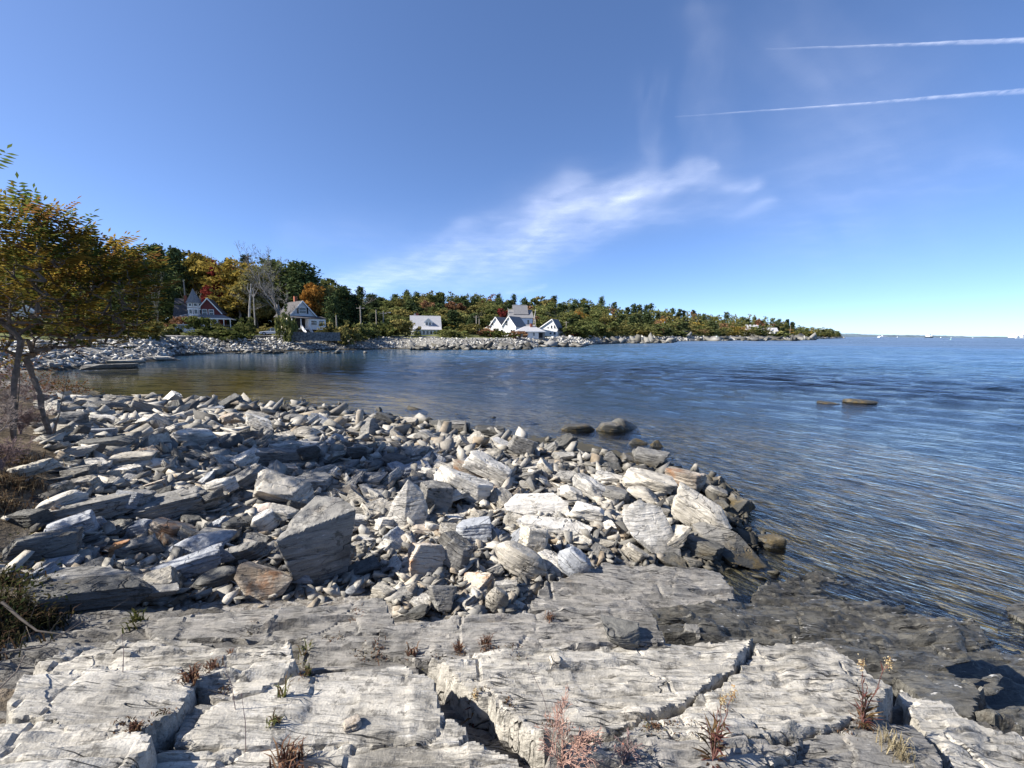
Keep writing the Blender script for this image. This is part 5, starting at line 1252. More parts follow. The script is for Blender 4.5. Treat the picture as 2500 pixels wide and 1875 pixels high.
def window(root, face, F, u, z, w, h, bars=1, shutter=None, frame=None):
    m = MB(); t = .11
    fbox(m, face, F, u - w / 2 - t, u - w / 2, z - t, z + h + t, .0, .08); fbox(m, face, F, u + w / 2, u + w / 2 + t, z - t, z + h + t, .0, .08)
    fbox(m, face, F, u - w / 2, u + w / 2, z + h, z + h + t, .0, .08); fbox(m, face, F, u - w / 2, u + w / 2, z - t, z, .0, .11)
    if bars: fbox(m, face, F, u - w / 2, u + w / 2, z + h / 2 - .035, z + h / 2 + .035, .03, .07)
    f = m.build('window', frame or M_TRIM, root)
    p = MB(); fbox(p, face, F, u - w / 2, u + w / 2, z, z + h, .0, .03); p.build('pane', M_GLASS, f)
    if shutter:
        for s in (-1, 1):
            q = MB(); uc = u + s * (w / 2 + t + .22); fbox(q, face, F, uc - .2, uc + .2, z - .05, z + h + .05, .0, .06); q.build('shutter', shutter, f)
    return f
def block(root, x0, x1, y0, y1, z0, ze, zr, axis, wall, roof, over=.35, th=.16, rc=None):
    m = MB()
    if axis == 'x':
        yc = (y0 + y1) / 2 if rc is None else rc
        m.prism([(y0, z0), (y1, z0), (y1, ze), (yc, zr - .12), (y0, ze)], 'x', x0, x1)
    else:
        xc = (x0 + x1) / 2 if rc is None else rc
        m.prism([(x0, z0), (x1, z0), (x1, ze), (xc, zr - .12), (x0, ze)], 'y', y0, y1)
    w = m.build('wall', wall, root)
    if axis == 'x':
        r1 = MB(); k = (zr - ze) / (yc - y0); r1.slab([(x0 - over, y0 - over, ze - over * k + .1), (x1 + over, y0 - over, ze - over * k + .1), (x1 + over, yc, zr + .1), (x0 - over, yc, zr + .1)], th); r1.build('roof', roof, root)
        r2 = MB(); k = (zr - ze) / (y1 - yc); r2.slab([(x0 - over, yc, zr + .1), (x1 + over, yc, zr + .1), (x1 + over, y1 + over, ze - over * k + .1), (x0 - over, y1 + over, ze - over * k + .1)], th); r2.build('roof', roof, root)
    else:
        r1 = MB(); k = (zr - ze) / (xc - x0); r1.slab([(x0 - over, y0 - over, ze - over * k + .1), (xc, y0 - over, zr + .1), (xc, y1 + over, zr + .1), (x0 - over, y1 + over, ze - over * k + .1)], th); r1.build('roof', roof, root)
        r2 = MB(); k = (zr - ze) / (x1 - xc); r2.slab([(xc, y0 - over, zr + .1), (x1 + over, y0 - over, ze - over * k + .1), (x1 + over, y1 + over, ze - over * k + .1), (xc, y1 + over, zr + .1)], th); r2.build('roof', roof, root)
        for s, xa in ((-1, x0 - over), (1, x1 + over)):      # white barge boards along the gable
            b = MB(); ka = (zr - ze) / (xc - x0)
            b.slab([(xa, y0 - over - .06, ze - over * ka + .12), (xc, y0 - over - .06, zr + .13), (xc, y0 - over - .06, zr - .22), (xa, y0 - over - .06, ze - over * ka - .23)], .05); b.build('barge_board', M_TRIM, root)
    return w
def house(name, x, D, z, rz, label, cat='house'):
    p = at_d(x, 800, D); root = empty(name, (p.x, p.y, z), R(rz)); tag(root, label, cat, 'houses around the cove'); return root
# dark red house with a turret
h = house('turret_house', 492, 86, 3.3, 26, 'dark red house with a pointed turret and wrap-around porch')
h.scale = (.76, .76, .86)
m = MB(); m.box(-5.6, 6.9, -2.4, 8, -1.5, .9); m.build('foundation', M_DECK, h)
block(h, -1.0, 4.6, 0, 8, .9, 4.9, 8.1, 'y', M_RED_P, M_ROOF_D, .4)
block(h, -6.0, -1.0, 1.4, 8.4, .9, 3.5, 8.0, 'x', M_RED_P, M_ROOF_D, .4)
m = MB(); m.lathe([(1.5, .9), (1.5, 7.0)], 8, (-1.3, .3)); tw = m.build('turret', M_RED_P, h)
m = MB(); m.lathe([(1.95, 6.85), (1.75, 7.1), (.9, 8.6), (.03, 10.3)], 8, (-1.3, .3)); m.build('turret_roof', M_ROOF_G, h)
for (z0, z1) in ((3.9, 4.15), (5.35, 5.6), (5.75, 5.98), (6.78, 7.0)):
    m = MB(); m.lathe([(1.58, z0), (1.58, z1)], 8, (-1.3, .3)); m.build('turret_band', M_TRIM, h)
for (z0, hh) in ((4.2, 1.15), (6.0, .75)):
    for k in range(8):
        an = math.pi / 8 + k * math.pi / 4; c = Vector((-1.3 + math.cos(an) * 1.40, .3 + math.sin(an) * 1.40, z0))
        if math.sin(an) > .5: continue
        m = MB(); m.box(-.5, .5, -.12, .06, 0, hh); w = m.build('window', M_TRIM, h, loc=c, rot=(0, 0, an + math.pi / 2))
        m = MB(); m.box(-.32, .32, -.15, -.11, .12, hh - .08); m.build('pane', M_GLASS, w)
for u in (1.0, 2.5): window(h, 'front', 0, u, 4.1, .95, 1.25)
m = MB()   # porch roof, hipped at both ends
m.slab([(-5.0, -2.9, 3.35), (7.3, -2.9, 3.35), (5.2, 0.0, 4.2), (-3.4, 0.0, 4.2)], .16); m.build('porch_roof', M_ROOF_G, h)
m = MB(); m.slab([(7.3, -2.9, 3.35), (7.3, 6.0, 3.35), (4.6, 6.0, 4.2), (5.2, 0.0, 4.2)], .16); m.build('porch_roof', M_ROOF_D, h)
m = MB(); m.slab([(-5.0, -2.9, 3.35), (-3.4, 0, 4.2), (-3.4, 1.4, 4.2), (-5.0, 1.4, 3.35)], .16); m.build('porch_roof', M_ROOF_G, h)
m = MB(); m.box(-5.0, 7.3, -2.95, -2.82, 3.05, 3.3); m.box(7.2, 7.33, -2.8, 6, 3.05, 3.3); m.build('porch_beam', M_TRIM, h)
for u in np.linspace(-4.8, 7.1, 9):
    m = MB(); m.box(u - .08, u + .08, -2.9, -2.74, .9, 3.05); m.build('post', M_TRIM, h)
m = MB(); m.box(-5.0, 7.2, -2.86, -2.8, 1.65, 1.75)
for u in np.arange(-4.9, 7.1, .28): m.box(u, u + .05, -2.85, -2.81, .95, 1.65)
m.build('railing', M_DECK, h)
m = MB(); m.box(-5.0, 7.2, -2.8, 0, .75, .92); m.build('porch_floor', M_DECK, h)
for u in (.6, 2.2, 3.6): window(h, 'front', 0, u, 1.6, .8, 1.35)
m = MB(); m.box(-.75, .15, -.06, 0.0, .95, 3.0); m.build('door', M_TRIM, h)
m = MB(); m.box(-4.2, -3.6, 4.0, 4.6, 6.0, 8.8); m.build('chimney', M_BRICK, h)
# white and cream house with a gable, porch and stairs
h = house('gable_house', 708, 87, 3.2, 48, 'white house with a shuttered gable window and long porch stairs')
h.scale = (.9, .9, .9)
block(h, 0, 6.0, 0, 9.0, .9, 4.2, 7.6, 'y', M_WHITE_DIM, M_ROOF_D, .35)  # grey walls carry the shade of the white front in their colour
m = MB(); m.box(-.02, 6.02, -.02, 9, -1.6, .9); m.build('foundation', M_STONEW, h)
m = MB(); m.box(-.05, -.01, .02, 8.98, .9, 4.0); m.build('side_wall', M_CREAM, h)
window(h, 'front', 0, 3.0, 4.7, 1.5, 1.35, shutter=plain('shutter_dark', (.03, .03, .035)))
for u in (1.6, 4.0, 6.4): window(h, 'left', -.05, u, 1.7, .9, 1.5, shutter=plain('shutter_dark', (.03, .03, .035)))
m = MB(); m.slab([(-.6, -2.9, 3.55), (7.4, -2.9, 3.55), (7.4, .0, 4.1), (-.6, .0, 4.1)], .14); m.build('porch_roof', M_ROOF_D, h)
m = MB(); m.box(3.4, 7.2, -2.7, -.02, 1.1, 3.55); m.build('sun_porch', M_WHITE_P, h)
for u in (4.4, 6.2): window(h, 'front', -2.7, u, 2.0, 1.3, 1.0)
m = MB(); m.box(-.4, 3.4, -.1, -.03, 1.2, 3.5); m.build('porch_back_shade', M_DARKIN, h)  # near-black panel painted as the shade inside the open porch
m = MB(); m.box(-.5, 7.2, -2.75, 0, .9, 1.12); m.build('porch_floor', M_TRIM, h)
for u in (-.4, 1.5, 3.3):
    m = MB(); m.box(u - .07, u + .07, -2.72, -2.58, 1.12, 3.5); m.build('post', M_TRIM, h)
for u in (-.4, 7.1):
    m = MB(); m.box(u - .09, u + .09, -2.7, -2.5, -1.2, .9); m.build('pier', M_TRIM, h)
m = MB()
for k in range(9): m.box(1.7, 3.1, -2.8 - (k + 1) * .3, -2.8 - k * .3, 0.9 - (k + 1) * .2 - .05, .9 - (k + 1) * .2)
m.build('stairs', M_DECK, h)
for u in (1.66, 3.14):
    m = MB(); m.slab([(u - .04, -2.75, 1.95), (u + .04, -2.75, 1.95), (u + .04, -5.5, .05), (u - .04, -5.5, .05)], .85); m.build('stair_rail', M_TRIM, h)
m = MB(); m.box(3.2, 3.9, 5.0, 5.7, 7.0, 9.0); m.build('chimney', M_BRICK, h)
# small white house with a dormer and a glazed sun porch
h = house('dormer_house', 1040, 112, 2.3, 14, 'small white house with a dormer and a row of porch windows')
block(h, -3.9, 3.9, 0, 6.4, 0, 2.7, 5.9, 'x', M_WHITE_P, M_ROOF_L, .3)
m = MB(); m.box(-3.3, 3.9, -2.0, -.02, 0, 2.1); m.build('sun_porch', M_WHITE_P, h)
m = MB(); m.slab([(-3.5, -2.3, 2.1), (4.1, -2.3, 2.1), (4.1, 0.3, 3.0), (-3.5, .3, 3.0)], .12); m.build('porch_roof', M_ROOF_L, h)
for u in np.linspace(-2.6, 3.2, 7): window(h, 'front', -2.0, u, .85, .58, .95, 0)
block(h, -.3, 1.7, .5, 3.0, 2.9, 4.2, 5.1, 'y', M_WHITE_P, M_ROOF_L, .2)
for u in (.3, 1.1): window(h, 'front', .5, u, 3.25, .5, .8, 0)
for u in (2.0, 4.4): window(h, 'left', -3.9, u, .8, .8, 1.2)
window(h, 'left', -3.9, 3.2, 3.4, .7, 1.0)
m = MB(); m.box(-2.4, -1.8, 3.6, 4.2, 5.0, 6.7); m.build('chimney', M_BRICK, h)
block(h, -4.6, -1.0, 5.0, 10.5, 0, 3.6, 6.5, 'y', M_WHITE_P, M_ROOF_L, .3)
# group of white buildings at the middle of the far shore
h = house('twin_gable_house', 1224, 128, 2.6, -26, 'bright white house with twin gables facing the cove')
block(h, -4.2, .2, 0, 8, 0, 3.2, 6.0, 'y', M_WHITE_P, M_ROOF_G, .25)
block(h, .2, 4.9, 0, 8, 0, 3.2, 6.2, 'y', M_WHITE_P, M_ROOF_G, .25)
for u in (-3.2, -1.5, 1.8, 3.6): window(h, 'front', 0, u, 3.5 if u in (-3.2, 1.8) else .9, .8, 1.2)
for u in (-4.0, .2, 4.4): window(h, 'front', 0, u, .9, .8, 1.2)
m = MB(); m.slab([(-6.6, -.3, 2.2), (-5, -.3, 3.0), (-5, 6, 3.0), (-6.6, 6, 2.2)], .14); m.build('lean_to_roof', M_TRIM, h)
m = MB(); m.box(-6.4, -5.02, 0, 6, 0, 2.3); m.build('lean_to', M_WHITE_P, h)
h = house('tall_grey_roof_house', 1276, 139, 2.8, 10, 'tall pale blue house with a stepped grey roof')
block(h, -4.0, 3.4, 0, 6.5, 0, 6.2, 8.8, 'x', M_BLUE_P, M_ROOF_G, .35)
block(h, -2.6, 1.8, 1.2, 5.3, 7.0, 7.6, 10.4, 'x', M_BLUE_P, M_ROOF_G, .35)
window(h, 'front', 0, 1.9, 3.9, .7, 1.4); window(h, 'front', 0, -2.8, 3.9, .7, 1.0)
for u in (1.6, 3.6): window(h, 'right', 3.4, u, 3.6, .9, 1.5)
m = MB(); m.box(-3.8, 3.9, -3.6, -.02, 0, 2.4); m.build('front_wing', M_BLUE_P, h)
m = MB(); m.slab([(-4.2, -4.0, 2.5), (4.3, -4.0, 2.5), (4.0, 0, 3.9), (-3.9, 0, 3.9)], .14); m.build('wing_roof', M_ROOF_G, h)
for u in (-2.4, -.6, 1.2, 2.9): window(h, 'front', -3.6, u, 1.1, .8, .9)
h = house('low_cottage', 1296, 119, 2.1, 8, 'low white cottage with a hipped roof closest to the rocks')
m = MB(); m.box(-3.9, 2.3, 0, 5, 0, 2.1); m.build('wall', M_WHITE_P, h)
m = MB(); m.add([(-4.3, -.4, 2.1), (4.5, -.4, 2.1), (4.5, 5.4, 2.1), (-4.3, 5.4, 2.1), (-1.4, 2.5, 3.6), (1.6, 2.5, 3.6)], [(0, 1, 5, 4), (1, 2, 5), (2, 3, 4, 5), (3, 0, 4), (0, 3, 2, 1)]); m.build('roof', M_ROOF_L, h)
m = MB(); m.box(-4.3, 4.5, -.44, -.36, 1.92, 2.12); m.build('eave_board', M_TRIM, h)
m = MB(); m.box(2.3, 4.2, .1, 5, 0, 2.0); m.build('screen_porch', M_DECK, h)
m = MB(); m.box(-2.4, -1.0, -.05, -.01, .1, 2.0); m.build('entry', M_DARKIN, h)
for u in (-3.3, .9): window(h, 'front', 0, u, .9, .6, .8)
m = MB(); m.box(2.45, 3.5, .02, .1, .3, 1.7); m.build('screen', M_DARKIN, h)
m = MB(); m.box(.2, .9, 2.0, 2.7, 2.8, 4.4); m.build('chimney', M_BRICK, h)
h = house('gable_window_house', 1342, 146, 2.5, -24, 'white house with a lopsided gable and scattered small windows')
block(h, -4.6, 2.8, 0, 7, 0, 2.6, 6.2, 'y', M_WHITE_P, M_ROOF_G, .3, rc=.9)
for (u, z, w_, h_) in ((-2.4, 1.8, .9, .6), (-.6, 3.0, .5, .6), (.7, 3.0, .6, 1.0), (1.9, 3.0, .6, 1.1), (.4, .9, .7, .7), (1.9, .8, .7, .9)): window(h, 'front', 0, u, z, w_, h_, 0)
for u in (1.6, 4.0): window(h, 'right', 2.8, u, 1.2, .9, 1.0)
m = MB(); m.box(2.85, 4.6, 1.0, 5.5, .0, .25); m.box(4.5, 4.6, 1.0, 5.5, .25, 1.1); m.build('deck', M_DECK, h)
# large house out on the headland
h = house('headland_house', 1862, 392, 4.4, -12, 'large white house with grey roofs out on the wooded headland')
block(h, -13.5, -3.0, 0, 9, 0, 5.0, 9.6, 'x', M_WHITE_P, M_ROOF_L, .5); block(h, 1.5, 13.0, -1, 8, 0, 3.4, 6.8, 'x', M_WHITE_P, M_ROOF_L, .5); block(h, -3.0, 1.5, 1, 9, 0, 4.2, 6.6, 'x', M_WHITE_P, M_ROOF_L, .3)
block(h, -9.5, -5.5, -1.2, 3.5, 0, 4.6, 7.4, 'y', M_WHITE_P, M_ROOF_L, .3); block(h, 6.0, 10.0, -2.6, 3.0, 0, 3.4, 5.8, 'y', M_WHITE_P, M_ROOF_L, .3)
for u in (-12, -4.4): window(h, 'front', 0, u, 1.4, 1.4, 1.8)
for u in (-7.5,): window(h, 'front', -1.2, u, 1.4, 1.8, 1.8); window(h, 'front', -1.2, u, 4.4, 1.2, 1.4)
for u in (3.0, 11.8): window(h, 'front', -1, u, 1.1, 1.4, 1.5)
window(h, 'front', -2.6, 8.0, 1.1, 1.8, 1.6); window(h, 'front', 1, -.7, 1.1, 1.8, 1.8)
m = MB(); m.box(-3.6, -2.6, 4, 5, 6, 10.6); m.build('chimney', M_BRICK, h)
# cottage half hidden by the sumac
h = house('white_cottage', 72, 60, 3.0, 30, 'white cottage half hidden behind the sumac branches')
block(h, -1.6, 1.8, 0, 5, 0, 2.2, 3.9, 'y', M_WHITE_DIM, M_ROOF_D, .3); window(h, 'front', 0, .1, .8, .8, 1.1)
m = MB(); m.box(-3.0, -1.62, .5, 4, 1.6, 3.0); m.build('side_wing', M_WHITE_P, h)
# stone retaining wall below the porch stairs
p = at_d(770, 808, 80); w = empty('retaining_wall', (p.x, p.y, 2.4), R(20)); tag(w, 'low dark stone retaining wall below the porch stairs', 'wall')
m = MB(); m.box(-4.2, 4.4, 0.05, .6, -.6, 1.05); m.build('core', M_STONEW, w)
g = np.random.default_rng(8)
for row in range(4):
    u = -4.2
    while u < 4.3:
        L = g.uniform(.4, .9); m = MB(); m.box(u, min(u + L - .04, 4.4), -.05 + g.uniform(-.03, .03), .1, row * .28 - .05, row * .28 + .21); m.build('stone', M_STONEW, w); u += L

# ------------------------------------------------------------------ cars, poles
M_TYRE = plain('tyre', (.02, .02, .02), .9); M_RIM = plain('rim', (.4, .4, .42), .4, metal=.8); M_LAMP = plain('lamp_glass', (.75, .75, .72), .2); M_TAIL = plain('tail_lamp', (.4, .02, .02), .3)
def car(x, D, z, rz, L, W, H, col, label, suv):
    p = at_d(x, 808, D); root = empty('parked_car', (p.x, p.y, z), R(rz)); tag(root, label, 'car', 'cars parked by the road')
    paint = plain('car_paint', col, .25, .04, 2, .6)
    h0, hb, ht = .28, H * .56, H
    prof = [(-L / 2, h0 + .1), (-L / 2 + .12, h0), (L / 2 - .12, h0), (L / 2, h0 + .12), (L / 2 - .02, hb - .12), (L / 2 - .5, hb), (-L / 2 + 1.25, hb), (-L / 2 + .15, hb - .13), (-L / 2, hb - .3)]
    m = MB(); m.prism(prof, 'y', -W / 2, W / 2); b = m.build('body', paint, root)
    mod = b.modifiers.new('round', 'BEVEL'); mod.width = .07; mod.segments = 2; mod.limit_method = 'ANGLE'
    if suv: cab = [(-L / 2 + 1.25, hb - .02), (-L / 2 + 1.95, ht - .03), (L / 2 - .55, ht - .03), (L / 2 - .12, hb - .02)]
    else: cab = [(-L / 2 + 1.25, hb - .02), (-L / 2 + 2.05, ht - .03), (L / 2 - 1.35, ht - .03), (L / 2 - .65, hb - .02)]
    m = MB(); m.prism(cab, 'y', -W / 2 + .12, W / 2 - .12); m.build('windows', M_GLASS, root)
    m = MB(); m.box(cab[1][0] - .05, cab[2][0] + .05, -W / 2 + .1, W / 2 - .1, ht - .06, ht); m.build('roof', paint, root)
    for xx in (cab[1][0] - .05, (cab[1][0] + cab[2][0]) / 2, cab[2][0]):
        m = MB(); m.box(xx - .05, xx + .06, -W / 2 + .1, W / 2 - .1, hb - .02, ht - .03); m.build('pillar', paint, root)
    for sx in (-L / 2 + .85, L / 2 - .85):
        for sy in (-1, 1):
            m = MB(); m.lathe([(.33, -.1), (.33, .1)], 16); t = m.build('wheel', M_TYRE, root, loc=(sx, sy * (W / 2 - .08), .33), rot=(math.pi / 2, 0, 0))
            m = MB(); m.lathe([(.2, -.115), (.2, .115)], 12); m.build('rim', M_RIM, t)
    for sy in (-1, 1):
        m = MB(); m.box(-L / 2 - .02, -L / 2 + .1, sy * (W / 2 - .4) - .18, sy * (W / 2 - .4) + .18, hb - .4, hb - .22); m.build('headlight', M_LAMP, root)
        m = MB(); m.box(L / 2 - .1, L / 2 + .02, sy * (W / 2 - .3) - .14, sy * (W / 2 - .3) + .14, hb - .35, hb - .15); m.build('tail_light', M_TAIL, root)
    return root
car(669, 80, 2.78, 14, 4.7, 1.8, 1.45, (.52, .54, .58), 'silver saloon parked by the road under the great bare tree', False)
car(440, 74, 2.95, 40, 4.5, 1.85, 1.7, (.8, .8, .79), 'white car parked by the turret house shrubs', True)
M_POLE = plain('pole_wood', (.30, .265, .22), .9, .25, 3)
def pole(x, D, yt, yb, label, lamp=False, arm=True):
    a = at_d(x, yb, D); b = at_d(x, yt, D); root = empty('utility_pole', tuple(a)); H = b.z - a.z
    m = MB(); m.tube([(0, 0, -1.5), (0, 0, H)], [.17, .12], 8); m.build('shaft', M_POLE, root, smooth=True)
    if arm:
        m = MB(); m.box(-.9, .9, -.06, .06, H - .55, H - .42); m.build('crossarm', M_POLE, root)
        for u in (-.8, .8):
            m = MB(); m.lathe([(.05, H - .42), (.07, H - .3), (.03, H - .24)], 8, (u, 0)); m.build('insulator', M_GLASS, root)
    if lamp:
        m = MB(); m.tube([(0, 0, H - .6), (.8, 0, H - .2), (1.5, 0, H - .25)], .04, 6); m.build('lamp_arm', M_POLE, root)
        m = MB(); m.box(1.3, 1.8, -.12, .12, H - .36, H - .22); m.build('lamp_head', M_RIM, root)
    tag(root, label, 'pole', 'utility poles along the far road')
pole(882, 92, 747, 818, 'tall utility pole right of the dark spruce'); pole(937, 100, 760, 808, 'utility pole behind the light green thicket', True); pole(919, 106, 756, 790, 'short thin pole half buried in the trees', False, False)
pole(822, 86, 770, 800, 'white post above the retaining wall', False, False); pole(1163, 122, 770, 806, 'left one of the paired poles among the thickets'); pole(1170, 128, 778, 806, 'right one of the paired poles among the thickets', False, False)
pole(1307, 122, 780, 806, 'pale mast beside the low cottage chimney', False, False); pole(1382, 150, 784, 814, 'utility pole right of the gable-window house'); pole(1928, 400, 793, 818, 'pole standing right of the headland house', False, False); pole(453, 92, 682, 740, 'thin pole rising behind the turret house roof', False, False)

# ------------------------------------------------------------------ far side of the bay, vessels
M_FARHILL = plain('far_hills', (0.10, 0.14, 0.17), .95, .25, .004)  # blue-grey tint: distance haze put into the hill colour
X, Z = [], []
D0 = 5200.0
xs = np.linspace(1960, 2800, 420); top = np.interp(xs, [1960, 2070, 2150, 2260, 2400, 2500, 2800], [813, 813.2, 814.5, 818.0, 819.5, 822.5, 824]) + .55 * noise2(xs * .11, 0 * xs, 5) + .3 * noise2(xs * .4, 0 * xs, 6)
rows = []
for f, dd in ((0, 0), (.45, 60), (.8, 160), (1.0, 400), (1.0, 900)):
    rows.append([tuple(at_d(x, 0, D0 + dd))[:2] + ((at_d(x, t, D0).z) * f + (-1 if f == 0 else 0),) for x, t in zip(xs, top)])
A = np.array(rows); tag(link('far_hills', grid_mesh('far_hills', A[..., 0], A[..., 1], A[..., 2]), M_FARHILL), 'low wooded shore across the bay', kind='structure')
M_HULLW = plain('hull_white', (.78, .78, .76), .5); M_HULLD = plain('hull_dark', (.03, .04, .05), .5)
def vessel(x, D, L, B, Hh, rz, label, kind):
    p = at_z(x, 830, 0); p = at_d(x, 824, D); root = empty('ferry' if kind == 'ferry' else 'ship', (p.x, p.y, 0), R(rz)); tag(root, label, 'boat', 'vessels in the bay')
    m = MB(); m.prism([(-L / 2, -B / 2), (L * .3, -B / 2), (L / 2, 0), (L * .3, B / 2), (-L / 2, B / 2)], 'z', -.5, Hh * .35); m.build('hull', M_HULLW if kind == 'ferry' else M_HULLD, root)
    m = MB(); m.box(-L * .4, L * .25, -B * .42, B * .42, Hh * .35, Hh * .62); m.build('deckhouse', M_HULLW, root)
    m = MB(); m.box(-L * .1, L * .16, -B * .3, B * .3, Hh * .62, Hh * .85); m.build('bridge', M_HULLW, root)
    m = MB(); m.box(-L * .09, L * .165, -B * .31, B * .31, Hh * .68, Hh * .78); m.build('bridge_windows', M_GLASS, root)
    m = MB(); m.tube([(0, 0, Hh * .85), (0, 0, Hh * 1.25)], B * .03, 6); m.build('mast', M_RIM, root)
    m = MB(); m.lathe([(B * .12, Hh * .62), (B * .1, Hh * .95)], 10, (-L * .22, 0)); m.build('funnel', M_HULLD, root)
vessel(2155, 2600, 62, 14, 14, 8, 'white ferry crossing the bay', 'ferry'); vessel(2266, 2700, 60, 16, 26, 78, 'white ship seen bow-on with a dark hull', 'ship')
for i, (x, D, s, lab) in enumerate([(2192, 4200, 1.0, 'tiny white boat between the ferry and the ship'), (2298, 4200, 1.1, 'tiny white boat right of the bow-on ship'), (2376, 4300, .8, 'tiny white boat far to the right')]):
    p = at_d(x, 824, D); r_ = empty('motor_boat', (p.x, p.y, 0), .3); tag(r_, lab, 'boat', 'vessels in the bay')
    m = MB(); m.prism([(-12, -3), (6, -3), (13, 0), (6, 3), (-12, 3)], 'z', 0, 4 * s); m.build('hull', M_HULLW, r_); m = MB(); m.box(-6, 4, -2, 2, 4 * s, 8 * s); m.build('cabin', M_HULLW, r_)
p = at_z(2321, 831, 0); p = at_d(2321, 830, 620); b_ = empty('channel_buoy', (p.x, p.y, 0)); tag(b_, 'small pale channel buoy in the bay', 'buoy'); M_BUOY = plain('buoy_green', (.25, .42, .36), .6)
m = MB(); m.lathe([(1.2, -.5), (1.2, .5), (.3, .8)], 10); m.build('float', M_BUOY, b_); m = MB(); m.tube([(0, 0, .5), (.2, 0, 3.2)], [.5, .2], 6); m.build('tower', M_BUOY, b_); m = MB(); m.lathe([(.3, 3.2), (.3, 3.8), (.1, 4.0)], 8); m.build('lantern', M_HULLW, b_)
p = at_d(2484, 826, 3600); t_ = empty('shore_works', (p.x, p.y, 0)); tag(t_, 'white industrial shed and domes at the far right of the bay', 'building')
m = MB(); m.lathe([(32, 8), (32, 24), (22, 34), (6, 38)], 20, (0, 30)); m.build('dome', M_HULLW, t_); m = MB(); m.box(-12, 60, 0, 20, 0, 12); m.build('shed', M_HULLW, t_); m = MB(); m.box(44, 60, 2, 18, 12, 34); m.build('tower', M_HULLW, t_)
p = at_d(2499, 826, 3620); t_ = empty('tall_stack', (p.x, p.y, 0)); tag(t_, 'tall pale chimney stack on the far shore at the picture edge', 'chimney')
m = MB(); m.lathe([(6, 0), (5, 70)], 14); m.build('shaft', M_HULLW, t_); m = MB(); m.lathe([(5.4, 60), (5.3, 66)], 14); m.build('band', M_HULLD, t_)

# ------------------------------------------------------------------ cirrus and contrails
AZ = np.linspace(R(-52), R(60), 330); EL = np.concatenate([np.linspace(R(3.0), R(14), 80), np.linspace(R(14.1), R(52), 140)])
AA, EE = np.meshgrid(AZ, EL); CH = 5000.0; rr_ = CH / np.tan(EE); CX, CY = rr_ * np.sin(AA), rr_ * np.cos(AA)
CPX = to_px(np.stack([CX, CY, np.full_like(CX, CH)], -1)); px, py = CPX[..., 0], CPX[..., 1]
def band(pts, wid, a):
    best = np.zeros_like(px)
    for (x0, y0, w0), (x1, y1, w1) in zip(pts[:-1], pts[1:]):
        ex, ey = x1 - x0, y1 - y0; t = np.clip(((px - x0) * ex + (py - y0) * ey) / (ex * ex + ey * ey), 0, 1)
        d = np.hypot(px - x0 - t * ex, py - y0 - t * ey) / (w0 + (w1 - w0) * t)
        best = np.maximum(best, np.exp(-d * d * wid))
    return best * a
wpx = px + 34 * fbm2(px / 150, py / 110, 3, 90); wpy = py + 26 * fbm2(px / 140, py / 100, 3, 91)
px0, py0 = px, py; px, py = wpx, wpy
ang = R(-24); U_ = px * math.cos(ang) + py * math.sin(ang); V_ = -px * math.sin(ang) + py * math.cos(ang)
fil = .5 + .5 * fbm2(U_ / 170, V_ / 30, 5, 70); fil2 = .5 + .5 * fbm2(U_ / 75, V_ / 26, 5, 71)
den = band([(820, 715, 30), (960, 675, 42), (1120, 632, 62), (1280, 575, 78), (1420, 520, 70), (1560, 470, 56)], 1.0, .62) * (.20 + 1.0 * fil)
den += band([(1330, 510, 55), (1390, 455, 38), (1420, 440, 20)], 1.0, .30) * (.3 + fil2)
den += band([(1420, 520, 30), (1560, 470, 28), (1690, 422, 22), (1750, 405, 12)], 1.0, .34) * (.3 + fil2 * 1.1)
den += band([(1620, 470, 18), (1740, 450, 26), (1850, 445, 18)], 1.0, .38) * (.2 + fil2)
den += band([(1500, 540, 40), (1680, 520, 36), (1880, 495, 16)], 1.0, .20) * (.2 + fil)
fv = np.clip(.5 + 1.0 * fbm2(px / 50, py / 190, 5, 73), 0, 1)
den += band([(1590, 210, 40), (1620, 300, 48), (1590, 400, 40)], 1.0, .10) * fv * 1.2
den += band([(1710, 40, 46), (1730, 200, 60), (1760, 400, 70)], 1.0, .10) * fv
den += band([(1950, 120, 120), (2150, 330, 240), (2000, 480, 160)], .8, .14) * (.3 + .9 * (.5 + .5 * fbm2((px + py) / 260, (px - py) / 90, 4, 75)))
den += band([(2330, 390, 24), (2400, 372, 22), (2520, 380, 24)], 1.0, .07) * (.3 + fil2) + band([(2100, 470, 10), (2450, 452, 8)], 1.0, .04)
den += band([(1230, 705, 8), (1330, 700, 6)], 1.0, .12) + band([(700, 560, 40), (1000, 600, 60)], 1.0, .06)
px, py = px0, py0
den = np.clip(den * .30, 0, .4) * np.clip((EE - R(3.2)) / R(2.0), 0, 1)
me = grid_mesh('cirrus_clouds', CX, CY, np.full_like(CX, CH) + 60 * noise2(CX / 900, CY / 900, 3)); point_col(me, 'cover', np.repeat(den.reshape(-1, 1), 3, 1))
def cloud_mat():
    t = NT('cirrus'); a = t.n('ShaderNodeAttribute', attribute_name='cover').outputs['Fac']
    p = t.pos(); n1 = t.noise(t.mapping(p, (.00016, .0006, 0), (0, 0, R(-38))), 1.0, 6, .62, .15); n2 = t.noise(t.mapping(p, (.0006, .0004, 0)), 1.0, 5, .6)
    a = t.math('MULTIPLY', a, t.math('ADD', t.rng(n1, .3, .7, .82, 1.12), t.rng(n2, .35, .65, -.15, .2)))
    tl = t.n('ShaderNodeBsdfTranslucent', {'Color': (.96, .97, 1, 1)}); tr = t.n('ShaderNodeBsdfTransparent'); mx = t.n('ShaderNodeMixShader'); t.put(mx.inputs[0], a); t.put(mx.inputs[1], tr.outputs[0]); t.put(mx.inputs[2], tl.outputs[0]); return t.end(mx.outputs[0])
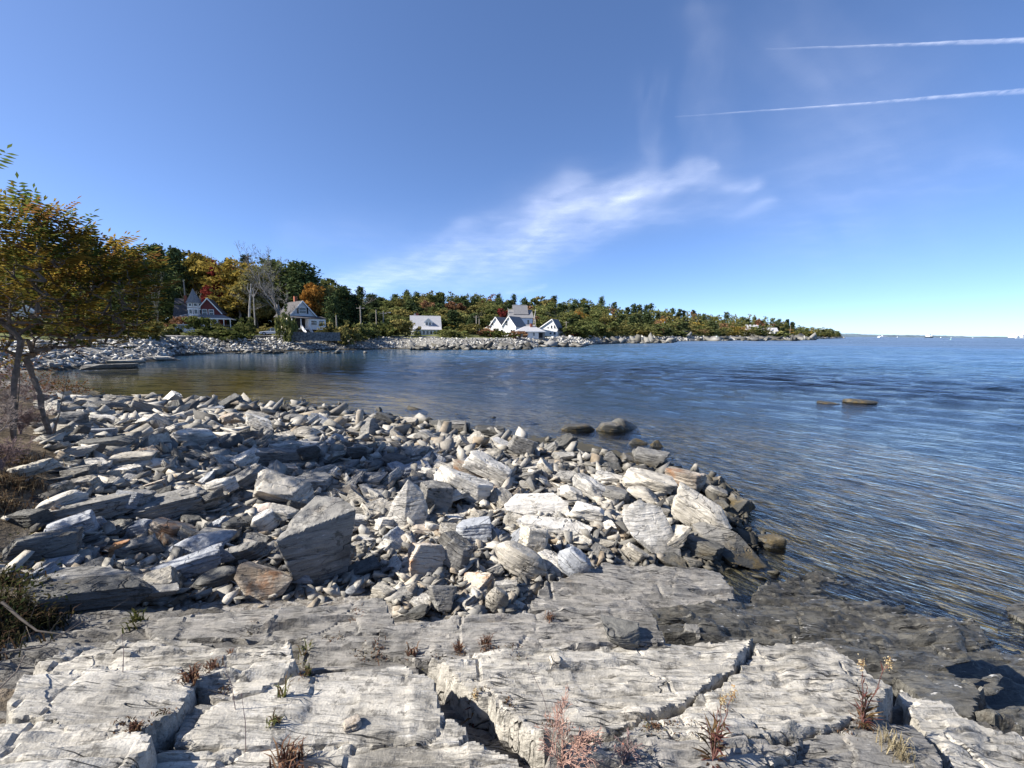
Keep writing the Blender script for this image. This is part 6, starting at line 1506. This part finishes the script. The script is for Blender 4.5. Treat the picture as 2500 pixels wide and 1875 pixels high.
M_CLOUD = cloud_mat(); tag(link('cirrus_clouds', me, M_CLOUD), 'thin white cirrus streaked across the blue sky', 'clouds', kind='stuff')
def contrail(pts, w0, w1, label, seed):
    """a thin lens-shaped sheet of ice cloud, densest along its middle"""
    P = []
    for (a, b) in zip(pts[:-1], pts[1:]):
        for k in range(60): P.append((a[0] + (b[0] - a[0]) * k / 60, a[1] + (b[1] - a[1]) * k / 60))
    P.append(pts[-1]); n = len(P); H = 9000.0; g = np.random.default_rng(seed)
    C = np.array([tuple(at_z(x, y + .3 * math.sin(i * .21) + g.normal(0, .1), H)) for i, (x, y) in enumerate(P)])
    t = np.gradient(C, axis=0); t /= np.linalg.norm(t, axis=1)[:, None]; sd = np.cross(t, [0, 0, 1.0])
    el = C[:, 2] / np.linalg.norm(C, axis=1)
    wd = np.linalg.norm(C, axis=1) / FPX * np.linspace(w0, w1, n) / el * (1 + .12 * noise2(np.arange(n) * .6, 0 * np.arange(n), seed))
    off = np.linspace(-1, 1, 9); prof = (1 - off ** 2) ** 1.3
    G = C[:, None] + sd[:, None] * (off[None, :, None] * wd[:, None, None]); G[..., 2] += 30 * prof[None]
    al = prof[None] * np.clip(.12 + .12 * fbm2(np.arange(n)[:, None] * .35 + 0 * off[None], off[None] * 1.5 + 0 * np.arange(n)[:, None], 4, seed + 9), 0, 1) * np.clip(np.arange(n) / 30, 0.25, 1)[:, None]
    me = grid_mesh('contrail', G[..., 0], G[..., 1], G[..., 2]); point_col(me, 'cover', np.repeat(al.reshape(-1, 1), 3, 1))
    tag(link('contrail', me, M_CLOUD), label, 'contrail', 'aircraft trails in the sky')
contrail([(1870, 121), (2200, 110), (2560, 96), (3300, 66)], 1.0, 4.2, 'upper straight white aircraft trail in the blue sky', 1)
contrail([(1648, 286), (2100, 254), (2300, 237), (2560, 218), (3300, 160)], 1.1, 4.2, 'lower longer white aircraft trail in the blue sky', 2)
# ------------------------------------------------------------------ sumac and shrubs on the near bank
M_SUMACB = plain('sumac_bark', (.13, .105, .085), .9, .3, 12); M_TWIG = plain('twig_pinkish', (.20, .14, .13), .9, .3, 14); M_TWIGG = plain('twig_grey', (.24, .20, .18), .9, .3, 14)
LEAFCOL = [np.array(c) * np.array([1.6, 1.65, 1.5]) for c in [(.085, .08, .02), (.13, .085, .02), (.05, .065, .018), (.20, .125, .025), (.11, .055, .02), (.30, .20, .04), (.16, .12, .03)]]
def compound_leaves(pts, outs, g, size=.34, pairs=6, gold=0.0, cols=LEAFCOL):
    VV, CC = [], []
    for p, o in zip(pts, outs):
        d = np.array(o, float) + g.normal(0, .35, 3); d[2] *= .5; d[2] -= .12; d /= np.linalg.norm(d) + 1e-9
        side = np.cross(d, [0, 0, 1]); side /= np.linalg.norm(side) + 1e-9; up = np.cross(side, d)
        s = size * g.uniform(.7, 1.2); c = cols[g.choice(len(cols), p=np.array([4, 4, 3.5, 1.6, 2.2, .5 + gold, 2][:len(cols)]) / np.array([4, 4, 3.5, 1.6, 2.2, .5 + gold, 2][:len(cols)]).sum())]
        for k in range(pairs):
            f = (k + 1) / (pairs + .5); b = p + d * s * f + np.array([0, 0, -.10 * s * f * f])
            for sg in (-1, 1):
                l = s * .36 * (1 - .45 * abs(f - .45)); dr = side * sg * .86 + d * .42 + np.array([0, 0, -.28]) + g.normal(0, .10, 3); dr /= np.linalg.norm(dr)
                wv = np.cross(dr, up); wv = wv / (np.linalg.norm(wv) + 1e-9) * l * .17
                VV += [b, b + dr * l * .45 + wv, b + dr * l, b + dr * l * .45 - wv]; CC.append(c * g.uniform(.7, 1.35))
        b = p + d * s; l = s * .3; wv = side * l * .17; VV += [b, b + d * l * .5 + wv, b + d * l + np.array([0, 0, -.06 * l]), b + d * l * .5 - wv]; CC.append(c * g.uniform(.8, 1.3))
    V = np.array(VV); return V, np.arange(len(V)).reshape(-1, 4), np.array(CC)
M_SLEAF = tint_mat('sumac_leaves', .42)
def sumac(base_px, D, blobs, n, label, seed, size=.38, stems=2, gold=0.0, base=None):
    g = np.random.default_rng(seed)
    b = at_d(base_px[0], base_px[1], D) if base is None else Vector(base)
    b.z = float(ground(b.x, b.y)) if base is None else b.z
    root = empty('sumac_tree', tuple(b)); tag(root, label, 'tree', 'sumacs on the near bank'); bn = np.array(b[:])
    wsum = np.array([q[2] * q[3] for q in blobs]); wsum = wsum / wsum.sum(); pts = []
    cen = np.array([tuple(at_d(q[0], q[1], D + q[4])) for q in blobs])
    for _ in range(n):
        i = g.choice(len(blobs), p=wsum); q = blobs[i]
        d = g.normal(0, 1, 3); d /= np.linalg.norm(d); r = g.uniform(.25, 1) ** .5
        pts.append(cen[i] + d * r * np.array([q[2], (q[2] + q[3]) * .5, q[3]]) / FPX * D)
    pts = np.array(pts); mid = pts.mean(0)
    # limbs grow from the base towards the leaves
    order = np.argsort(np.linalg.norm(pts - bn, axis=1)); nodes = [bn]; par = [-1]
    for s in range(stems):
        tgt = cen[g.integers(len(cen))]
        prev = 0
        for f in (.22, .42, .6): nodes.append(bn + (tgt - bn) * f + g.normal(0, .02, 3) + np.array([0, 0, .06])); par.append(prev); prev = len(nodes) - 1
    pick = order
    for i in pick:
        A = np.array(nodes); dd = np.linalg.norm(A - pts[i], axis=1); j = int(np.argmin(dd + .25 * np.linalg.norm(A - bn, axis=1) * 0 + (np.arange(len(A)) == 0) * 1.0))
        nodes.append(A[j] + (pts[i] - A[j]) * .96); par.append(j)
    cnt = np.ones(len(nodes))
    for i in range(len(nodes) - 1, 0, -1): cnt[par[i]] += cnt[i]
    mt, ml = MB(), MB()
    for i in range(1, len(nodes)):
        j = par[i]; r0, r1 = .0044 * cnt[j] ** .38, .0044 * cnt[i] ** .38; a, c = Vector(nodes[j] - bn), Vector(nodes[i] - bn); mm = (a + c) / 2 + Vector(g.normal(0, .03, 3)) * (c - a).length
        (mt if i <= stems * 3 else ml).tube([a, mm, c], [min(r0, .036), (min(r0, .036) + r1) / 2, r1], 5 if i <= stems * 3 else 4, False)
    mt.build('trunk', M_SUMACB, root, smooth=True); ml.build('branches', M_SUMACB, root, smooth=True)
    V, F, C = compound_leaves(pts, pts - (mid * .6 + bn * .4), g, size, 6, gold)
    me = np_mesh('crown', V - bn, F); face_col(me, C); link('crown', me, M_SLEAF, root)
    return root
sumac((30, 1050), 7.6, [(40, 590, 110, 85, 0), (120, 572, 62, 60, .2), (-60, 660, 120, 120, 0), (60, 680, 140, 90, .3), (-200, 640, 120, 110, .2), (20, 520, 60, 22, 0), (60, 740, 130, 60, .2), (150, 620, 60, 50, .1)], 620, 'tall olive-brown sumac reaching highest at the picture edge', 1)
sumac((120, 1020), 8.4, [(230, 650, 90, 66, 0), (300, 670, 70, 58, .2), (200, 720, 130, 85, .3), (320, 715, 66, 60, 0), (340, 668, 34, 40, 0), (90, 760, 120, 60, .5), (200, 810, 130, 40, .3), (60, 830, 110, 50, .3), (330, 770, 60, 26, 0), (250, 790, 90, 24, .3), (40, 700, 110, 70, .4)], 900, 'broad sumac leaning out over the beach, brown and gold', 2, gold=.8)
sumac((-60, 1100), 6.4, [(-170, 430, 70, 50, 0), (-260, 520, 130, 110, 0), (-14, 405, 16, 12, 0)], 170, 'sumac mostly outside the picture, one spray showing high up', 3)
# a sumac clump beside the camera, left of the view: its shade falls across the near stones
sumac((0, 0), 4.0, [(-620, 660, 240, 200, 0), (-900, 720, 260, 220, -.3), (-560, 860, 150, 110, .2)], 150, 'sumac clump just outside the picture that shades the near slabs', 4, base=(-6.4, 3.6, 1.6), size=.3)
# bare twiggy shrubs
def twigs(x, y, H, label, seed, mat, spread=.75, depth=6, lean=0.0, name='bare_shrub', zf=None, wide=1.0, r=.011, leaves=0, leafcol=(.5, .16, .06), ls=.035, stems=3, rmin=.0016):
    p = hit(x, y, zf); root = empty(name, tuple(p)); g = np.random.default_rng(seed); VV, FF, b = [], [], 0
    for k in range(stems):
        me = bare_mesh('b', seed * 7 + k, H * g.uniform(.75, 1.1), depth, r, spread, .12, rmin); V, F = arr(me); a = g.uniform(0, 6.28); tl = g.uniform(.1, .45)
        M = np.array((Matrix.Rotation(a, 3, 'Z') @ Matrix.Rotation(tl, 3, 'X'))); V = V @ M.T * np.array([wide, wide, 1]) + np.array([lean * 0, 0, 0]); V[:, 0] += lean * V[:, 2]
        VV.append(V); FF.append(F + b); b += len(V); bpy.data.meshes.remove(me)
    V = np.concatenate(VV); F = np.concatenate(FF); link('twigs', np_mesh('twigs', V, F), mat, root)
    if leaves:
        P = V[F[g.choice(len(F), leaves)][:, 2]]; Vl, Fl = cards(P, ls, g); me = np_mesh('leaves', Vl, Fl); face_col(me, np.array(leafcol) * g.uniform(.5, 1.3, (leaves, 1))); link('leaves', me, M_SLEAF, root)
    tag(root, label, 'shrub', 'bare shrubs on the near bank'); return root
TW = [(20, 1010, 1.2, 'tall bare pinkish shrub at the picture edge'), (90, 985, .9, 'bare twiggy shrub reaching out over the shallows'), (50, 1060, .8, 'bare shrub in front of the tall pinkish one'), (-30, 1080, 1.1, 'bare shrub cut off by the picture edge'), (0, 1150, .6, 'bare low shrub above the dry grass'), (-60, 950, 1.6, 'tallest bare shrub, behind the others'), (40, 940, 1.3, 'bare shrub in front of the sumac trunks')]
for i, (x, y, H, lab) in enumerate(TW): twigs(x, y, H * .8, lab, 31 + i, M_TWIG if i % 3 else M_TWIGG, .8, 6, .12, wide=1.25, r=.012, rmin=.0022, stems=5, leaves=40 if i in (1, 6, 7) else 0, leafcol=(.22, .10, .05))
# brown leafy undergrowth below the sumac
def brush(px_list, n, size, cols, label, seed, name='undergrowth', h=.5, gz=ground):
    g = np.random.default_rng(seed); P, C = [], []
    for (x, y, rx, ry, hh) in px_list:
        c = hit(x, y)
        for _ in range(n):
            q = np.array([c.x, c.y]) + g.normal(0, .5, 2) * np.array([rx / FPX * c.y, rx / FPX * c.y * .8]); z = float(gz(q[0], q[1])) + abs(g.normal(0, .5)) * hh
            P.append((q[0], q[1], z)); C.append(np.array(cols[g.integers(len(cols))]) * g.uniform(.6, 1.3))
    V, F = cards(np.array(P), size, g, .45); me = np_mesh(name, V, F); face_col(me, np.array(C)); o = link(name, me, M_SLEAF); tag(o, label, 'undergrowth', kind='stuff'); return o
brush([(20, 955, 110, 30, 1.5), (110, 955, 90, 30, 1.2), (-60, 970, 140, 40, 1.7), (160, 962, 50, 20, .8)], 560, .11, [(.10, .05, .025), (.16, .08, .035), (.07, .065, .02), (.22, .10, .04), (.12, .075, .05)], 'brown leafy undergrowth below the sumac', 5)
def grass(px_list, n, hgt, cols, label, seed, zf=None, wid=.006, droop=.5, name='dry_grass', spread=1.0):
    g = np.random.default_rng(seed); VV, CC = [], []; hz = zf or height
    for (x, y, r) in px_list:
        c = hit(x, y, zf)
        for _ in range(n):
            q = np.array([c.x, c.y]) + g.normal(0, .5, 2) * r / FPX * c.y; z = float(hz(q[0], q[1])) - .02
            a = g.uniform(0, 6.28); d = np.array([math.cos(a), math.sin(a), 0]); L = hgt * g.uniform(.5, 1.2); s = np.array([-d[1], d[0], 0]) * wid
            b0 = np.array([q[0], q[1], z]); b1 = b0 + d * L * .25 * spread + np.array([0, 0, L * .7]); b2 = b0 + d * L * (.25 + droop) * spread + np.array([0, 0, L * (.95 - droop * .6)])
            VV += [b0 - s, b0 + s, b1 + s * .7, b1 - s * .7, b1 - s * .7, b1 + s * .7, b2 + s * .1, b2 - s * .1]; cc = np.array(cols[g.integers(len(cols))]) * g.uniform(.6, 1.3); CC += [cc, cc]
    V = np.array(VV); me = np_mesh(name, V, np.arange(len(V)).reshape(-1, 4)); face_col(me, np.array(CC)); o = link(name, me, M_SLEAF); return o
STRAW = [(.20, .145, .085), (.13, .085, .05), (.26, .20, .125), (.085, .055, .036)]
tag(grass([(0, 1110, 70), (50, 1135, 50), (0, 1180, 70), (50, 1190, 40), (-10, 1235, 50), (-50, 1200, 110)], 300, .15, STRAW, '', 6), 'matted dry brown grass on the bank', 'grass', kind='stuff')
WEED = [(.045, .045, .022), (.07, .055, .03), (.085, .055, .036), (.03, .032, .016)]
tag(grass([(20, 1430, 60), (0, 1490, 70), (60, 1505, 60), (110, 1530, 50), (10, 1545, 70), (-50, 1600, 100)], 170, .16, WEED, '', 7, droop=.35), 'dark weeds growing in the shaded corner', 'weeds', kind='stuff')
brush([(60, 1470, 90, 30, .35), (130, 1500, 70, 30, .25), (0, 1520, 110, 40, .4), (100, 1340, 50, 20, .15)], 260, .04, [(.06, .07, .025), (.10, .085, .035), (.035, .045, .018)], 'small dark leaves of the weeds in the shaded corner', 8, 'weed_leaves')
# fallen branches in the corner
def branch(pts, r, label, mat=M_SUMACB):
    W = [at_z(x, y, z) for x, y, z in pts]; root = empty('fallen_branch', tuple(W[0])); m = MB(); n = len(W)
    m.tube([w - W[0] for w in W], [r * (1 - .6 * i / (n - 1)) for i in range(n)], 7); m.build('stem', mat, root, smooth=True)
    g = random.Random(int(r * 9999)); k = MB()
    for i in range(1, n):
        a = (W[i] + W[i - 1]) / 2 - W[0]; k.tube([a, a + Vector((g.uniform(-.1, .15), g.uniform(-.1, .1), .1)), a + Vector((g.uniform(-.15, .3), g.uniform(-.15, .15), .16))], [r * .2, r * .14, r * .05], 5)
    k.build('side_twigs', mat, root); tag(root, label, 'branch', 'fallen branches in the corner')
branch([(5, 1470, 1.40), (50, 1510, 1.33), (90, 1540, 1.30), (150, 1548, 1.28)], .010, 'thick dark dead branch lying in the shaded corner', plain('dead_wood_dark', (.05, .042, .036), .9, .3, 9))
branch([(-10, 1595, 1.5), (100, 1580, 1.42), (200, 1520, 1.36), (300, 1500, 1.3)], .006, 'long thin curved dead stem over the pale slab')
branch([(-10, 1690, 1.55), (40, 1640, 1.5), (60, 1600, 1.46)], .005, 'short thin dead stem near the rounded slab')
# ------------------------------------------------------------------ plants rooted in the ledge
M_GSTEM = plain('goldenrod_stem', (.13, .06, .048), .8, .3, 20)
def goldenrod(x, y, stems, label, seed, hscale=1.0):
    g = np.random.default_rng(seed); p = hit(x, y, height); root = empty('seaside_goldenrod', tuple(p)); tag(root, label, 'plant', 'goldenrods rooted in the ledge')
    LV_, LC, FV, FC = [], [], [], []
    for (tx, ty, flower) in stems:
        top = Vector(tuple(at_d(tx, ty, p.y + g.uniform(-.04, .06)))) - p; n = 6
        Q = [top * (k / n) + Vector((0, 0, .03 * math.sin(math.pi * k / n))) + Vector(g.normal(0, .004, 3)) for k in range(n + 1)]
        m = MB(); m.tube(Q, [.0042 * (1 - .6 * k / n) for k in range(n + 1)], 5); m.build('stem', M_GSTEM, root, smooth=True)
        for k in range(11):
            f = g.uniform(.03, .85); b = np.array((top * f)[:]) + np.array([0, 0, .03 * math.sin(math.pi * f)]); a = g.uniform(0, 6.28); L = (.11 - .06 * f) * g.uniform(.7, 1.3)
            d = np.array([math.cos(a) * .6, math.sin(a) * .6, g.uniform(.3, 1.0)]); d /= np.linalg.norm(d); s = np.cross(d, [0, 0, 1]); s = s / np.linalg.norm(s) * L * .075
            e = b + d * L + np.array([math.cos(a), math.sin(a), -.3]) * L * .25; LV_ += [b, b + d * L * .5 + s, e, b + d * L * .5 - s]; LC.append(np.array([(.15, .06, .05), (.10, .045, .038), (.14, .09, .045), (.08, .06, .035)][g.integers(4)]))
        if flower:
            c = np.array(top[:]); P = c + g.normal(0, 1, (90, 3)) * np.array([.011, .011, .022]) + np.array([0, 0, .012]); V, F = cards(P, .012, g, .7); FV.append(V); FC.append(np.array([(.50, .38, .20), (.60, .50, .32), (.36, .22, .10)])[g.integers(3, size=90)])
    for k in range(26):
        a = g.uniform(0, 6.28); L = g.uniform(.05, .12); b = np.zeros(3); d = np.array([math.cos(a), math.sin(a), g.uniform(.1, .9)]); d /= np.linalg.norm(d); s = np.array([-d[1], d[0], 0]); s = s / np.linalg.norm(s) * .006
        LV_ += [b, b + d * L * .5 + s, b + d * L + np.array([0, 0, -.03]), b + d * L * .5 - s]; LC.append(np.array([(.10, .04, .035), (.07, .045, .03), (.17, .09, .05)][g.integers(3)]))
    V = np.array(LV_); me = np_mesh('leaves', V, np.arange(len(V)).reshape(-1, 4)); face_col(me, np.array(LC)); link('leaves', me, M_SLEAF, root)
    for V, C in zip(FV, FC):
        me = np_mesh('flower_head', V, np.arange(len(V)).reshape(-1, 4)); face_col(me, C); link('flower_head', me, M_SLEAF, root)
goldenrod(1740, 1862, [(1722, 1752, 0), (1752, 1730, 0), (1765, 1712, 1), (1790, 1700, 1), (1735, 1770, 0)], 'red-stemmed goldenrod in the front of the grey slab', 1)
goldenrod(2105, 1765, [(2104, 1625, 1), (2168, 1622, 1), (2120, 1670, 0), (2095, 1690, 0)], 'red-stemmed goldenrod with two pale seed heads beside the bright slab', 2)
goldenrod(1155, 1762, [(1160, 1698, 1), (1165, 1712, 1)], 'small yellow goldenrod growing in the dark cleft', 3)
def tuft(x, y, r, n, hgt, cols, label, seed, droop=.3, wid=.004):
    o = grass([(x, y, r * .55)], n, hgt, cols, '', seed, zf=height, wid=wid, droop=droop, name='plant_tuft'); tag(o, label, 'plant', 'tufts rooted in the ledge'); return o
RED = [(.13, .07, .05), (.20, .11, .07), (.09, .05, .04), (.24, .15, .09)]; GRN = [(.10, .11, .04), (.16, .16, .06), (.13, .09, .05)]
TF = [(705, 1866, 70, 70, .13, RED, 'big withered brown tuft at the bottom of the centre slab', .006), (745, 1595, 30, 40, .10, GRN, 'green-brown tuft in the notch beside the striped slab', .005), (755, 1645, 20, 22, .08, GRN, 'small light green plant in the notch', .006), (870, 1512, 30, 30, .07, RED, 'dark tuft on the striped slab', .004),
      (925, 1592, 50, 60, .06, RED, 'flat brown tuft behind the centre slab', .004), (1005, 1610, 30, 26, .09, RED, 'leafy brown tuft at the head of the cleft', .006), (1120, 1592, 16, 60, .08, RED, 'brown spiky tuft on the grey slab behind the bright one', .005), (1185, 1580, 26, 90, .10, RED, 'largest brown tuft on the grey slab', .004), (1340, 1515, 24, 50, .08, RED, 'reddish tuft near the dark shelf edge', .004),
      (470, 1660, 30, 40, .10, RED, 'brown curled tuft in the gap behind the rounded slab', .006), (520, 1625, 30, 36, .07, RED, 'small brown tuft left of the notch', .005), (330, 1775, 30, 60, .05, RED, 'dark moss-like tuft below the rounded slab', .005), (690, 1700, 14, 14, .13, GRN, 'thin green stem growing on the centre slab', .005), (670, 1770, 26, 30, .07, GRN, 'low green-brown plant on the centre slab', .005),
      (2185, 1838, 60, 150, .12, [(.36, .30, .18), (.26, .21, .12), (.42, .36, .24)], 'pale dry grass tuft at the front right slab', .0025), (330, 1520, 40, 60, .12, [(.05, .06, .02), (.09, .085, .03)], 'dark leafy tuft at the end of the striped slab', .007), (1600, 1775, 18, 50, .04, RED, 'low reddish tuft along the lower edge of the bright slab', .004), (560, 1600, 20, 20, .06, RED, 'tiny brown tuft on the upper pale slab', .004)]
for i, (x, y, r, n, hh, cc, lab, wd) in enumerate(TF): tuft(x, y, r, n, hh, cc, lab, 60 + i, wid=wd)
t_ = twigs(1370, 1870, .40, 'twiggy pinkish bush with orange leaves at the lower edge', 81, plain('twig_pale', (.34, .21, .165), .9, .3, 14), .55, 5, .05, zf=height, wide=1.0, r=.0045, rmin=.0013, stems=6, ls=.012, leaves=70, leafcol=(.42, .2, .12)); t_['group'] = 'twiggy plants on the ledge'
t_ = twigs(1520, 1870, .15, 'sparser twiggy plant right of the orange-leaved bush', 82, M_TWIG, .7, 4, .1, zf=height, wide=1.2, r=.004, rmin=.0012, stems=4, ls=.012, leaves=30, leafcol=(.5, .2, .12)); t_['group'] = 'twiggy plants on the ledge'
for i, (x0, y0, x1, y1, lab) in enumerate([(575, 1735, 550, 1630, 'single dry stalk left on the centre slab'), (600, 1840, 590, 1700, 'tall single dry stalk before the centre slab'), (1350, 1780, 1290, 1625, 'long arching dry stalk over the bright slab'), (300, 1640, 298, 1555, 'thin dry stalk on the upper pale slab')]):
    a = hit(x0, y0, height); b = at_d(x1, y1, a.y); root = empty('dry_stalk', tuple(a)); m = MB(); d = b - a; m.tube([(0, 0, 0), tuple(d * .5 + Vector((.01, 0, .02))), tuple(d)], [.0022, .0018, .0009], 4); m.build('stem', M_TWIG, root)
    m = MB(); m.lathe([(.001, 0), (.004, .006), (.003, .014), (.001, .018)], 6); m.build('seed_head', M_TWIG, root, loc=d); tag(root, lab, 'stalk', 'dry stalks on the ledge')
# dead leaves and soil caught in the joints
LIT = [(x, y, 26, 10, .02) for x, y in [(450, 1655), (500, 1640), (545, 1690), (1000, 1605), (1060, 1612), (1130, 1600), (1200, 1590), (1260, 1596), (340, 1778), (400, 1765), (300, 1770), (740, 1600), (745, 1640), (930, 1598), (880, 1600), (1590, 1782), (1640, 1775), (1700, 1790), (1350, 1800), (1420, 1815), (2100, 1768), (2060, 1790), (1760, 1830), (820, 1560), (620, 1545), (1180, 1720), (1240, 1780)]]
def _hh(x, y): return float(height(x, y)) + .004
g_ = np.random.default_rng(77); P_, C_ = [], []
for (x, y, rx, ry, hh) in LIT:
    c = hit(x, y, height)
    for _ in range(60):
        q = np.array([c.x, c.y]) + g_.normal(0, .5, 2) * rx / FPX * c.y; P_.append((q[0], q[1], _hh(q[0], q[1]) + abs(g_.normal(0, .006)))); C_.append(np.array([(.14, .08, .05), (.09, .055, .035), (.20, .12, .07), (.06, .045, .03), (.11, .10, .045)][g_.integers(5)]) * g_.uniform(.6, 1.3))
V_l, F_l = cards(np.array(P_), .022, g_, .35); me = np_mesh('leaf_litter', V_l, F_l); face_col(me, np.array(C_)); tag(link('leaf_litter', me, M_SLEAF), 'dead leaves and stems caught in the joints of the ledge', 'litter', kind='stuff')
# loose stones on the ledge
for i, (a, b, c, d, kd, col, lab) in enumerate([(245, 305, 1575, 1612, 'wedge', 'p', 'small pale stone casting a shadow on the upper slab'), (1470, 1580, 1530, 1585, 'block', 'd', 'black crusty lump of rock at the slab corner'), (1665, 1715, 1525, 1565, 'block', 'g', 'rough grey lump on the dark shelf'), (1335, 1376, 1598, 1636, 'block', 'p', 'square stone beside the small dark hole in the slab'), (830, 880, 1752, 1790, 'block', 'r', 'broken brown stone on the centre slab')]):
    o = set_stone('loose_stone', a, b, c, d, kd, col, .8, 8, 0, 0, lab, 960 + i, 5, zf=height); o['category'] = 'stone'; o['group'] = 'loose stones on the ledge'
# pool left by the tide
def pool_mat():
    t = NT('pool_water'); nm = t.bump(t.noise(t.pos(), 5.0, 3), .25, .02); fr = t.n('ShaderNodeFresnel', {'IOR': 1.333}); t.put(fr.inputs['Normal'], nm)
    gl = t.n('ShaderNodeBsdfGlossy', {'Roughness': .03}); t.put(gl.inputs['Normal'], nm); tr = t.n('ShaderNodeBsdfTransparent', {'Color': (.86, .88, .84, 1)}); mx = t.n('ShaderNodeMixShader')
    t.put(mx.inputs[0], fr.outputs[0]); t.put(mx.inputs[1], tr.outputs[0]); t.put(mx.inputs[2], gl.outputs[0]); return t.end(mx.outputs[0])
_pp = [tuple(at_z(x, y, .125)) for x, y in [(2300, 1620), (2330, 1660), (2370, 1690), (2420, 1730), (2500, 1745), (2560, 1700), (2500, 1650), (2450, 1615), (2370, 1600)]]
_me = bpy.data.meshes.new('tide_pool'); _me.from_pydata(_pp, [], [tuple(range(len(_pp)))]); _me.update()
if _me.polygons[0].normal.z < 0: _me.flip_normals()
tag(link('tide_pool', _me, pool_mat()), 'still dark tide pool on the wet shelf', kind='structure')
# ------------------------------------------------------------------ labels that single each stone and tree out
ORD = 'first second third fourth fifth sixth seventh eighth ninth tenth eleventh twelfth thirteenth fourteenth fifteenth sixteenth seventeenth eighteenth nineteenth twentieth'.split()
ORD += ['twenty-' + w for w in ORD[:9]] + ['thirtieth'] + ['thirty-' + w for w in ORD[:9]] + ['fortieth'] + ['forty-' + w for w in ORD[:9]]
CN = dict(p='pale grey', w='whitish', g='mid-grey', d='dark', r='rusty beige', b='blue-grey', k='pinkish'); KN = dict(block='blocky', slab='slab-like', wedge='pointed', lens='lens-shaped', round='rounded')
def rzone(x, y, z):
    if z < .2 and x < 1000: return 'along the back waterline'
    if z < .2: return 'along the waterline of the point'
    if y < 1075 and x < 520: return 'on the upper beach near the bare shrubs'
    if y < 1075: return 'on the far slope of the heap'
    if y > 1395 and x > 700: return 'in the gully below the ledge'
    if x < 560 and y > 1230: return 'in the shaded hollow by the bank'
    if x < 560: return 'between the bank and the middle beach'
    if x < 920: return 'around the tall standing boulder'
    if x < 1230: return 'around the white pyramid boulder'
    if x < 1500: return 'around the big bright white block'
    return 'around the striped leaning slab'
buck = {}
for r_ in ROCKS: buck.setdefault((KN[r_[4]], CN[r_[5]], rzone(r_[1], r_[2], r_[6])), []).append(r_)
for (kn, cn, zn), L in buck.items():
    L.sort(key=lambda q: q[1])
    for i, q in enumerate(L):
        tag(q[0], (f'only {cn} {kn} stone {zn}' if len(L) == 1 else f'{ORD[i]} {cn} {kn} stone from the left {zn}'), 'stone', 'boulders on the near shore')
def tzone(x):
    for lim, nm in ((330, 'behind the sumac'), (560, 'behind the turret house'), (700, 'behind the great bare tree'), (880, 'behind the white gable house'), (1000, 'left of the dormer house'), (1110, 'behind the dormer house'), (1190, 'between the dormer house and the twin gables'), (1300, 'behind the twin gables'), (1400, 'behind the low cottage')):
        if x < lim: return nm
    return 'where the headland wood begins'
TN = dict(green='green leafy', olive='olive leafy', yellow='yellow leafy', orange='orange leafy', red='red leafy', russet='russet leafy', pine='dark pine', spruce='dark spruce', bare='bare grey')
buck = {}
for q in TREES: buck.setdefault((TN[q[3]], tzone(q[1])), []).append(q)
for (kn, zn), L in buck.items():
    L.sort(key=lambda q: q[1])
    for i, q in enumerate(L):
        q[0]['label'] = f'only {kn} tree {zn}' if len(L) == 1 else f'{ORD[i]} {kn} tree from the left {zn}'
        q[0]['group'] = 'trees of the wood behind the cove'
